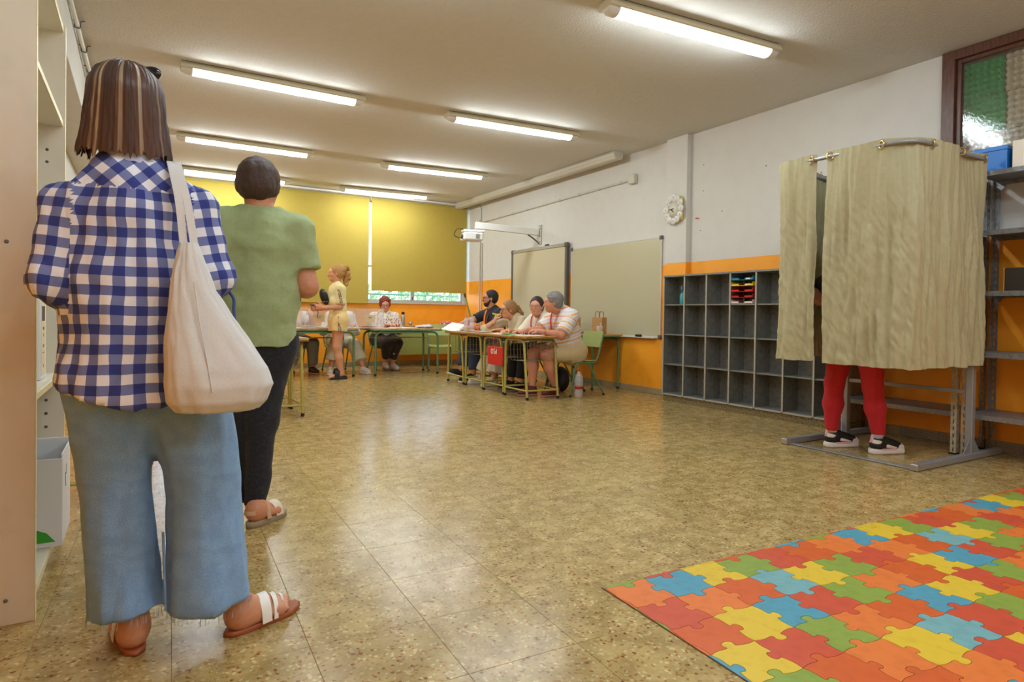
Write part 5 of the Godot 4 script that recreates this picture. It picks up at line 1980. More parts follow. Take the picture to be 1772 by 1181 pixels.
func long_hair(J: Dictionary, base: Vector3) -> void:
	# straight bob with highlights: locks fall from a parting over the skull and hang to the shoulders
	var st := start()
	st.set_smooth_group(0)
	var r2 := RandomNumberGenerator.new()
	r2.seed = 77
	var cols := 150
	var rows := 30
	var c0 := J.H as Vector3
	var nz := FastNoiseLite.new()
	nz.seed = 12
	nz.frequency = 1.0
	var dark := Color(0.040, 0.021, 0.014)
	var red := Color(0.115, 0.046, 0.026)
	var blond := Color(0.52, 0.40, 0.25)
	var tint := []
	for j in cols:
		tint.append(dark.lerp(red, clampf(0.38 + 1.5 * nz.get_noise_1d(j * 0.37), 0.0, 1.0)))
	var centers := [22, 48, 53, 71, 86, 104, 127]
	for ce in centers:
		var wdt := r2.randi_range(0, 1)
		for d in range(-wdt, wdt + 1):
			tint[(ce + d) % cols] = blond.lerp(red, r2.randf_range(0.0, 0.5))
	var grid := []
	for layer in 1:
		for i in rows + 1:
			var v := float(i) / rows
			var row := []
			for j in cols:
				# angle round the head, 0 at the back (towards the camera, +z), face left open
				var a := lerpf(-2.35, 2.35, float(j) / (cols - 1))
				var ridge := 0.0045 * nz.get_noise_1d(j * 0.9) + 0.003 * nz.get_noise_2d(j * 0.35, v * 3.0)
				var p: Vector3
				if v < 0.42:
					var t := v / 0.42 * 1.62
					var rx := 0.090 * sin(t) + ridge * sin(t)
					p = c0 + V(sin(a) * rx, 0.035 + 0.094 * cos(t) + ridge * cos(t), cos(a) * (0.106 * sin(t) + ridge) + 0.018 - 0.03 * cos(t))
				else:
					var t2 := (v - 0.42) / 0.58
					var tip := 0.178 + 0.030 * nz.get_noise_1d(j * 0.22) + 0.016 * nz.get_noise_1d(50.0 + j * 0.9) - 0.012 * absf(sin(a))
					var rx := 0.090 + 0.016 * t2 + ridge * (1.0 + t2 * 1.2)
					var curl := 0.0 * smoothstep(0.7, 1.0, t2) * (1.0 if sin(a) < 0.0 else 0.4)
					var side := sin(a)
					p = c0 + V(side * (rx + curl) + 0.004 * t2 * t2 * side, 0.030 - t2 * tip, cos(a) * (0.104 - 0.028 * t2 + ridge) + 0.020)
				row.append([p - base, (tint[j] as Color).lerp(red, 0.35 * v * v).lerp(dark, clampf(0.35 - v * 1.2, 0.0, 0.35) + 0.25 * maxf(0.0, nz.get_noise_2d(j * 0.8, 40.0 + v * 2.0)))])
			grid.append(row)
	for i in rows:
		for j in cols - 1:
			var q := [grid[i][j], grid[i][j + 1], grid[i + 1][j + 1], grid[i + 1][j]]
			var ctr: Vector3 = (q[0][0] + q[1][0] + q[2][0] + q[3][0]) * 0.25
			var nn: Vector3 = ctr - (c0 - base)
			nn.y *= 0.3 if i > 12 else 1.0
			var order := [0, 1, 2, 0, 2, 3]
			var aa: Vector3 = q[0][0]
			var cr: Vector3 = (q[1][0] - aa).cross(q[2][0] - aa) + (q[2][0] - aa).cross(q[3][0] - aa)
			if cr.dot(nn) > 0.0:
				order = [0, 2, 1, 0, 3, 2]
			for k in order:
				st.set_color(q[k][1])
				st.add_vertex(q[k][0])
	var m := mat(Color.WHITE, 0.5)
	m.vertex_color_use_as_albedo = true
	part(J.n, "hair", done(st), m, Vector3.ZERO, Vector3.ZERO, "brown shoulder-length hair with blond highlights")
	# inner mass so that no gap shows under the locks, and a few loose locks at the tips
	var inner := field([el(c0 + V(0, 0.03, 0.012), V(0.085, 0.088, 0.096), Basis.IDENTITY, 0.02), cp(c0 + V(0, 0.0, 0.025), c0 + V(0, -0.115, 0.02), 0.080, 0.086, 0.03, 1, V(0, 0, 1), 0.82), el(c0 + V(0, -0.04, -0.11), V(0.075, 0.11, 0.07), Basis.IDENTITY, 0.01, -1)], 0.008)
	add(J, "under_hair", [inner], mat(rgb(52, 34, 28), 0.6))

func tote_bag() -> void:
	var root := V(0.18, 0.684, -1.80)
	var t := thing("tote_bag", "cream cotton tote bag hanging from the plaid woman's shoulder", "bag", root)
	# height, left x, right x, depth, centre z
	var sec := [[0.684, 0.105, 0.235, 0.06, -1.815], [0.690, 0.078, 0.275, 0.10, -1.812], [0.712, 0.062, 0.295, 0.13, -1.810], [0.755, 0.056, 0.312, 0.145, -1.810], [0.80, 0.055, 0.298, 0.140, -1.812], [0.865, 0.055, 0.258, 0.120, -1.818],
		[0.93, 0.060, 0.215, 0.100, -1.825], [1.00, 0.066, 0.172, 0.080, -1.833], [1.06, 0.074, 0.150, 0.062, -1.84], [1.10, 0.083, 0.137, 0.045, -1.845], [1.125, 0.090, 0.128, 0.030, -1.848]]
	var nz := FastNoiseLite.new()
	nz.seed = 61
	nz.frequency = 1.0
	var rings := []
	var dense := []
	for i in sec.size() - 1:
		for k in 5:
			var u := k / 5.0
			var row := []
			for q in 5:
				row.append(lerpf(sec[i][q], sec[i + 1][q], u))
			dense.append(row)
	dense.append(sec[-1])
	for d in dense:
		var ring := []
		for k in 56:
			var a := TAU * k / 56.0
			var e := 0.75
			var cx: float = signf(cos(a)) * pow(absf(cos(a)), e)
			var cz: float = signf(sin(a)) * pow(absf(sin(a)), e)
			var hw: float = (d[2] - d[1]) * 0.5
			var up: float = (d[0] - 0.684) / 0.44
			var w := 0.009 * nz.get_noise_3d(a * 2.6, up * 1.6, 0.0) + 0.0045 * nz.get_noise_3d(a * 7.0, up * 2.4, 4.0)
			var p := V((d[1] + d[2]) * 0.5 + cx * (hw + w), d[0] + 0.004 * nz.get_noise_2d(a * 2.0, 9.0), d[4] + cz * (d[3] * 0.5 + w * 0.8))
			ring.append(p - root)
		rings.append(ring)
	var fab := mottled(rgb(213, 211, 206), 0.9, 0.03, 62, Vector3.ONE * 9.0, 0.015, 0.05, false)
	part(t, "sack", loft(rings), fab)
	part(t, "seam", tube([V(0.118, 1.02, -1.786) - root, V(0.13, 0.92, -1.766) - root, V(0.145, 0.83, -1.748) - root, V(0.158, 0.745, -1.735) - root], 0.0018, 5), fab)
	for s in [[0.0, V(0.098, 1.12, -1.855)], [0.016, V(0.122, 1.12, -1.845)]]:
		var pts := rounded([s[1], V(0.088 + s[0] * 1.2, 1.24, -1.878), V(0.074 + s[0], 1.325, -1.93), V(0.070 + s[0], 1.372, -2.01), V(0.074 + s[0], 1.335, -2.10), V(0.08 + s[0], 1.22, -2.16)], 0.05, 5)
		var rows := [[], []]
		for p in pts:
			rows[0].append(p - root - V(0.0095, 0, 0))
			rows[1].append(p - root + V(0.0095, 0, 0))
		part(t, "shoulder_strap", sheet(rows, 0.004), fab)

func green_person() -> void:
	var base := V(0.46, 0, -2.98)
	var J := figure("person seen from behind in a sage green T-shirt and dark trousers", {
		"base": base, "f": V(0.12, 0, -1), "P": V(0.465, 0.86, -3.0), "S": V(0.458, 1.335, -2.99), "H": V(0.455, 1.505, -3.0), "hf": V(0.45, -0.02, -0.9),
		"wl": V(0.36, 1.05, -3.25), "wr": V(0.56, 1.06, -3.23), "elL": V(0.265, 1.06, -2.97), "elR": V(0.652, 1.065, -2.95), "al": V(0.385, 0.10, -3.10), "ar": V(0.448, 0.095, -2.99),
		"sw": 0.158, "hw": 0.05, "g": 1.0, "knL": V(0.405, 0.47, -3.08), "knR": V(0.478, 0.47, -3.01), "hc": 0.0065})
	var sk := skin(rgb(204, 140, 104), 221)
	var l := torso_prims(J, -0.012)
	for s in ["L", "R"]:
		var w: Vector3 = J.wl if s == "L" else J.wr
		var an: Vector3 = J.al if s == "L" else J.ar
		var e: Vector3 = J["el" + s]
		l += [cp(J["sh" + s], e, 0.056, 0.050, 0.03), cp(e, e.lerp(w, 0.4), 0.049, 0.046, 0.03), cp(e.lerp(w, 0.4), w, 0.046, 0.03, 0.03), cp(J["hip" + s], J["kn" + s], 0.08, 0.055, 0.04), cp(J["kn" + s], an, 0.052, 0.034, 0.03)]
	l.append(cp(J.S, J.H - UP * 0.06, 0.062, 0.058, 0.03))
	var hr := V(0.412, 0, -2.935)
	var dr := V(0.78, 0, -0.62).normalized()
	var br := V(-0.62, 0, -0.78)
	var hl := V(0.36, 0, -3.06)
	var dl := V(0.05, 0, -1).normalized()
	var bl := V(1, 0, 0.05)
	add(J, "body", [field(l, 0.012), field(head_prims(J, 1.1), 0.0065), field(foot_prims(hr, dr, br, J.ar + UP * 0.05, 0.026, 0.215), 0.006), field(foot_prims(hl, dl, bl, J.al + UP * 0.05, 0.026, 0.215), 0.006),
		field(hand_prims(J.wl, V(0.6, 0, -0.6), UP, V(0, 0, -1), 0.7), 0.006), field(hand_prims(J.wr, V(-0.6, 0, -0.6), UP, V(0, 0, -1), 0.7), 0.006)], sk)
	var sole := mat(rgb(150, 132, 104), 0.7)
	var tan := mat(rgb(206, 164, 130), 0.6)
	for s in [[hr, dr, br], [hl, dl, bl]]:
		var so := part(J.n, "sandal", sole_outline(s[0], s[1], s[2], 0.225, 0.0, 0.027, base), sole)
		var b: Vector3 = s[0] + UP * 0.024
		part(so, "strap", strap(b + s[1] * 0.15 + s[2] * 0.043, b + s[1] * 0.14 + UP * 0.062, b + s[1] * 0.15 - s[2] * 0.043, s[1] * 0.022, 0.003, base), mat(rgb(230, 214, 190), 0.6))
		part(so, "strap", strap(b + s[1] * 0.09 + s[2] * 0.040, b + s[1] * 0.075 + UP * 0.092, b + s[1] * 0.085 - s[2] * 0.040, s[1] * 0.012, 0.003, base), tan)
		part(so, "heel_strap", strap(b + s[1] * 0.07 + s[2] * 0.038 + UP * 0.04, b - s[1] * 0.012 + UP * 0.045, b + s[1] * 0.07 - s[2] * 0.038 + UP * 0.04, UP * 0.009, 0.003, base), tan)
	var green := cloth(rgb(158, 172, 122), 222, 0.9, 7.0, 0.05)
	var sl := [
		cp(V(0.458, 1.22, -2.99), V(0.462, 1.02, -2.99), 0.168, 0.152, 0.06, 0, J.f, 0.78),
		cp(V(0.462, 1.02, -2.99), V(0.464, 0.79, -2.99), 0.152, 0.152, 0.06, 1, J.f, 0.84),
		cp(J.shL, J.shR, 0.070, 0.070, 0.05),
		cp(V(0.458, 1.408, -2.99), V(0.458, 1.25, -2.99), 0.076, 0.14, 0.06, 1, J.f, 0.75),
		cp(J.shL, J.shL.lerp(J.elL, 0.74), 0.072, 0.074, 0.05, 1), cp(J.shR, J.shR.lerp(J.elR, 0.72), 0.072, 0.076, 0.05, 1),
		cut(UP, 1.412)]
	var ts := add(J, "t_shirt", [ruffle(ruffle(field(sl, 0.010), 0.010, V(6, 8, 6), 51), 0.002, V(20, 14, 20), 53)], green)
	part(ts, "side_vent", rbox(0.012, 0.05, 0.05, 0.005), green, V(0.606, 0.80, -2.97) - base, V(0, 0, 0.25))
	var navy := cloth(rgb(30, 31, 38), 223, 0.9, 7.0, 0.15)
	var tl := [
		cp(V(0.395, 0.80, -3.0), V(0.535, 0.80, -3.0), 0.092, 0.092, 0.05), cp(V(0.465, 0.80, -3.0), V(0.465, 0.90, -3.0), 0.14, 0.13, 0.04, 1, J.f, 0.8),
		cp(V(0.42, 0.80, -3.02), V(0.41, 0.47, -3.08), 0.095, 0.068, 0.04), cp(V(0.41, 0.47, -3.08), V(0.388, 0.085, -3.09), 0.068, 0.050, 0.03, 1),
		cp(V(0.525, 0.80, -3.0), V(0.478, 0.47, -3.0), 0.092, 0.066, 0.04), cp(V(0.478, 0.47, -3.0), V(0.446, 0.085, -2.985), 0.066, 0.048, 0.03, 1)]
	add(J, "trousers", [ruffle(field(tl, 0.011), 0.008, V(9, 8, 9), 57)], navy)
	# short brown hair
	var hb := head_basis(J)
	var hl2 := [el(at_head(J, 0, 0.032, -0.016), V(0.086, 0.093, 0.105), hb, 0.02), el(at_head(J, 0, -0.02, -0.055), V(0.076, 0.056, 0.060), hb, 0.03), el(at_head(J, 0.07, 0.0, 0.0), V(0.018, 0.045, 0.03), hb, 0.02), el(at_head(J, -0.07, 0.0, 0.0), V(0.018, 0.045, 0.03), hb, 0.02),
		el(at_head(J, 0, -0.035, 0.108), V(0.10, 0.10, 0.085), hb, 0.012, -1)]
	var hm := mottled(rgb(66, 43, 28), 0.6, 0.35, 224, V(20, 9, 20), 0.06, 0.06, false)
	add(J, "hair", [ruffle(ruffle(field(hl2, 0.0065), 0.004, V(22, 10, 22), 58), 0.002, V(70, 24, 70), 59)], hm)
	face(J, hm, rgb(180, 100, 84))

func ponytail_voter() -> void:
	var base := V(2.40, 0, -8.98)
	var f := V(-0.93, 0, 0.05).normalized()
	var J := figure("standing woman with a blond ponytail, pale yellow top and shorts, holding a phone", {
		"base": base, "f": f, "P": V(2.43, 0.84, -8.98), "S": V(2.41, 1.295, -8.98), "H": V(2.385, 1.495, -8.98), "hf": V(-1, -0.03, -0.15),
		"wl": V(2.19, 1.005, -8.86), "wr": V(2.18, 0.99, -9.12), "al": V(2.46, 0.09, -8.90), "ar": V(2.50, 0.09, -9.06), "sw": 0.15, "hw": 0.085, "g": 0.95, "bust": 0.035, "hc": 0.008, "pl": V(0.5, -1, 0.1), "pr": V(0.5, -1, -0.1), "sc": 0.945})
	var sk := skin(rgb(214, 150, 116), 231)
	body(J, sk, 0.016, [[J.wl, V(-1, 0.1, -0.25), V(0.2, -0.2, 1), UP, 0.9], [J.wr, V(-1, 0.05, 0.25), V(0, -0.2, -1), UP, 0.9]], 0.007, 1.0, true)
	face(J, mat(rgb(150, 110, 60), 0.7), rgb(196, 104, 96))
	var yel := cloth(rgb(234, 218, 158), 232, 0.9, 7.0, 0.05)
	top(J, "t_shirt", yel, 0.020, 0.85, -0.03, 0.0145, 0.008, [], 0.008)
	trousers(J, cloth(rgb(238, 206, 140), 233, 0.9, 7.0, 0.05), 0.024, 0.42, 0.112, 0.0145, 0.006, "shorts")
	# patterned side stripes
	var stripe := mat(Color.WHITE, 0.8)
	stripe.albedo_texture = noise_tex(234, 0.09, [rgb(132, 108, 86), rgb(218, 198, 158), rgb(124, 100, 80)], [0.0, 0.4, 0.7], FastNoiseLite.TYPE_CELLULAR, 128, true)
	tri(stripe, Vector3.ONE * 9.0, false)
	part(J.n, "side_stripe", rbox(0.05, 0.22, 0.014, 0.004), stripe, J.P + V(-0.03, -0.06, 0.188) - base, V(-0.05, 0, 0))
	part(J.n, "sleeve_stripe", rbox(0.04, 0.20, 0.012, 0.004), stripe, J.shL.lerp(J.elL, 0.40) + V(-0.025, 0, 0.064) - base, V(-0.10, -0.35, 0.2))
	for s in [["al", V(2.46, 0, -8.90)], ["ar", V(2.50, 0, -9.06)]]:
		var heel: Vector3 = s[1] + V(0.075, 0, 0)
		var so := part(J.n, "slide_sandal", sole_outline(heel, V(-1, 0, 0.05), V(0, 0, -1) if s[0] == "al" else V(0, 0, 1), 0.24, 0.0, 0.03, base), M.black)
		part(so, "strap", strap(heel + V(-0.15, 0.03, 0.046), heel + V(-0.13, 0.14, 0), heel + V(-0.15, 0.03, -0.046), V(-0.035, 0, 0), 0.006, base), M.black)
	var hm := mottled(rgb(186, 136, 66), 0.6, 0.35, 235, V(10, 14, 10), 0.0, 0.06, false)
	add(J, "hair", [ruffle(field(hair_cap(J, 0.013, 0.01), 0.008), 0.006, V(45, 16, 45), 68)], hm)
	var pt := []
	var r2 := RandomNumberGenerator.new()
	r2.seed = 8
	var p0 := at_head(J, 0, 0.075, -0.105)
	pt.append(cp(at_head(J, 0, 0.06, -0.08), p0, 0.03, 0.03, 0.02))
	for k in 34:
		var u := k / 33.0
		var c := p0 + V(0.030 + 0.030 * sin(u * 3.0), 0.01 - u * 0.25, 0.0) + V(r2.randf_range(-0.034, 0.034), r2.randf_range(-0.014, 0.014), r2.randf_range(-0.036, 0.036)) * (1.25 - 0.6 * u)
		pt.append(el(c, Vector3.ONE * r2.randf_range(0.024, 0.038) * (1.1 - 0.4 * u), Basis.IDENTITY, 0.012))
	add(J, "ponytail", [ruffle(field(pt, 0.008), 0.010, V(45, 30, 45), 61)], hm)
	part(J.n, "scrunchie", torus(0.034, 0.011, 14, 6), M.white_plastic, at_head(J, 0, 0.072, -0.098) - base, V(0, PI / 2, 0))
	# bag and phone she holds
	solo("phone", rbox(0.075, 0.010, 0.15, 0.003), M.black, "black phone in the ponytailed voter's hand", "phone", V(2.095, 1.035, -8.92), V(0.2, 1.25, 0.25))
	var pu := thing("shoulder_bag", "small black patterned bag hugged at the ponytailed voter's chest", "bag", V(2.225, 1.06, -8.96))
	part(pu, "pouch", solid([field([el(V(0, 0.10, 0), V(0.055, 0.12, 0.075), Basis(V(0.9, 0.3, 0).normalized(), V(-0.3, 0.9, 0).normalized(), V(0, 0, 1)), 0.02)], 0.012)]), M.black)
	var kr := start()
	for k in 14:
		var a := k * 2.4
		box_into(kr, V(0.008, 0.008, 0.004), 0.001, V(0.03 * sin(a), 0.10 + 0.07 * cos(a * 1.3), 0.074))
	part(pu, "studs", done(kr), M.chrome)
	solo("keyring", tube(rounded([V(0, 0, 0), V(0.012, -0.05, 0), V(-0.006, -0.09, 0.01), V(0.004, -0.12, 0)], 0.02), 0.006, 6), M.dark_frame, "dark key strap dangling from the ponytailed voter's hand", "keyring", V(2.115, 0.985, -8.88))

func table_officials() -> void:
	# red-haired woman
	var base := V(3.53, 0, -10.20)
	var J := figure("red-haired woman with glasses in a spotted blouse behind the ballot box", {
		"base": base, "f": V(-0.05, 0, 1), "P": V(3.53, 0.50, -10.24), "S": V(3.52, 0.90, -10.16), "H": V(3.515, 1.075, -10.12), "hf": V(-0.25, -0.18, 1),
		"wl": V(3.66, 0.755, -9.93), "wr": V(3.50, 0.75, -9.90), "al": V(3.60, 0.10, -9.98), "ar": V(3.50, 0.12, -10.05), "sw": 0.178, "hw": 0.10, "g": 1.2, "bust": 0.07, "hc": 0.0075, "kp": V(0, 0.3, 1)})
	var sk := skin(rgb(214, 148, 118), 241)
	body(J, sk, 0.016, [[J.wl, V(-0.8, 0, 0.5), UP, V(-0.4, 0, 1), 0.8], [J.wr, V(0.8, 0, 0.5), UP, V(0.4, 0, 1), 0.8]], 0.008)
	face(J, mat(rgb(110, 40, 30), 0.7), rgb(190, 80, 80), M.black)
	var bl := mat(Color.WHITE, 0.85)
	bl.albedo_texture = noise_tex(242, 0.075, [rgb(238, 230, 218), rgb(150, 62, 50), rgb(238, 230, 218), rgb(120, 70, 56), rgb(240, 234, 222)], [0.0, 0.5, 0.62, 0.8, 0.88], FastNoiseLite.TYPE_CELLULAR, 256, true)
	tri(bl, Vector3.ONE * 3.2, false)
	top(J, "blouse", bl, 0.022, 0.95, 0.06, 0.0145, 0.008, [], 0.01)
	trousers(J, cloth(rgb(52, 40, 36), 243), 0.014, 1.75, 0.055, 0.015)
	for s in [[V(3.60, 0, -10.02), V(0.15, 0, 1)], [V(3.50, 0.02, -10.09), V(-0.1, 0, 1)]]:
		shoe(J, s[0], s[1], mat(rgb(206, 176, 160), 0.5), mat(rgb(120, 96, 84), 0.6), 0.24, 0.009)
	var hp := hair_cap(J, 0.02, 0.0, -0.01)
	var r2 := RandomNumberGenerator.new()
	r2.seed = 5
	for k in 46:
		var a := r2.randf() * TAU
		var up := r2.randf_range(0.1, 1.0)
		var rr := sqrt(1.0 - up * up)
		hp.insert(2, el(at_head(J, cos(a) * rr * 0.092, 0.036 + up * 0.100, -0.02 + sin(a) * rr * 0.10), Vector3.ONE * r2.randf_range(0.014, 0.024), Basis.IDENTITY, 0.008))
	add(J, "hair", [field(hp, 0.0075)], mottled(rgb(128, 40, 24), 0.6, 0.3, 244, V(16, 16, 16), 0.0, 0.06, false))
	# the person behind the ponytailed voter, in pale wide trousers
	base = V(2.75, 0, -10.10)
	J = figure("seated person in white top and wide pale trousers, mostly hidden behind the ponytailed voter", {
		"base": base, "f": V(0, 0, 1), "P": V(2.75, 0.50, -10.14), "S": V(2.75, 0.91, -10.06), "H": V(2.735, 1.085, -10.03), "hf": V(-0.2, -0.1, 1),
		"wl": V(2.92, 0.76, -9.86), "wr": V(2.56, 0.76, -9.86), "al": V(2.98, 0.10, -9.56), "ar": V(2.52, 0.10, -9.70), "sw": 0.165, "g": 1.0, "hc": 0.008, "kp": V(0, 0.5, 1)})
	body(J, skin(rgb(208, 146, 112), 251), 0.016, [[J.wl, V(-0.4, 0, 0.8), UP, V(-0.8, 0, -0.4), 0.6], [J.wr, V(0.4, 0, 0.8), UP, V(0.8, 0, -0.4), 0.6]], 0.008)
	face(J, M.black, rgb(180, 96, 88))
	top(J, "shirt", cloth(rgb(232, 230, 226), 252), 0.022, 1.5, 0.05, 0.0145, 0.009)
	trousers(J, cloth(rgb(216, 208, 180), 253, 0.9, 7.0, 0.06), 0.022, 1.72, 0.115, 0.0145, 0.009, "trousers", 0.095)
	var wh := mat(rgb(226, 222, 212), 0.6)
	shoe(J, V(2.95, 0, -9.62), V(0.35, 0, 1), wh, M.white_plastic, 0.26, 0.009)
	shoe(J, V(2.53, 0, -9.76), V(-0.3, 0, 1), wh, M.white_plastic, 0.26, 0.009)
	add(J, "hair", [field(hair_cap(J, 0.014), 0.008)], mat(rgb(60, 44, 34), 0.6))
	# the person behind the left ballot box
	base = V(2.05, 0, -10.08)
	J = figure("seated person in white top and grey trousers behind the left ballot box", {
		"base": base, "f": V(0.1, 0, 1), "P": V(2.05, 0.50, -10.10), "S": V(2.02, 0.90, -10.0), "H": V(2.02, 1.055, -9.94), "hf": V(0.35, -0.25, 1),
		"wl": V(2.20, 0.95, -9.72), "wr": V(1.85, 0.76, -9.78), "al": V(2.28, 0.10, -9.84), "ar": V(1.95, 0.10, -9.80), "sw": 0.165, "g": 1.05, "hc": 0.008, "kp": V(0.2, 0.5, 1)})
	body(J, skin(rgb(212, 146, 112), 261), 0.016, [[J.wl, V(0.1, -0.3, 0.8), UP, V(-0.8, 0, 0), 0.6], [J.wr, V(0.3, 0, 0.8), UP, V(0.8, 0, -0.4), 0.6]], 0.008)
	face(J, M.black, rgb(180, 96, 88), M.black)
	top(J, "shirt", cloth(rgb(224, 222, 216), 262), 0.020, 0.7, 0.05, 0.0145, 0.008)
	trousers(J, cloth(rgb(116, 112, 98), 263), 0.016, 1.85, 0.075, 0.015)
	shoe(J, V(2.25, 0, -9.90), V(0.3, 0, 1), M.black, mat(rgb(190, 110, 60), 0.6), 0.26, 0.009)
	shoe(J, V(1.94, 0, -9.86), V(0, 0, 1), M.black, mat(rgb(190, 110, 60), 0.6), 0.26, 0.009)
	add(J, "hair", [field(hair_cap(J, 0.012), 0.008)], mat(rgb(120, 96, 70), 0.6))

func party_officials() -> void:
	var W := V(-1, 0, 0)
	# bearded man
	var base := V(4.48, 0, -8.05)
	var J := figure("bearded man with glasses in a black T-shirt and orange lanyard", {
		"base": base, "f": V(-1, 0, -0.05), "P": V(4.52, 0.52, -8.05), "S": V(4.43, 0.98, -8.05), "H": V(4.375, 1.175, -8.06), "hf": V(-1, 0.0, -0.35),
		"wl": V(4.03, 0.76, -7.84), "wr": V(3.93, 0.77, -8.26), "al": V(4.02, 0.11, -7.86), "ar": V(3.92, 0.15, -8.06), "sw": 0.195, "hw": 0.09, "g": 1.18, "belly": 0.13, "sc": 1.06, "kp": V(-1, 0.6, 0)})
	var sk := skin(rgb(198, 138, 104), 271)
	body(J, sk, 0.016, [[J.wl, V(-0.7, 0, -0.5), UP, V(-0.2, 0, -1), 0.9], [J.wr, V(-0.9, -0.05, 0.1), UP, V(0, 0, 1), 0.5]], 0.0075, 1.08)
	face(J, M.black, rgb(170, 90, 80), M.black)
	var tee := top(J, "t_shirt", cloth(rgb(36, 37, 42), 272), 0.018, 0.78, 0.06, 0.0145, 0.008)
	var pr := PackedVector2Array([Vector2(-0.07, 0.0), Vector2(-0.02, 0.03), Vector2(0.0, -0.01), Vector2(0.05, 0.05), Vector2(0.08, 0.02), Vector2(0.06, -0.05), Vector2(0.01, -0.08), Vector2(-0.05, -0.06)])
	var pn := part(tee, "orange_print", plate(pr, 0.004), M.orange_band)
	pn.basis = Basis(V(0, 0, 1), V(-0.2, 1, 0).normalized(), V(-1, -0.2, 0).normalized())
	pn.position = J.S - J.sp * 0.27 + J.f * 0.198 + V(0, 0, 0.03) - base
	lanyard(J, M.orange_band, 0.22, 0.011, 0.02)
	trousers(J, cloth(rgb(52, 66, 92), 273), 0.016, 1.86, 0.075, 0.015)
	shoe(J, V(4.06, 0.0, -7.87), V(-1, 0, 0.1), M.black, M.white_plastic, 0.28, 0.009)
	shoe(J, V(3.98, 0.02, -8.05), V(-1, 0, -0.25), M.black, M.white_plastic, 0.28, 0.009, 0.35)
	var hb := head_basis(J)
	add(J, "hair", [field(hair_cap(J, 0.009), 0.0075)], mat(rgb(34, 27, 24), 0.65))
	add(J, "beard", [field([el(at_head(J, 0, -0.078, 0.045), V(0.053, 0.046, 0.046), hb, 0.02), cp(at_head(J, 0.062, -0.02, 0.0), at_head(J, 0.05, -0.07, 0.03), 0.016, 0.02, 0.02), cp(at_head(J, -0.062, -0.02, 0.0), at_head(J, -0.05, -0.07, 0.03), 0.016, 0.02, 0.02), cp(at_head(J, -0.022, -0.043, 0.090), at_head(J, 0.022, -0.043, 0.090), 0.007, 0.007, 0.01), el(at_head(J, 0, -0.058, 0.100), V(0.020, 0.008, 0.014), hb, 0.004, -1)], 0.006)], mat(rgb(58, 42, 34), 0.85))
	part(J.n, "wristwatch", torus(0.032, 0.009, 14, 6), M.black, J.wl.lerp(J.elL, 0.12) - base, V(0, PI / 2 + 0.4, 0))
	# ponytailed woman resting her chin on her hand
	base = V(4.44, 0, -7.40)
	J = figure("woman with tied light brown hair and glasses, chin on her hand, in a beige shirt", {
		"base": base, "f": V(-1, 0, 0.02), "P": V(4.54, 0.49, -7.40), "S": V(4.42, 0.885, -7.40), "H": V(4.305, 1.01, -7.41), "hf": V(-1, -0.08, -0.15),
		"wl": V(4.06, 0.745, -7.20), "wr": V(4.12, 0.865, -7.44), "elR": V(4.03, 0.745, -7.55), "al": V(4.03, 0.10, -7.30), "ar": V(4.02, 0.10, -7.60), "sw": 0.155, "hw": 0.085, "g": 0.95, "bust": 0.05, "kp": V(-1, 0.5, 0)})
	sk = skin(rgb(212, 150, 112), 281)
	body(J, sk, 0.016, [[J.wl, V(-0.9, 0, -0.3), UP, V(-0.2, 0, -1), 0.7], [J.wr, V(0.35, 0.8, 0.1), V(-0.9, 0.4, 0.1), V(0, 0, 1), 1.5]], 0.0075, 0.95)
	face(J, mat(rgb(120, 80, 50), 0.7), rgb(190, 100, 92), M.black)
	top(J, "shirt", cloth(rgb(206, 190, 156), 282), 0.018, 1.15, 0.05, 0.0145, 0.009)
	trousers(J, cloth(rgb(226, 216, 196), 283, 0.9, 7.0, 0.06), 0.022, 1.82, 0.115, 0.013, 0.010, "trousers", 0.092)
	var wh := mat(rgb(226, 220, 208), 0.6)
	shoe(J, V(4.10, 0, -7.32), V(-1, 0, 0.1), wh, M.white_plastic, 0.26, 0.009)
	shoe(J, V(4.08, 0, -7.62), V(-1, 0, -0.1), wh, M.white_plastic, 0.26, 0.009)
	var hm := mottled(rgb(158, 112, 62), 0.55, 0.2, 284, V(9, 18, 9), 0.0, 0.06, false)
	add(J, "hair", [ruffle(field(hair_cap(J, 0.013), 0.0075), 0.005, V(50, 16, 50), 67)], hm)
	add(J, "ponytail", [ruffle(field([cp(at_head(J, 0, 0.03, -0.09), at_head(J, 0, 0.02, -0.135), 0.026, 0.030, 0.02), cp(at_head(J, 0, 0.02, -0.135), at_head(J, 0.0, -0.06, -0.185), 0.036, 0.034, 0.02), cp(at_head(J, 0, -0.06, -0.185), at_head(J, 0.0, -0.13, -0.20), 0.034, 0.012, 0.02)], 0.008), 0.008, V(40, 25, 40), 63)], hm)
	part(J.n, "hair_tie", torus(0.028, 0.008, 12, 6), M.white_plastic, at_head(J, 0, 0.028, -0.10) - base, V(0, PI / 2, 0))
	part(J.n, "bracelet", torus(0.030, 0.005, 14, 6), M.white_plastic, J.wl.lerp(J.elL, 0.15) - base, V(0, PI / 2, 0))
	solo("highlighter", tube([V(0, 0, -0.055), V(0, 0, 0.055)], 0.0085, 8), mat(rgb(206, 230, 40), 0.4), "yellow highlighter in the raised hand of the ponytailed official", "pen", V(4.13, 0.945, -7.42), V(0.25, 1.2, 0))
	# dark-haired woman in white, looking towards the camera
	base = V(4.46, 0, -6.78)
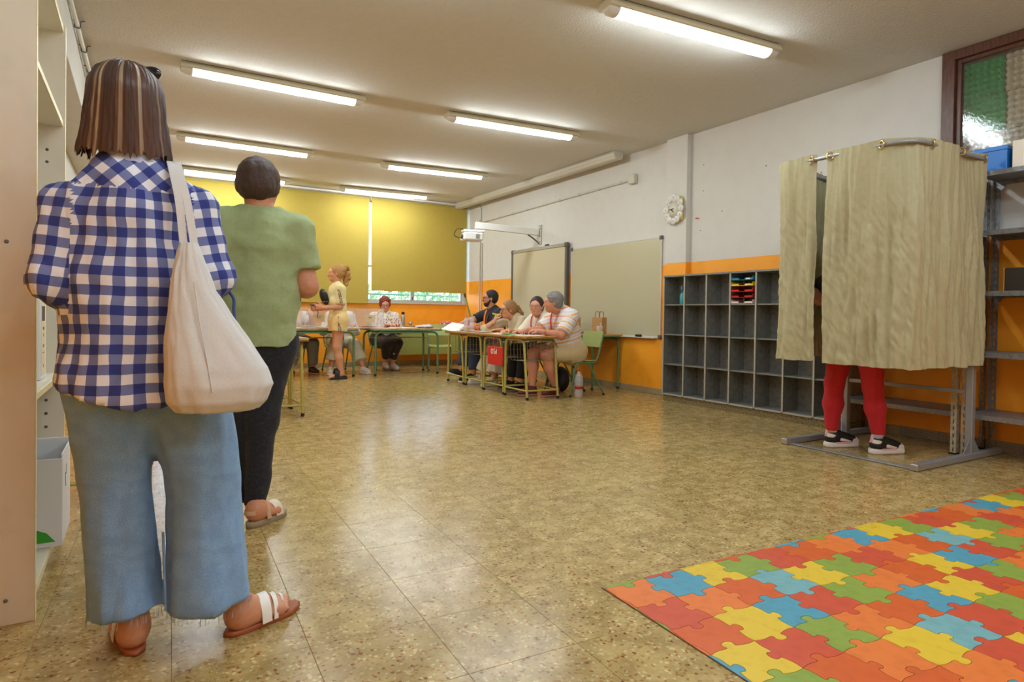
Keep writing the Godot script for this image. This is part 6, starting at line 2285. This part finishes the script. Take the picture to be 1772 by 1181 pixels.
	J = figure("woman with tied-back dark hair in a white blouse and red lanyard, facing the camera", {
		"base": base, "f": V(-1, 0, 0.1), "P": V(4.54, 0.50, -6.78), "S": V(4.42, 0.905, -6.77), "H": V(4.325, 1.052, -6.73), "hf": V(-0.78, -0.05, 0.62),
		"wl": V(4.02, 0.745, -6.54), "wr": V(4.00, 0.745, -6.86), "al": V(4.06, 0.10, -6.66), "ar": V(4.08, 0.10, -6.92), "sw": 0.17, "hw": 0.095, "g": 1.12, "bust": 0.065, "kp": V(-1, 0.5, 0)})
	sk = skin(rgb(218, 156, 126), 291)
	body(J, sk, 0.016, [[J.wl, V(-0.8, 0, -0.4), UP, V(-0.3, 0, -1), 0.6], [J.wr, V(-0.9, 0, 0.3), UP, V(0, 0, 1), 0.6]], 0.0075, 1.1)
	face(J, mat(rgb(60, 40, 34), 0.7), rgb(190, 96, 92), mat(rgb(140, 120, 110), 0.4))
	top(J, "blouse", cloth(rgb(236, 226, 206), 292), 0.020, 0.92, 0.05, 0.0145, 0.008)
	lanyard(J, M.red, 0.24, 0.009, 0.03)
	trousers(J, cloth(rgb(30, 29, 32), 293), 0.014, 1.86, 0.07, 0.015)
	shoe(J, V(4.12, 0, -6.66), V(-1, 0, 0.05), M.black, M.dark_frame, 0.25, 0.009)
	shoe(J, V(4.14, 0, -6.92), V(-1, 0, -0.1), M.black, M.dark_frame, 0.25, 0.009)
	hm = mottled(rgb(52, 32, 28), 0.5, 0.2, 294, V(9, 18, 9), 0.0, 0.06, false)
	add(J, "hair", [ruffle(field(hair_cap(J, 0.012), 0.007), 0.005, V(50, 16, 50), 66)], hm)
	add(J, "ponytail", [field([cp(at_head(J, 0, -0.01, -0.095), at_head(J, 0.01, -0.04, -0.14), 0.026, 0.03, 0.02), cp(at_head(J, 0.01, -0.04, -0.14), at_head(J, 0.015, -0.13, -0.15), 0.03, 0.012, 0.02)], 0.008)], hm)
	# grey-haired man in a striped polo shirt
	base = V(4.42, 0, -6.12)
	J = figure("grey-haired man in a striped polo shirt and beige shorts leaning on the desk", {
		"base": base, "f": V(-1, 0, -0.05), "P": V(4.44, 0.52, -6.13), "S": V(4.305, 0.955, -6.13), "H": V(4.165, 1.095, -6.13), "hf": V(-0.85, -0.12, -0.55),
		"wl": V(3.90, 0.765, -5.98), "wr": V(3.86, 0.765, -6.24), "al": V(4.19, 0.11, -6.09), "ar": V(3.98, 0.11, -6.26), "knL": V(4.05, 0.49, -6.07), "knR": V(4.02, 0.50, -6.31), "sw": 0.20, "hw": 0.10, "g": 1.25, "belly": 0.14, "sc": 1.04})
	sk = skin(rgb(208, 140, 108), 301)
	body(J, sk, 0.016, [[J.wl, V(-0.7, 0.15, -0.6), V(-0.2, 1, 0.2), V(-1, 0, 0), 1.0], [J.wr, V(-0.6, 0.1, 0.6), V(0, 1, -0.3), V(-1, 0, 0), 1.0]], 0.007, 1.08)
	face(J, mat(rgb(120, 116, 110), 0.7), rgb(184, 100, 88))
	var im := Image.create(8, 128, false, Image.FORMAT_RGB8)
	for y in 128:
		var u := y % 64
		var c := rgb(226, 222, 224)
		if u >= 8 and u < 17:
			c = rgb(236, 150, 104)
		elif u >= 17 and u < 25:
			c = rgb(238, 214, 128)
		elif u >= 44 and u < 50:
			c = rgb(206, 204, 214)
		for x in 8:
			im.set_pixel(x, y, c)
	var pm := mat(Color.WHITE, 0.85)
	pm.albedo_texture = ImageTexture.create_from_image(im)
	striped(top(J, "polo_shirt", pm, 0.026, 0.82, 0.07, 0.0145, 0.007, [], 0.0), J, 0.15)
	lanyard(J, M.red, 0.25, 0.010, 0.04)
	trousers(J, cloth(rgb(206, 184, 140), 302, 0.9, 7.0, 0.06), 0.018, 0.86, 0.092, 0.0145, 0.007, "shorts")
	var wine := mat(rgb(98, 32, 36), 0.6)
	shoe(J, V(4.25, 0, -6.09), V(-1, 0, 0.12), wine, mat(rgb(150, 110, 90), 0.6), 0.28, 0.008)
	shoe(J, V(4.04, 0, -6.25), V(-1, 0, 0.05), wine, mat(rgb(150, 110, 90), 0.6), 0.28, 0.008)
	add(J, "hair", [ruffle(field(hair_cap(J, 0.012), 0.007), 0.008, V(40, 25, 40), 64)], mottled(rgb(128, 124, 118), 0.6, 0.25, 303, V(14, 14, 14), 0.0, 0.06, false))

func booth_voter() -> void:
	var base := V(4.43, 0, -2.66)
	var f := V(0.95, 0, 0.12).normalized()
	var J := figure("voter in red leggings and black top hidden behind the booth curtain", {
		"base": base, "f": f, "P": V(4.46, 0.86, -2.66), "S": V(4.47, 1.31, -2.67), "H": V(4.50, 1.49, -2.67), "hf": V(1, -0.3, 0.1),
		"wl": V(4.50, 1.05, -2.84), "wr": V(4.78, 1.03, -2.50), "elL": V(4.27, 1.11, -2.90), "al": V(4.43, 0.10, -2.82), "ar": V(4.53, 0.10, -2.525), "knL": V(4.425, 0.47, -2.80), "knR": V(4.50, 0.47, -2.56), "sw": 0.17, "hw": 0.10, "g": 1.08, "hc": 0.009})
	var sk := skin(rgb(206, 140, 108), 311)
	body(J, sk, 0.016, [[J.wl, V(1, -0.1, 0.3), UP, V(0, 0, 1), 0.6], [J.wr, V(1, -0.1, -0.3), UP, V(0, 0, -1), 0.6]], 0.008, 1.0, false)
	face(J, M.black, rgb(180, 96, 88))
	top(J, "black_top", cloth(rgb(24, 24, 27), 312), 0.018, 0.8, 0.05, 0.0145, 0.006)
	var red := cloth(rgb(190, 26, 36), 313, 0.8, 8.0, 0.06)
	var tl := [cp(J.hipL, J.hipR, 0.115, 0.115, 0.05), cp(J.P, J.P + UP * 0.14, 0.145, 0.125, 0.05, 1, J.f, 0.85)]
	for s in [[J.hipL, J.knL, J.al], [J.hipR, J.knR, J.ar]]:
		tl += [cp(s[0], s[1], 0.112, 0.066, 0.03), cp(s[1], s[1].lerp(s[2], 0.4), 0.064, 0.067, 0.03), cp(s[1].lerp(s[2], 0.4), s[1].lerp(s[2], 0.93), 0.067, 0.044, 0.03, 1)]
	add(J, "red_leggings", [ruffle(field(tl, 0.009), 0.002, V(20, 12, 20), 65)], red)
	# chunky sneakers: white and black uppers, pale soles, pink accents
	var wh := mat(rgb(232, 222, 214), 0.6)
	var pink := mat(rgb(238, 176, 184), 0.6)
	for s in [[V(4.385, 0, -2.835), V(0.9, 0, 0.35)], [V(4.45, 0, -2.535), V(0.93, 0, 0.30)]]:
		var b: Vector3 = s[0]
		var d: Vector3 = s[1].normalized()
		var sd := d.cross(UP)
		var l := [cp(b + d * 0.05 + UP * 0.062, b + d * 0.215 + UP * 0.046, 0.042, 0.036, 0.03), cp(b + d * 0.05 + UP * 0.06, b + d * 0.055 + UP * 0.112, 0.043, 0.040, 0.02, 1), cp(b + d * 0.09 + UP * 0.09, b + d * 0.17 + UP * 0.062, 0.034, 0.036, 0.03), cut(-UP, -0.028)]
		var sh := add(J, "sneaker", [field(l, 0.006)], M.black)
		part(sh, "sole", solid([field([cp(b + d * 0.04 + UP * 0.015, b + d * 0.22 + UP * 0.016, 0.048, 0.048, 0.02), cut(-UP, 0.0), cut(UP, 0.038)], 0.006)], base), wh)
		part(sh, "toe_cap", solid([field([cp(b + d * 0.195 + UP * 0.046, b + d * 0.230 + UP * 0.036, 0.041, 0.038, 0.02), cut(-UP, -0.03)], 0.006)], base), wh)
		part(sh, "heel_counter", solid([field([cp(b + d * 0.046 + UP * 0.07, b + d * 0.050 + UP * 0.098, 0.0455, 0.043, 0.01, 2)], 0.006)], base), wh)
		for e in [-1.0, 1.0]:
			part(sh, "side_panel", solid([field([cp(b + d * 0.10 + UP * 0.060 + sd * 0.030 * e, b + d * 0.175 + UP * 0.048 + sd * 0.030 * e, 0.017, 0.014, 0.01)], 0.005)], base), wh)
			part(sh, "accent", solid([field([cp(b + d * 0.06 + UP * 0.036 + sd * 0.043 * e, b + d * 0.17 + UP * 0.036 + sd * 0.043 * e, 0.006, 0.006, 0.0)], 0.003)], base), pink)
		part(sh, "heel_tab", solid([field([cp(b + d * 0.006 + UP * 0.09, b + d * 0.01 + UP * 0.125, 0.011, 0.010, 0.01)], 0.004)], base), pink)
		part(sh, "sock", solid([field([cp(b + d * 0.052 + UP * 0.10, b + d * 0.05 + UP * 0.135, 0.036, 0.037, 0.01, 1)], 0.006)], base), mat(rgb(168, 170, 176), 0.8))
	add(J, "hair", [field(hair_cap(J, 0.014, 0.01), 0.009)], mat(rgb(60, 42, 32), 0.6))

# ------------------------------------------------------------------ small things
func build_small_things() -> void:
	# ballot boxes
	var ballot := func(label: String, at: Vector3, turn: float) -> void:
		var t := thing("ballot_box", label, "ballot box", at, turn, "transparent ballot boxes")
		var w := 0.46
		var h := 0.29
		var d := 0.30
		part(t, "wall", rbox(w, h, 0.005, 0.001), M.clear, V(0, h * 0.5, d * 0.5))
		part(t, "wall", rbox(w, h, 0.005, 0.001), M.clear, V(0, h * 0.5, -d * 0.5))
		part(t, "wall", rbox(0.005, h, d - 0.006, 0.001), M.clear, V(w * 0.5 - 0.003, h * 0.5, 0))
		part(t, "wall", rbox(0.005, h, d - 0.006, 0.001), M.clear, V(-w * 0.5 + 0.003, h * 0.5, 0))
		part(t, "lid", rbox(w + 0.012, 0.008, d + 0.012, 0.002), M.clear, V(0, h + 0.004, 0))
		part(t, "slot_rim", rbox(0.20, 0.006, 0.018, 0.002), M.dark_frame, V(0, h + 0.011, 0))
		part(t, "base_rim", rbox(w + 0.006, 0.010, d + 0.006, 0.002), M.white_plastic, V(0, 0.005, 0))
		for e in [-1.0, 1.0]:
			part(t, "corner_strip", rbox(0.012, h, 0.012, 0.002), M.bottle, V(e * (w * 0.5 - 0.004), h * 0.5, d * 0.5 + 0.001))
		part(t, "label_card", rbox(0.16, 0.105, 0.002, 0.0005), M.paper_beige, V(0.02, 0.145, d * 0.5 + 0.004))
		for k in 2:
			part(t, "printed_line", rbox(0.06 - 0.02 * k, 0.006, 0.001, 0.0003), M.dark_frame, V(0.02, 0.165 - 0.018 * k, d * 0.5 + 0.0055))
	ballot.call("transparent plastic ballot box with a pale label, left, before the person in grey trousers", V(2.20, 0.711, -9.40), 0.06)
	ballot.call("transparent plastic ballot box with a beige label, right, beside the red-haired woman", V(2.965, 0.711, -9.42), 0.0)
	# ballots inside: loose envelopes
	var env := rbox(0.16, 0.002, 0.11, 0.0006)
	for k in 14:
		var right := k % 2 == 0
		var c := V(2.965, 0.724, -9.42) if right else V(2.20, 0.724, -9.40)
		solo("ballot_envelope", env, M.kraft if right else M.paper, "one of the brown envelopes piled inside the right ballot box" if right else "one of the white envelopes piled inside the left ballot box", "envelope",
			c + V(rng.randf_range(-0.12, 0.12), 0.0035 * int(k / 2), rng.randf_range(-0.06, 0.06)), V(0, rng.randf() * TAU, 0), "brown envelopes in the right ballot box" if right else "white envelopes in the left ballot box")
	# papers on the tables
	var paper := func(label: String, at: Vector3, turn: float, w := 0.21, d := 0.297, h := 0.004, m: Material = M.paper, grp := "") -> void:
		var s := rbox(w, h, d, 0.0008)
		solo("paper_stack" if h > 0.003 else "paper_sheet", s, m, label, "papers", at + V(0, h * 0.5, 0), V(0, turn, 0), grp)
	paper.call("thick white paper stack on the table in front of the red-haired woman", V(3.62, 0.711, -9.50), 0.5, 0.30, 0.36, 0.012)
	paper.call("white list sheets under the right ballot box's front edge", V(3.22, 0.711, -9.24), 0.1, 0.30, 0.12, 0.006)
	paper.call("white papers along the table edge behind the ponytailed voter", V(2.55, 0.711, -9.32), 0.05, 0.22, 0.24, 0.008)
	paper.call("flat white papers at the left end of the ballot table", V(1.82, 0.711, -9.40), 0.1, 0.24, 0.30, 0.008)
	# crumpled plastic on the table
	solo("plastic_bag", solid([ruffle(field([el(V(0, 0.018, 0), V(0.15, 0.022, 0.09), Basis.IDENTITY, 0.02), el(V(0.06, 0.024, 0.01), V(0.06, 0.024, 0.05), Basis.IDENTITY, 0.02)], 0.009), 0.02, V(24, 24, 24), 70)]), mat(rgb(214, 216, 224), 0.25), "crumpled pale plastic bag at the right end of the ballot table", "bag", V(3.93, 0.716, -9.42))
	solo("pen", tube([V(0, 0, -0.07), V(0, 0, 0.07)], 0.0045, 6), M.black, "dark pen lying by the red-haired woman's papers", "pen", V(3.42, 0.7155, -9.28), V(0, 0.9, 0))
	# thermos, cup and a red-white bundle on the window desk
	var th := thing("thermos_flask", "steel thermos flask with a dark cap on the window desk", "flask", V(4.02, 0.728, -10.62))
	part(th, "body", lathe([Vector2(0, 0), Vector2(0.034, 0), Vector2(0.036, 0.01), Vector2(0.036, 0.17), Vector2(0.028, 0.19), Vector2(0, 0.19)], 18), M.alu)
	part(th, "cap", lathe([Vector2(0, 0.188), Vector2(0.028, 0.188), Vector2(0.028, 0.235), Vector2(0.024, 0.24), Vector2(0, 0.24)], 18), M.black)
	solo("steel_cup", lathe([Vector2(0, 0), Vector2(0.026, 0), Vector2(0.032, 0.07), Vector2(0.030, 0.07), Vector2(0.024, 0.006), Vector2(0, 0.006)], 16), M.alu, "small steel cup beside the thermos flask", "cup", V(4.14, 0.728, -10.56))
	solo("red_white_bundle", solid([ruffle(field([el(V(0, 0.035, 0), V(0.11, 0.04, 0.06), Basis.IDENTITY, 0.02), el(V(0.05, 0.05, 0), V(0.05, 0.03, 0.05), Basis.IDENTITY, 0.02)], 0.009), 0.02, V(22, 22, 22), 71)]),
		tri(mat_tex(noise_tex(72, 0.05, [rgb(216, 60, 70), rgb(238, 230, 226), rgb(206, 60, 80)], [0.0, 0.4, 0.66], FastNoiseLite.TYPE_CELLULAR, 128, true)), Vector3.ONE * 7.0, false), "crumpled red and white bundle on the end of the window desk", "bundle", V(4.82, 0.728, -10.55))
	# on the officials' desks
	var bt := func(label: String, at: Vector3, s: float, cap: Color, band: Color) -> void:
		var t := thing("water_bottle", label, "bottle", at, 0.0, "plastic water bottles")
		part(t, "body", lathe([Vector2(0, 0.004), Vector2(0.026, 0.0), Vector2(0.031, 0.010), Vector2(0.031, 0.05), Vector2(0.029, 0.06), Vector2(0.031, 0.07), Vector2(0.031, 0.13), Vector2(0.026, 0.155), Vector2(0.014, 0.175), Vector2(0.0125, 0.19)], 16), M.bottle).scale = Vector3.ONE * s
		part(t, "cap", lathe([Vector2(0, 0.188), Vector2(0.0145, 0.188), Vector2(0.0145, 0.205), Vector2(0, 0.206)], 12), mat(cap, 0.4)).scale = Vector3.ONE * s
		part(t, "label_band", lathe([Vector2(0.0314, 0.075), Vector2(0.0317, 0.076), Vector2(0.0317, 0.112), Vector2(0.0314, 0.113)], 16), mat(band, 0.5)).scale = Vector3.ONE * s
	bt.call("small water bottle on the officials' desks, the left one of the pair", V(3.80, 0.711, -7.66), 1.08, rgb(120, 160, 200), rgb(214, 190, 204))
	bt.call("small water bottle on the officials' desks, the right one of the pair", V(3.84, 0.711, -7.57), 1.08, rgb(130, 170, 206), rgb(220, 200, 210))
	# the large bottle on the floor
	var big := thing("soda_bottle", "empty two-litre plastic bottle with red label and cap on the floor", "bottle", V(4.33, 0, -5.82))
	part(big, "body", lathe([Vector2(0, 0.006), Vector2(0.03, 0.0), Vector2(0.046, 0.02), Vector2(0.050, 0.05), Vector2(0.048, 0.09), Vector2(0.042, 0.12), Vector2(0.050, 0.15), Vector2(0.051, 0.20), Vector2(0.044, 0.25), Vector2(0.026, 0.285), Vector2(0.015, 0.30), Vector2(0.0135, 0.315)], 20), M.bottle)
	part(big, "cap", lathe([Vector2(0, 0.313), Vector2(0.016, 0.313), Vector2(0.016, 0.333), Vector2(0, 0.334)], 14), M.red)
	part(big, "label_band", lathe([Vector2(0.0425, 0.108), Vector2(0.0455, 0.109), Vector2(0.0455, 0.145), Vector2(0.048, 0.146)], 20), M.red)
	# papers, folders, phone and pens
	var pb := thing("open_papers", "white papers held up by the bearded man", "papers", V(3.80, 0.711, -8.05))
	part(pb, "sheet", rbox(0.22, 0.003, 0.30, 0.001), M.paper, V(0, 0.05, 0), V(0.1, 0.3, 0.45))
	part(pb, "sheet", rbox(0.21, 0.003, 0.297, 0.001), M.paper, V(0.02, 0.045, 0.01), V(0.05, 0.45, 0.38))
	paper.call("folded white paper by the bearded man's hands", V(4.00, 0.711, -7.98), 0.4, 0.15, 0.20, 0.006)
	solo("clipboard", rbox(0.24, 0.008, 0.32, 0.003), mat(rgb(52, 62, 92), 0.4), "dark blue clipboard on the desk before the ponytailed official", "clipboard", V(3.90, 0.715, -7.40), V(0, 0.15, 0))
	paper.call("lined sheets on the dark blue clipboard", V(3.91, 0.7195, -7.40), 0.2, 0.20, 0.28, 0.003)
	paper.call("grey paper on the desk before the dark-haired woman", V(3.86, 0.711, -6.80), -0.2, 0.21, 0.297, 0.003)
	paper.call("white papers at the near corner of the officials' desks", V(3.83, 0.711, -6.10), 0.5, 0.30, 0.36, 0.006)
	solo("dark_notebook", rbox(0.16, 0.012, 0.24, 0.003), M.black, "dark notebook on the desk beside the near white papers", "notebook", V(4.03, 0.717, -6.46), V(0, 1.2, 0))
	solo("desk_phone", rbox(0.07, 0.009, 0.14, 0.003), M.black, "black phone lying by the grey-haired man's hands", "phone", V(3.76, 0.7155, -6.46), V(0, 0.7, 0))
	for k in 2:
		solo("green_marker", tube([V(0, 0, -0.06), V(0, 0, 0.06)], 0.009, 8), mat(rgb(46, 190, 70), 0.4), ["green marker pen nearer the desk edge", "green marker pen behind the first one"][k], "pen", V(3.72, 0.7205, -6.36 - 0.035 * k), V(0, 1.1 + 0.3 * k, 0))
	solo("orange_highlighter", tube([V(0, 0, -0.06), V(0, 0, 0.06)], 0.010, 8), mat(rgb(250, 96, 30), 0.4), "orange marker pen beside the water bottles", "pen", V(3.86, 0.75, -7.45), V(0.7, 1.7, 0))
	solo("tape_roll", tube([V(0, 0, 0), V(0, 0.045, 0)], 0.02, 12), M.white_plastic, "small white tape roll on the near white papers", "tape", V(3.98, 0.718, -6.02))
	# red bag with upside-down lettering
	var rb := thing("red_bag", "red bag with upside-down white letters hanging before the officials' desk", "bag", V(3.68, 0.34, -6.62))
	part(rb, "panel", rbox(0.02, 0.22, 0.36, 0.008), M.red, V(0, 0.11, 0))
	var tx := part(rb, "lettering", words("PSO", 0.085), M.white_plastic, V(-0.0112, 0.165, -0.02))
	tx.basis = Basis(V(0, 0, -1), V(0, -1, 0), V(-1, 0, 0))
	for e in [-1.0, 1.0]:
		part(rb, "handle", tube(rounded([V(0.0, 0.21, 0.06 * e), V(0.004, 0.30, 0.05 * e), V(0.01, 0.335, 0.02 * e)], 0.03), 0.005, 6), M.red)
	var rb2 := thing("hanging_red_lanyard_card", "red badge ribbon hanging under the near desk", "ribbon", V(4.12, 0.60, -6.02))
	part(rb2, "ribbon", rbox(0.004, 0.10, 0.022, 0.001), M.red, V(0, -0.02, 0))
	part(rb2, "ribbon", rbox(0.004, 0.09, 0.022, 0.001), M.red, V(0, -0.02, 0.03), V(0.2, 0, 0))
	# backpack under the chair
	var bp := thing("backpack", "black backpack on the floor beside the grey-haired man's chair", "backpack", V(4.52, 0, -6.46))
	part(bp, "body", solid([field([el(V(0, 0.15, 0), V(0.10, 0.16, 0.14), Basis.IDENTITY, 0.03), el(V(-0.06, 0.10, 0), V(0.06, 0.09, 0.11), Basis.IDENTITY, 0.03), cut(-UP, 0.0)], 0.012)]), M.black)
	part(bp, "strap", tube(rounded([V(-0.10, 0.24, 0.08), V(-0.18, 0.16, 0.12), V(-0.17, 0.03, 0.11), V(-0.10, 0.02, 0.09)], 0.06), 0.010, 6), M.black)
	# paper bags, cup and scraps on the side table
	var bag := func(label: String, at: Vector3, turn: float, w: float, h: float, d: float) -> void:
		var t := thing("paper_bag", label, "bag", at, turn, "brown paper carrier bags")
		for e in [-1.0, 1.0]:
			part(t, "wall", rbox(w, h, 0.004, 0.001), M.kraft, V(0, h * 0.5, e * d * 0.5))
			part(t, "side", rbox(0.004, h, d - 0.004, 0.001), M.kraft, V(e * (w * 0.5 - 0.002), h * 0.5, 0))
			part(t, "handle", tube(rounded([V(-w * 0.22, h - 0.01, e * d * 0.42), V(-w * 0.22, h + 0.075, e * d * 0.42), V(w * 0.22, h + 0.075, e * d * 0.42), V(w * 0.22, h - 0.01, e * d * 0.42)], 0.05, 5), 0.005, 6), mat(rgb(150, 100, 56), 0.7))
		part(t, "bottom", rbox(w - 0.008, 0.004, d - 0.004, 0.001), M.kraft, V(0, 0.003, 0))
	bag.call("brown paper carrier bag with looped handles on the side table, beside the white cup", V(5.17, 0.711, -6.52), PI / 2 + 0.25, 0.16, 0.215, 0.10)
	bag.call("brown paper carrier bag half hidden behind the striped polo shirt", V(5.20, 0.711, -7.12), PI / 2, 0.17, 0.21, 0.10)
	var cu := thing("paper_cup", "white paper cup with a straw on the side table", "cup", V(5.08, 0.711, -6.40))
	part(cu, "cup", lathe([Vector2(0, 0), Vector2(0.030, 0), Vector2(0.040, 0.10), Vector2(0.041, 0.102), Vector2(0.038, 0.102), Vector2(0.028, 0.006), Vector2(0, 0.006)], 18), M.white_plastic)
	part(cu, "straw", tube([V(0, 0.01, 0), V(0.022, 0.145, 0.005)], 0.004, 6), M.white_plastic)
	solo("sweet_wrapper", solid([ruffle(field([el(V(0, 0.012, 0), V(0.05, 0.014, 0.035), Basis.IDENTITY, 0.02)], 0.008), 0.014, V(40, 40, 40), 73)]), mat(rgb(150, 110, 120), 0.4), "small crumpled wrapper on the side table", "wrapper", V(5.05, 0.713, -6.70))
	# poles leaning behind the officials
	for p in [[V(4.63, 0.0, -8.66), V(4.58, 1.27, -9.30), "green pole with a dark tip leaning behind the bearded man"], [V(5.24, 0.0, -7.70), V(5.315, 1.22, -7.82), "green pole leaning on the framed board between the two women"]]:
		var t := thing("broom_handle", p[2], "pole", p[0])
		part(t, "pole", tube([V(0, 0, 0), p[1] - p[0]], 0.013, 8), M.green_tube)
		part(t, "tip", tube([(p[1] - p[0]) * 0.955, (p[1] - p[0]) * 1.005], 0.0165, 8), M.black)
	# spray bottles and paper trays in the pigeonholes
	var sp := thing("spray_bottle", "teal plastic spray bottle in the top pigeonhole of the first column", "bottle", V(5.22, 1.087, -5.10))
	part(sp, "body", lathe([Vector2(0, 0), Vector2(0.033, 0), Vector2(0.036, 0.01), Vector2(0.036, 0.10), Vector2(0.018, 0.14), Vector2(0.014, 0.16), Vector2(0, 0.16)], 16), mat(rgb(70, 160, 170), 0.3))
	part(sp, "nozzle", rbox(0.05, 0.05, 0.022, 0.006), mat(rgb(110, 130, 140), 0.4), V(-0.006, 0.185, 0))
	part(sp, "trigger", rbox(0.01, 0.04, 0.012, 0.003), mat(rgb(90, 110, 120), 0.4), V(-0.028, 0.15, 0), V(0, 0, 0.3))
	solo("green_sponge", rbox(0.05, 0.10, 0.04, 0.008), mat(rgb(120, 196, 60), 0.8), "small green packet beside the teal spray bottle", "packet", V(5.20, 1.137, -5.04))
	var tcol := [["pale pink paper tray at the bottom of the tray stack", rgb(226, 206, 200)], ["dark red paper tray, second from the bottom of the tray stack", rgb(176, 30, 40)], ["red paper tray in the middle of the tray stack", rgb(200, 34, 34)], ["yellow paper tray, second from the top of the tray stack", rgb(240, 196, 30)], ["blue paper tray on top of the tray stack", rgb(30, 140, 180)]]
	for k in 5:
		var t := thing("paper_tray", tcol[k][0], "tray", V(5.215, 1.087 + k * 0.058, -4.225), 0.0, "stacked paper trays")
		var m := mat(tcol[k][1], 0.35)
		part(t, "floor", rbox(0.19, 0.004, 0.26, 0.001), m, V(0, 0.004, 0))
		for e in [-1.0, 1.0]:
			part(t, "side", rbox(0.19, 0.036, 0.004, 0.001), m, V(0, 0.022, e * 0.128))
		part(t, "front_lip", rbox(0.004, 0.018, 0.09, 0.001), m, V(-0.094, 0.013, -0.08))
		part(t, "front_lip", rbox(0.004, 0.018, 0.09, 0.001), m, V(-0.094, 0.013, 0.08))
		if k != 1 and k != 2:
			part(t, "label_holder", rbox(0.003, 0.014, 0.05, 0.001), M.white_plastic, V(-0.098, 0.013, 0.075))
		for z in [-0.115, 0.115]:
			part(t, "stacking_post", rbox(0.012, 0.054, 0.012, 0.002), m, V(0.08, 0.031, z))
	# bag under the desk beside the queue
	var bb := thing("blue_rucksack", "blue and dark rucksack under the yellow desk by the queue", "rucksack", V(1.06, 0, -6.95))
	part(bb, "body", solid([field([el(V(0, 0.17, 0), V(0.12, 0.18, 0.10), Basis.IDENTITY, 0.03), cut(-UP, 0.0)], 0.014)]), mat(rgb(70, 72, 140), 0.7))
	part(bb, "pocket", solid([field([el(V(0.06, 0.11, 0.03), V(0.08, 0.09, 0.09), Basis.IDENTITY, 0.02), cut(-UP, 0.0)], 0.012)]), M.black)

func mat_tex(t: Texture2D) -> StandardMaterial3D:
	var m := mat(Color.WHITE, 0.8)
	m.albedo_texture = t
	return m
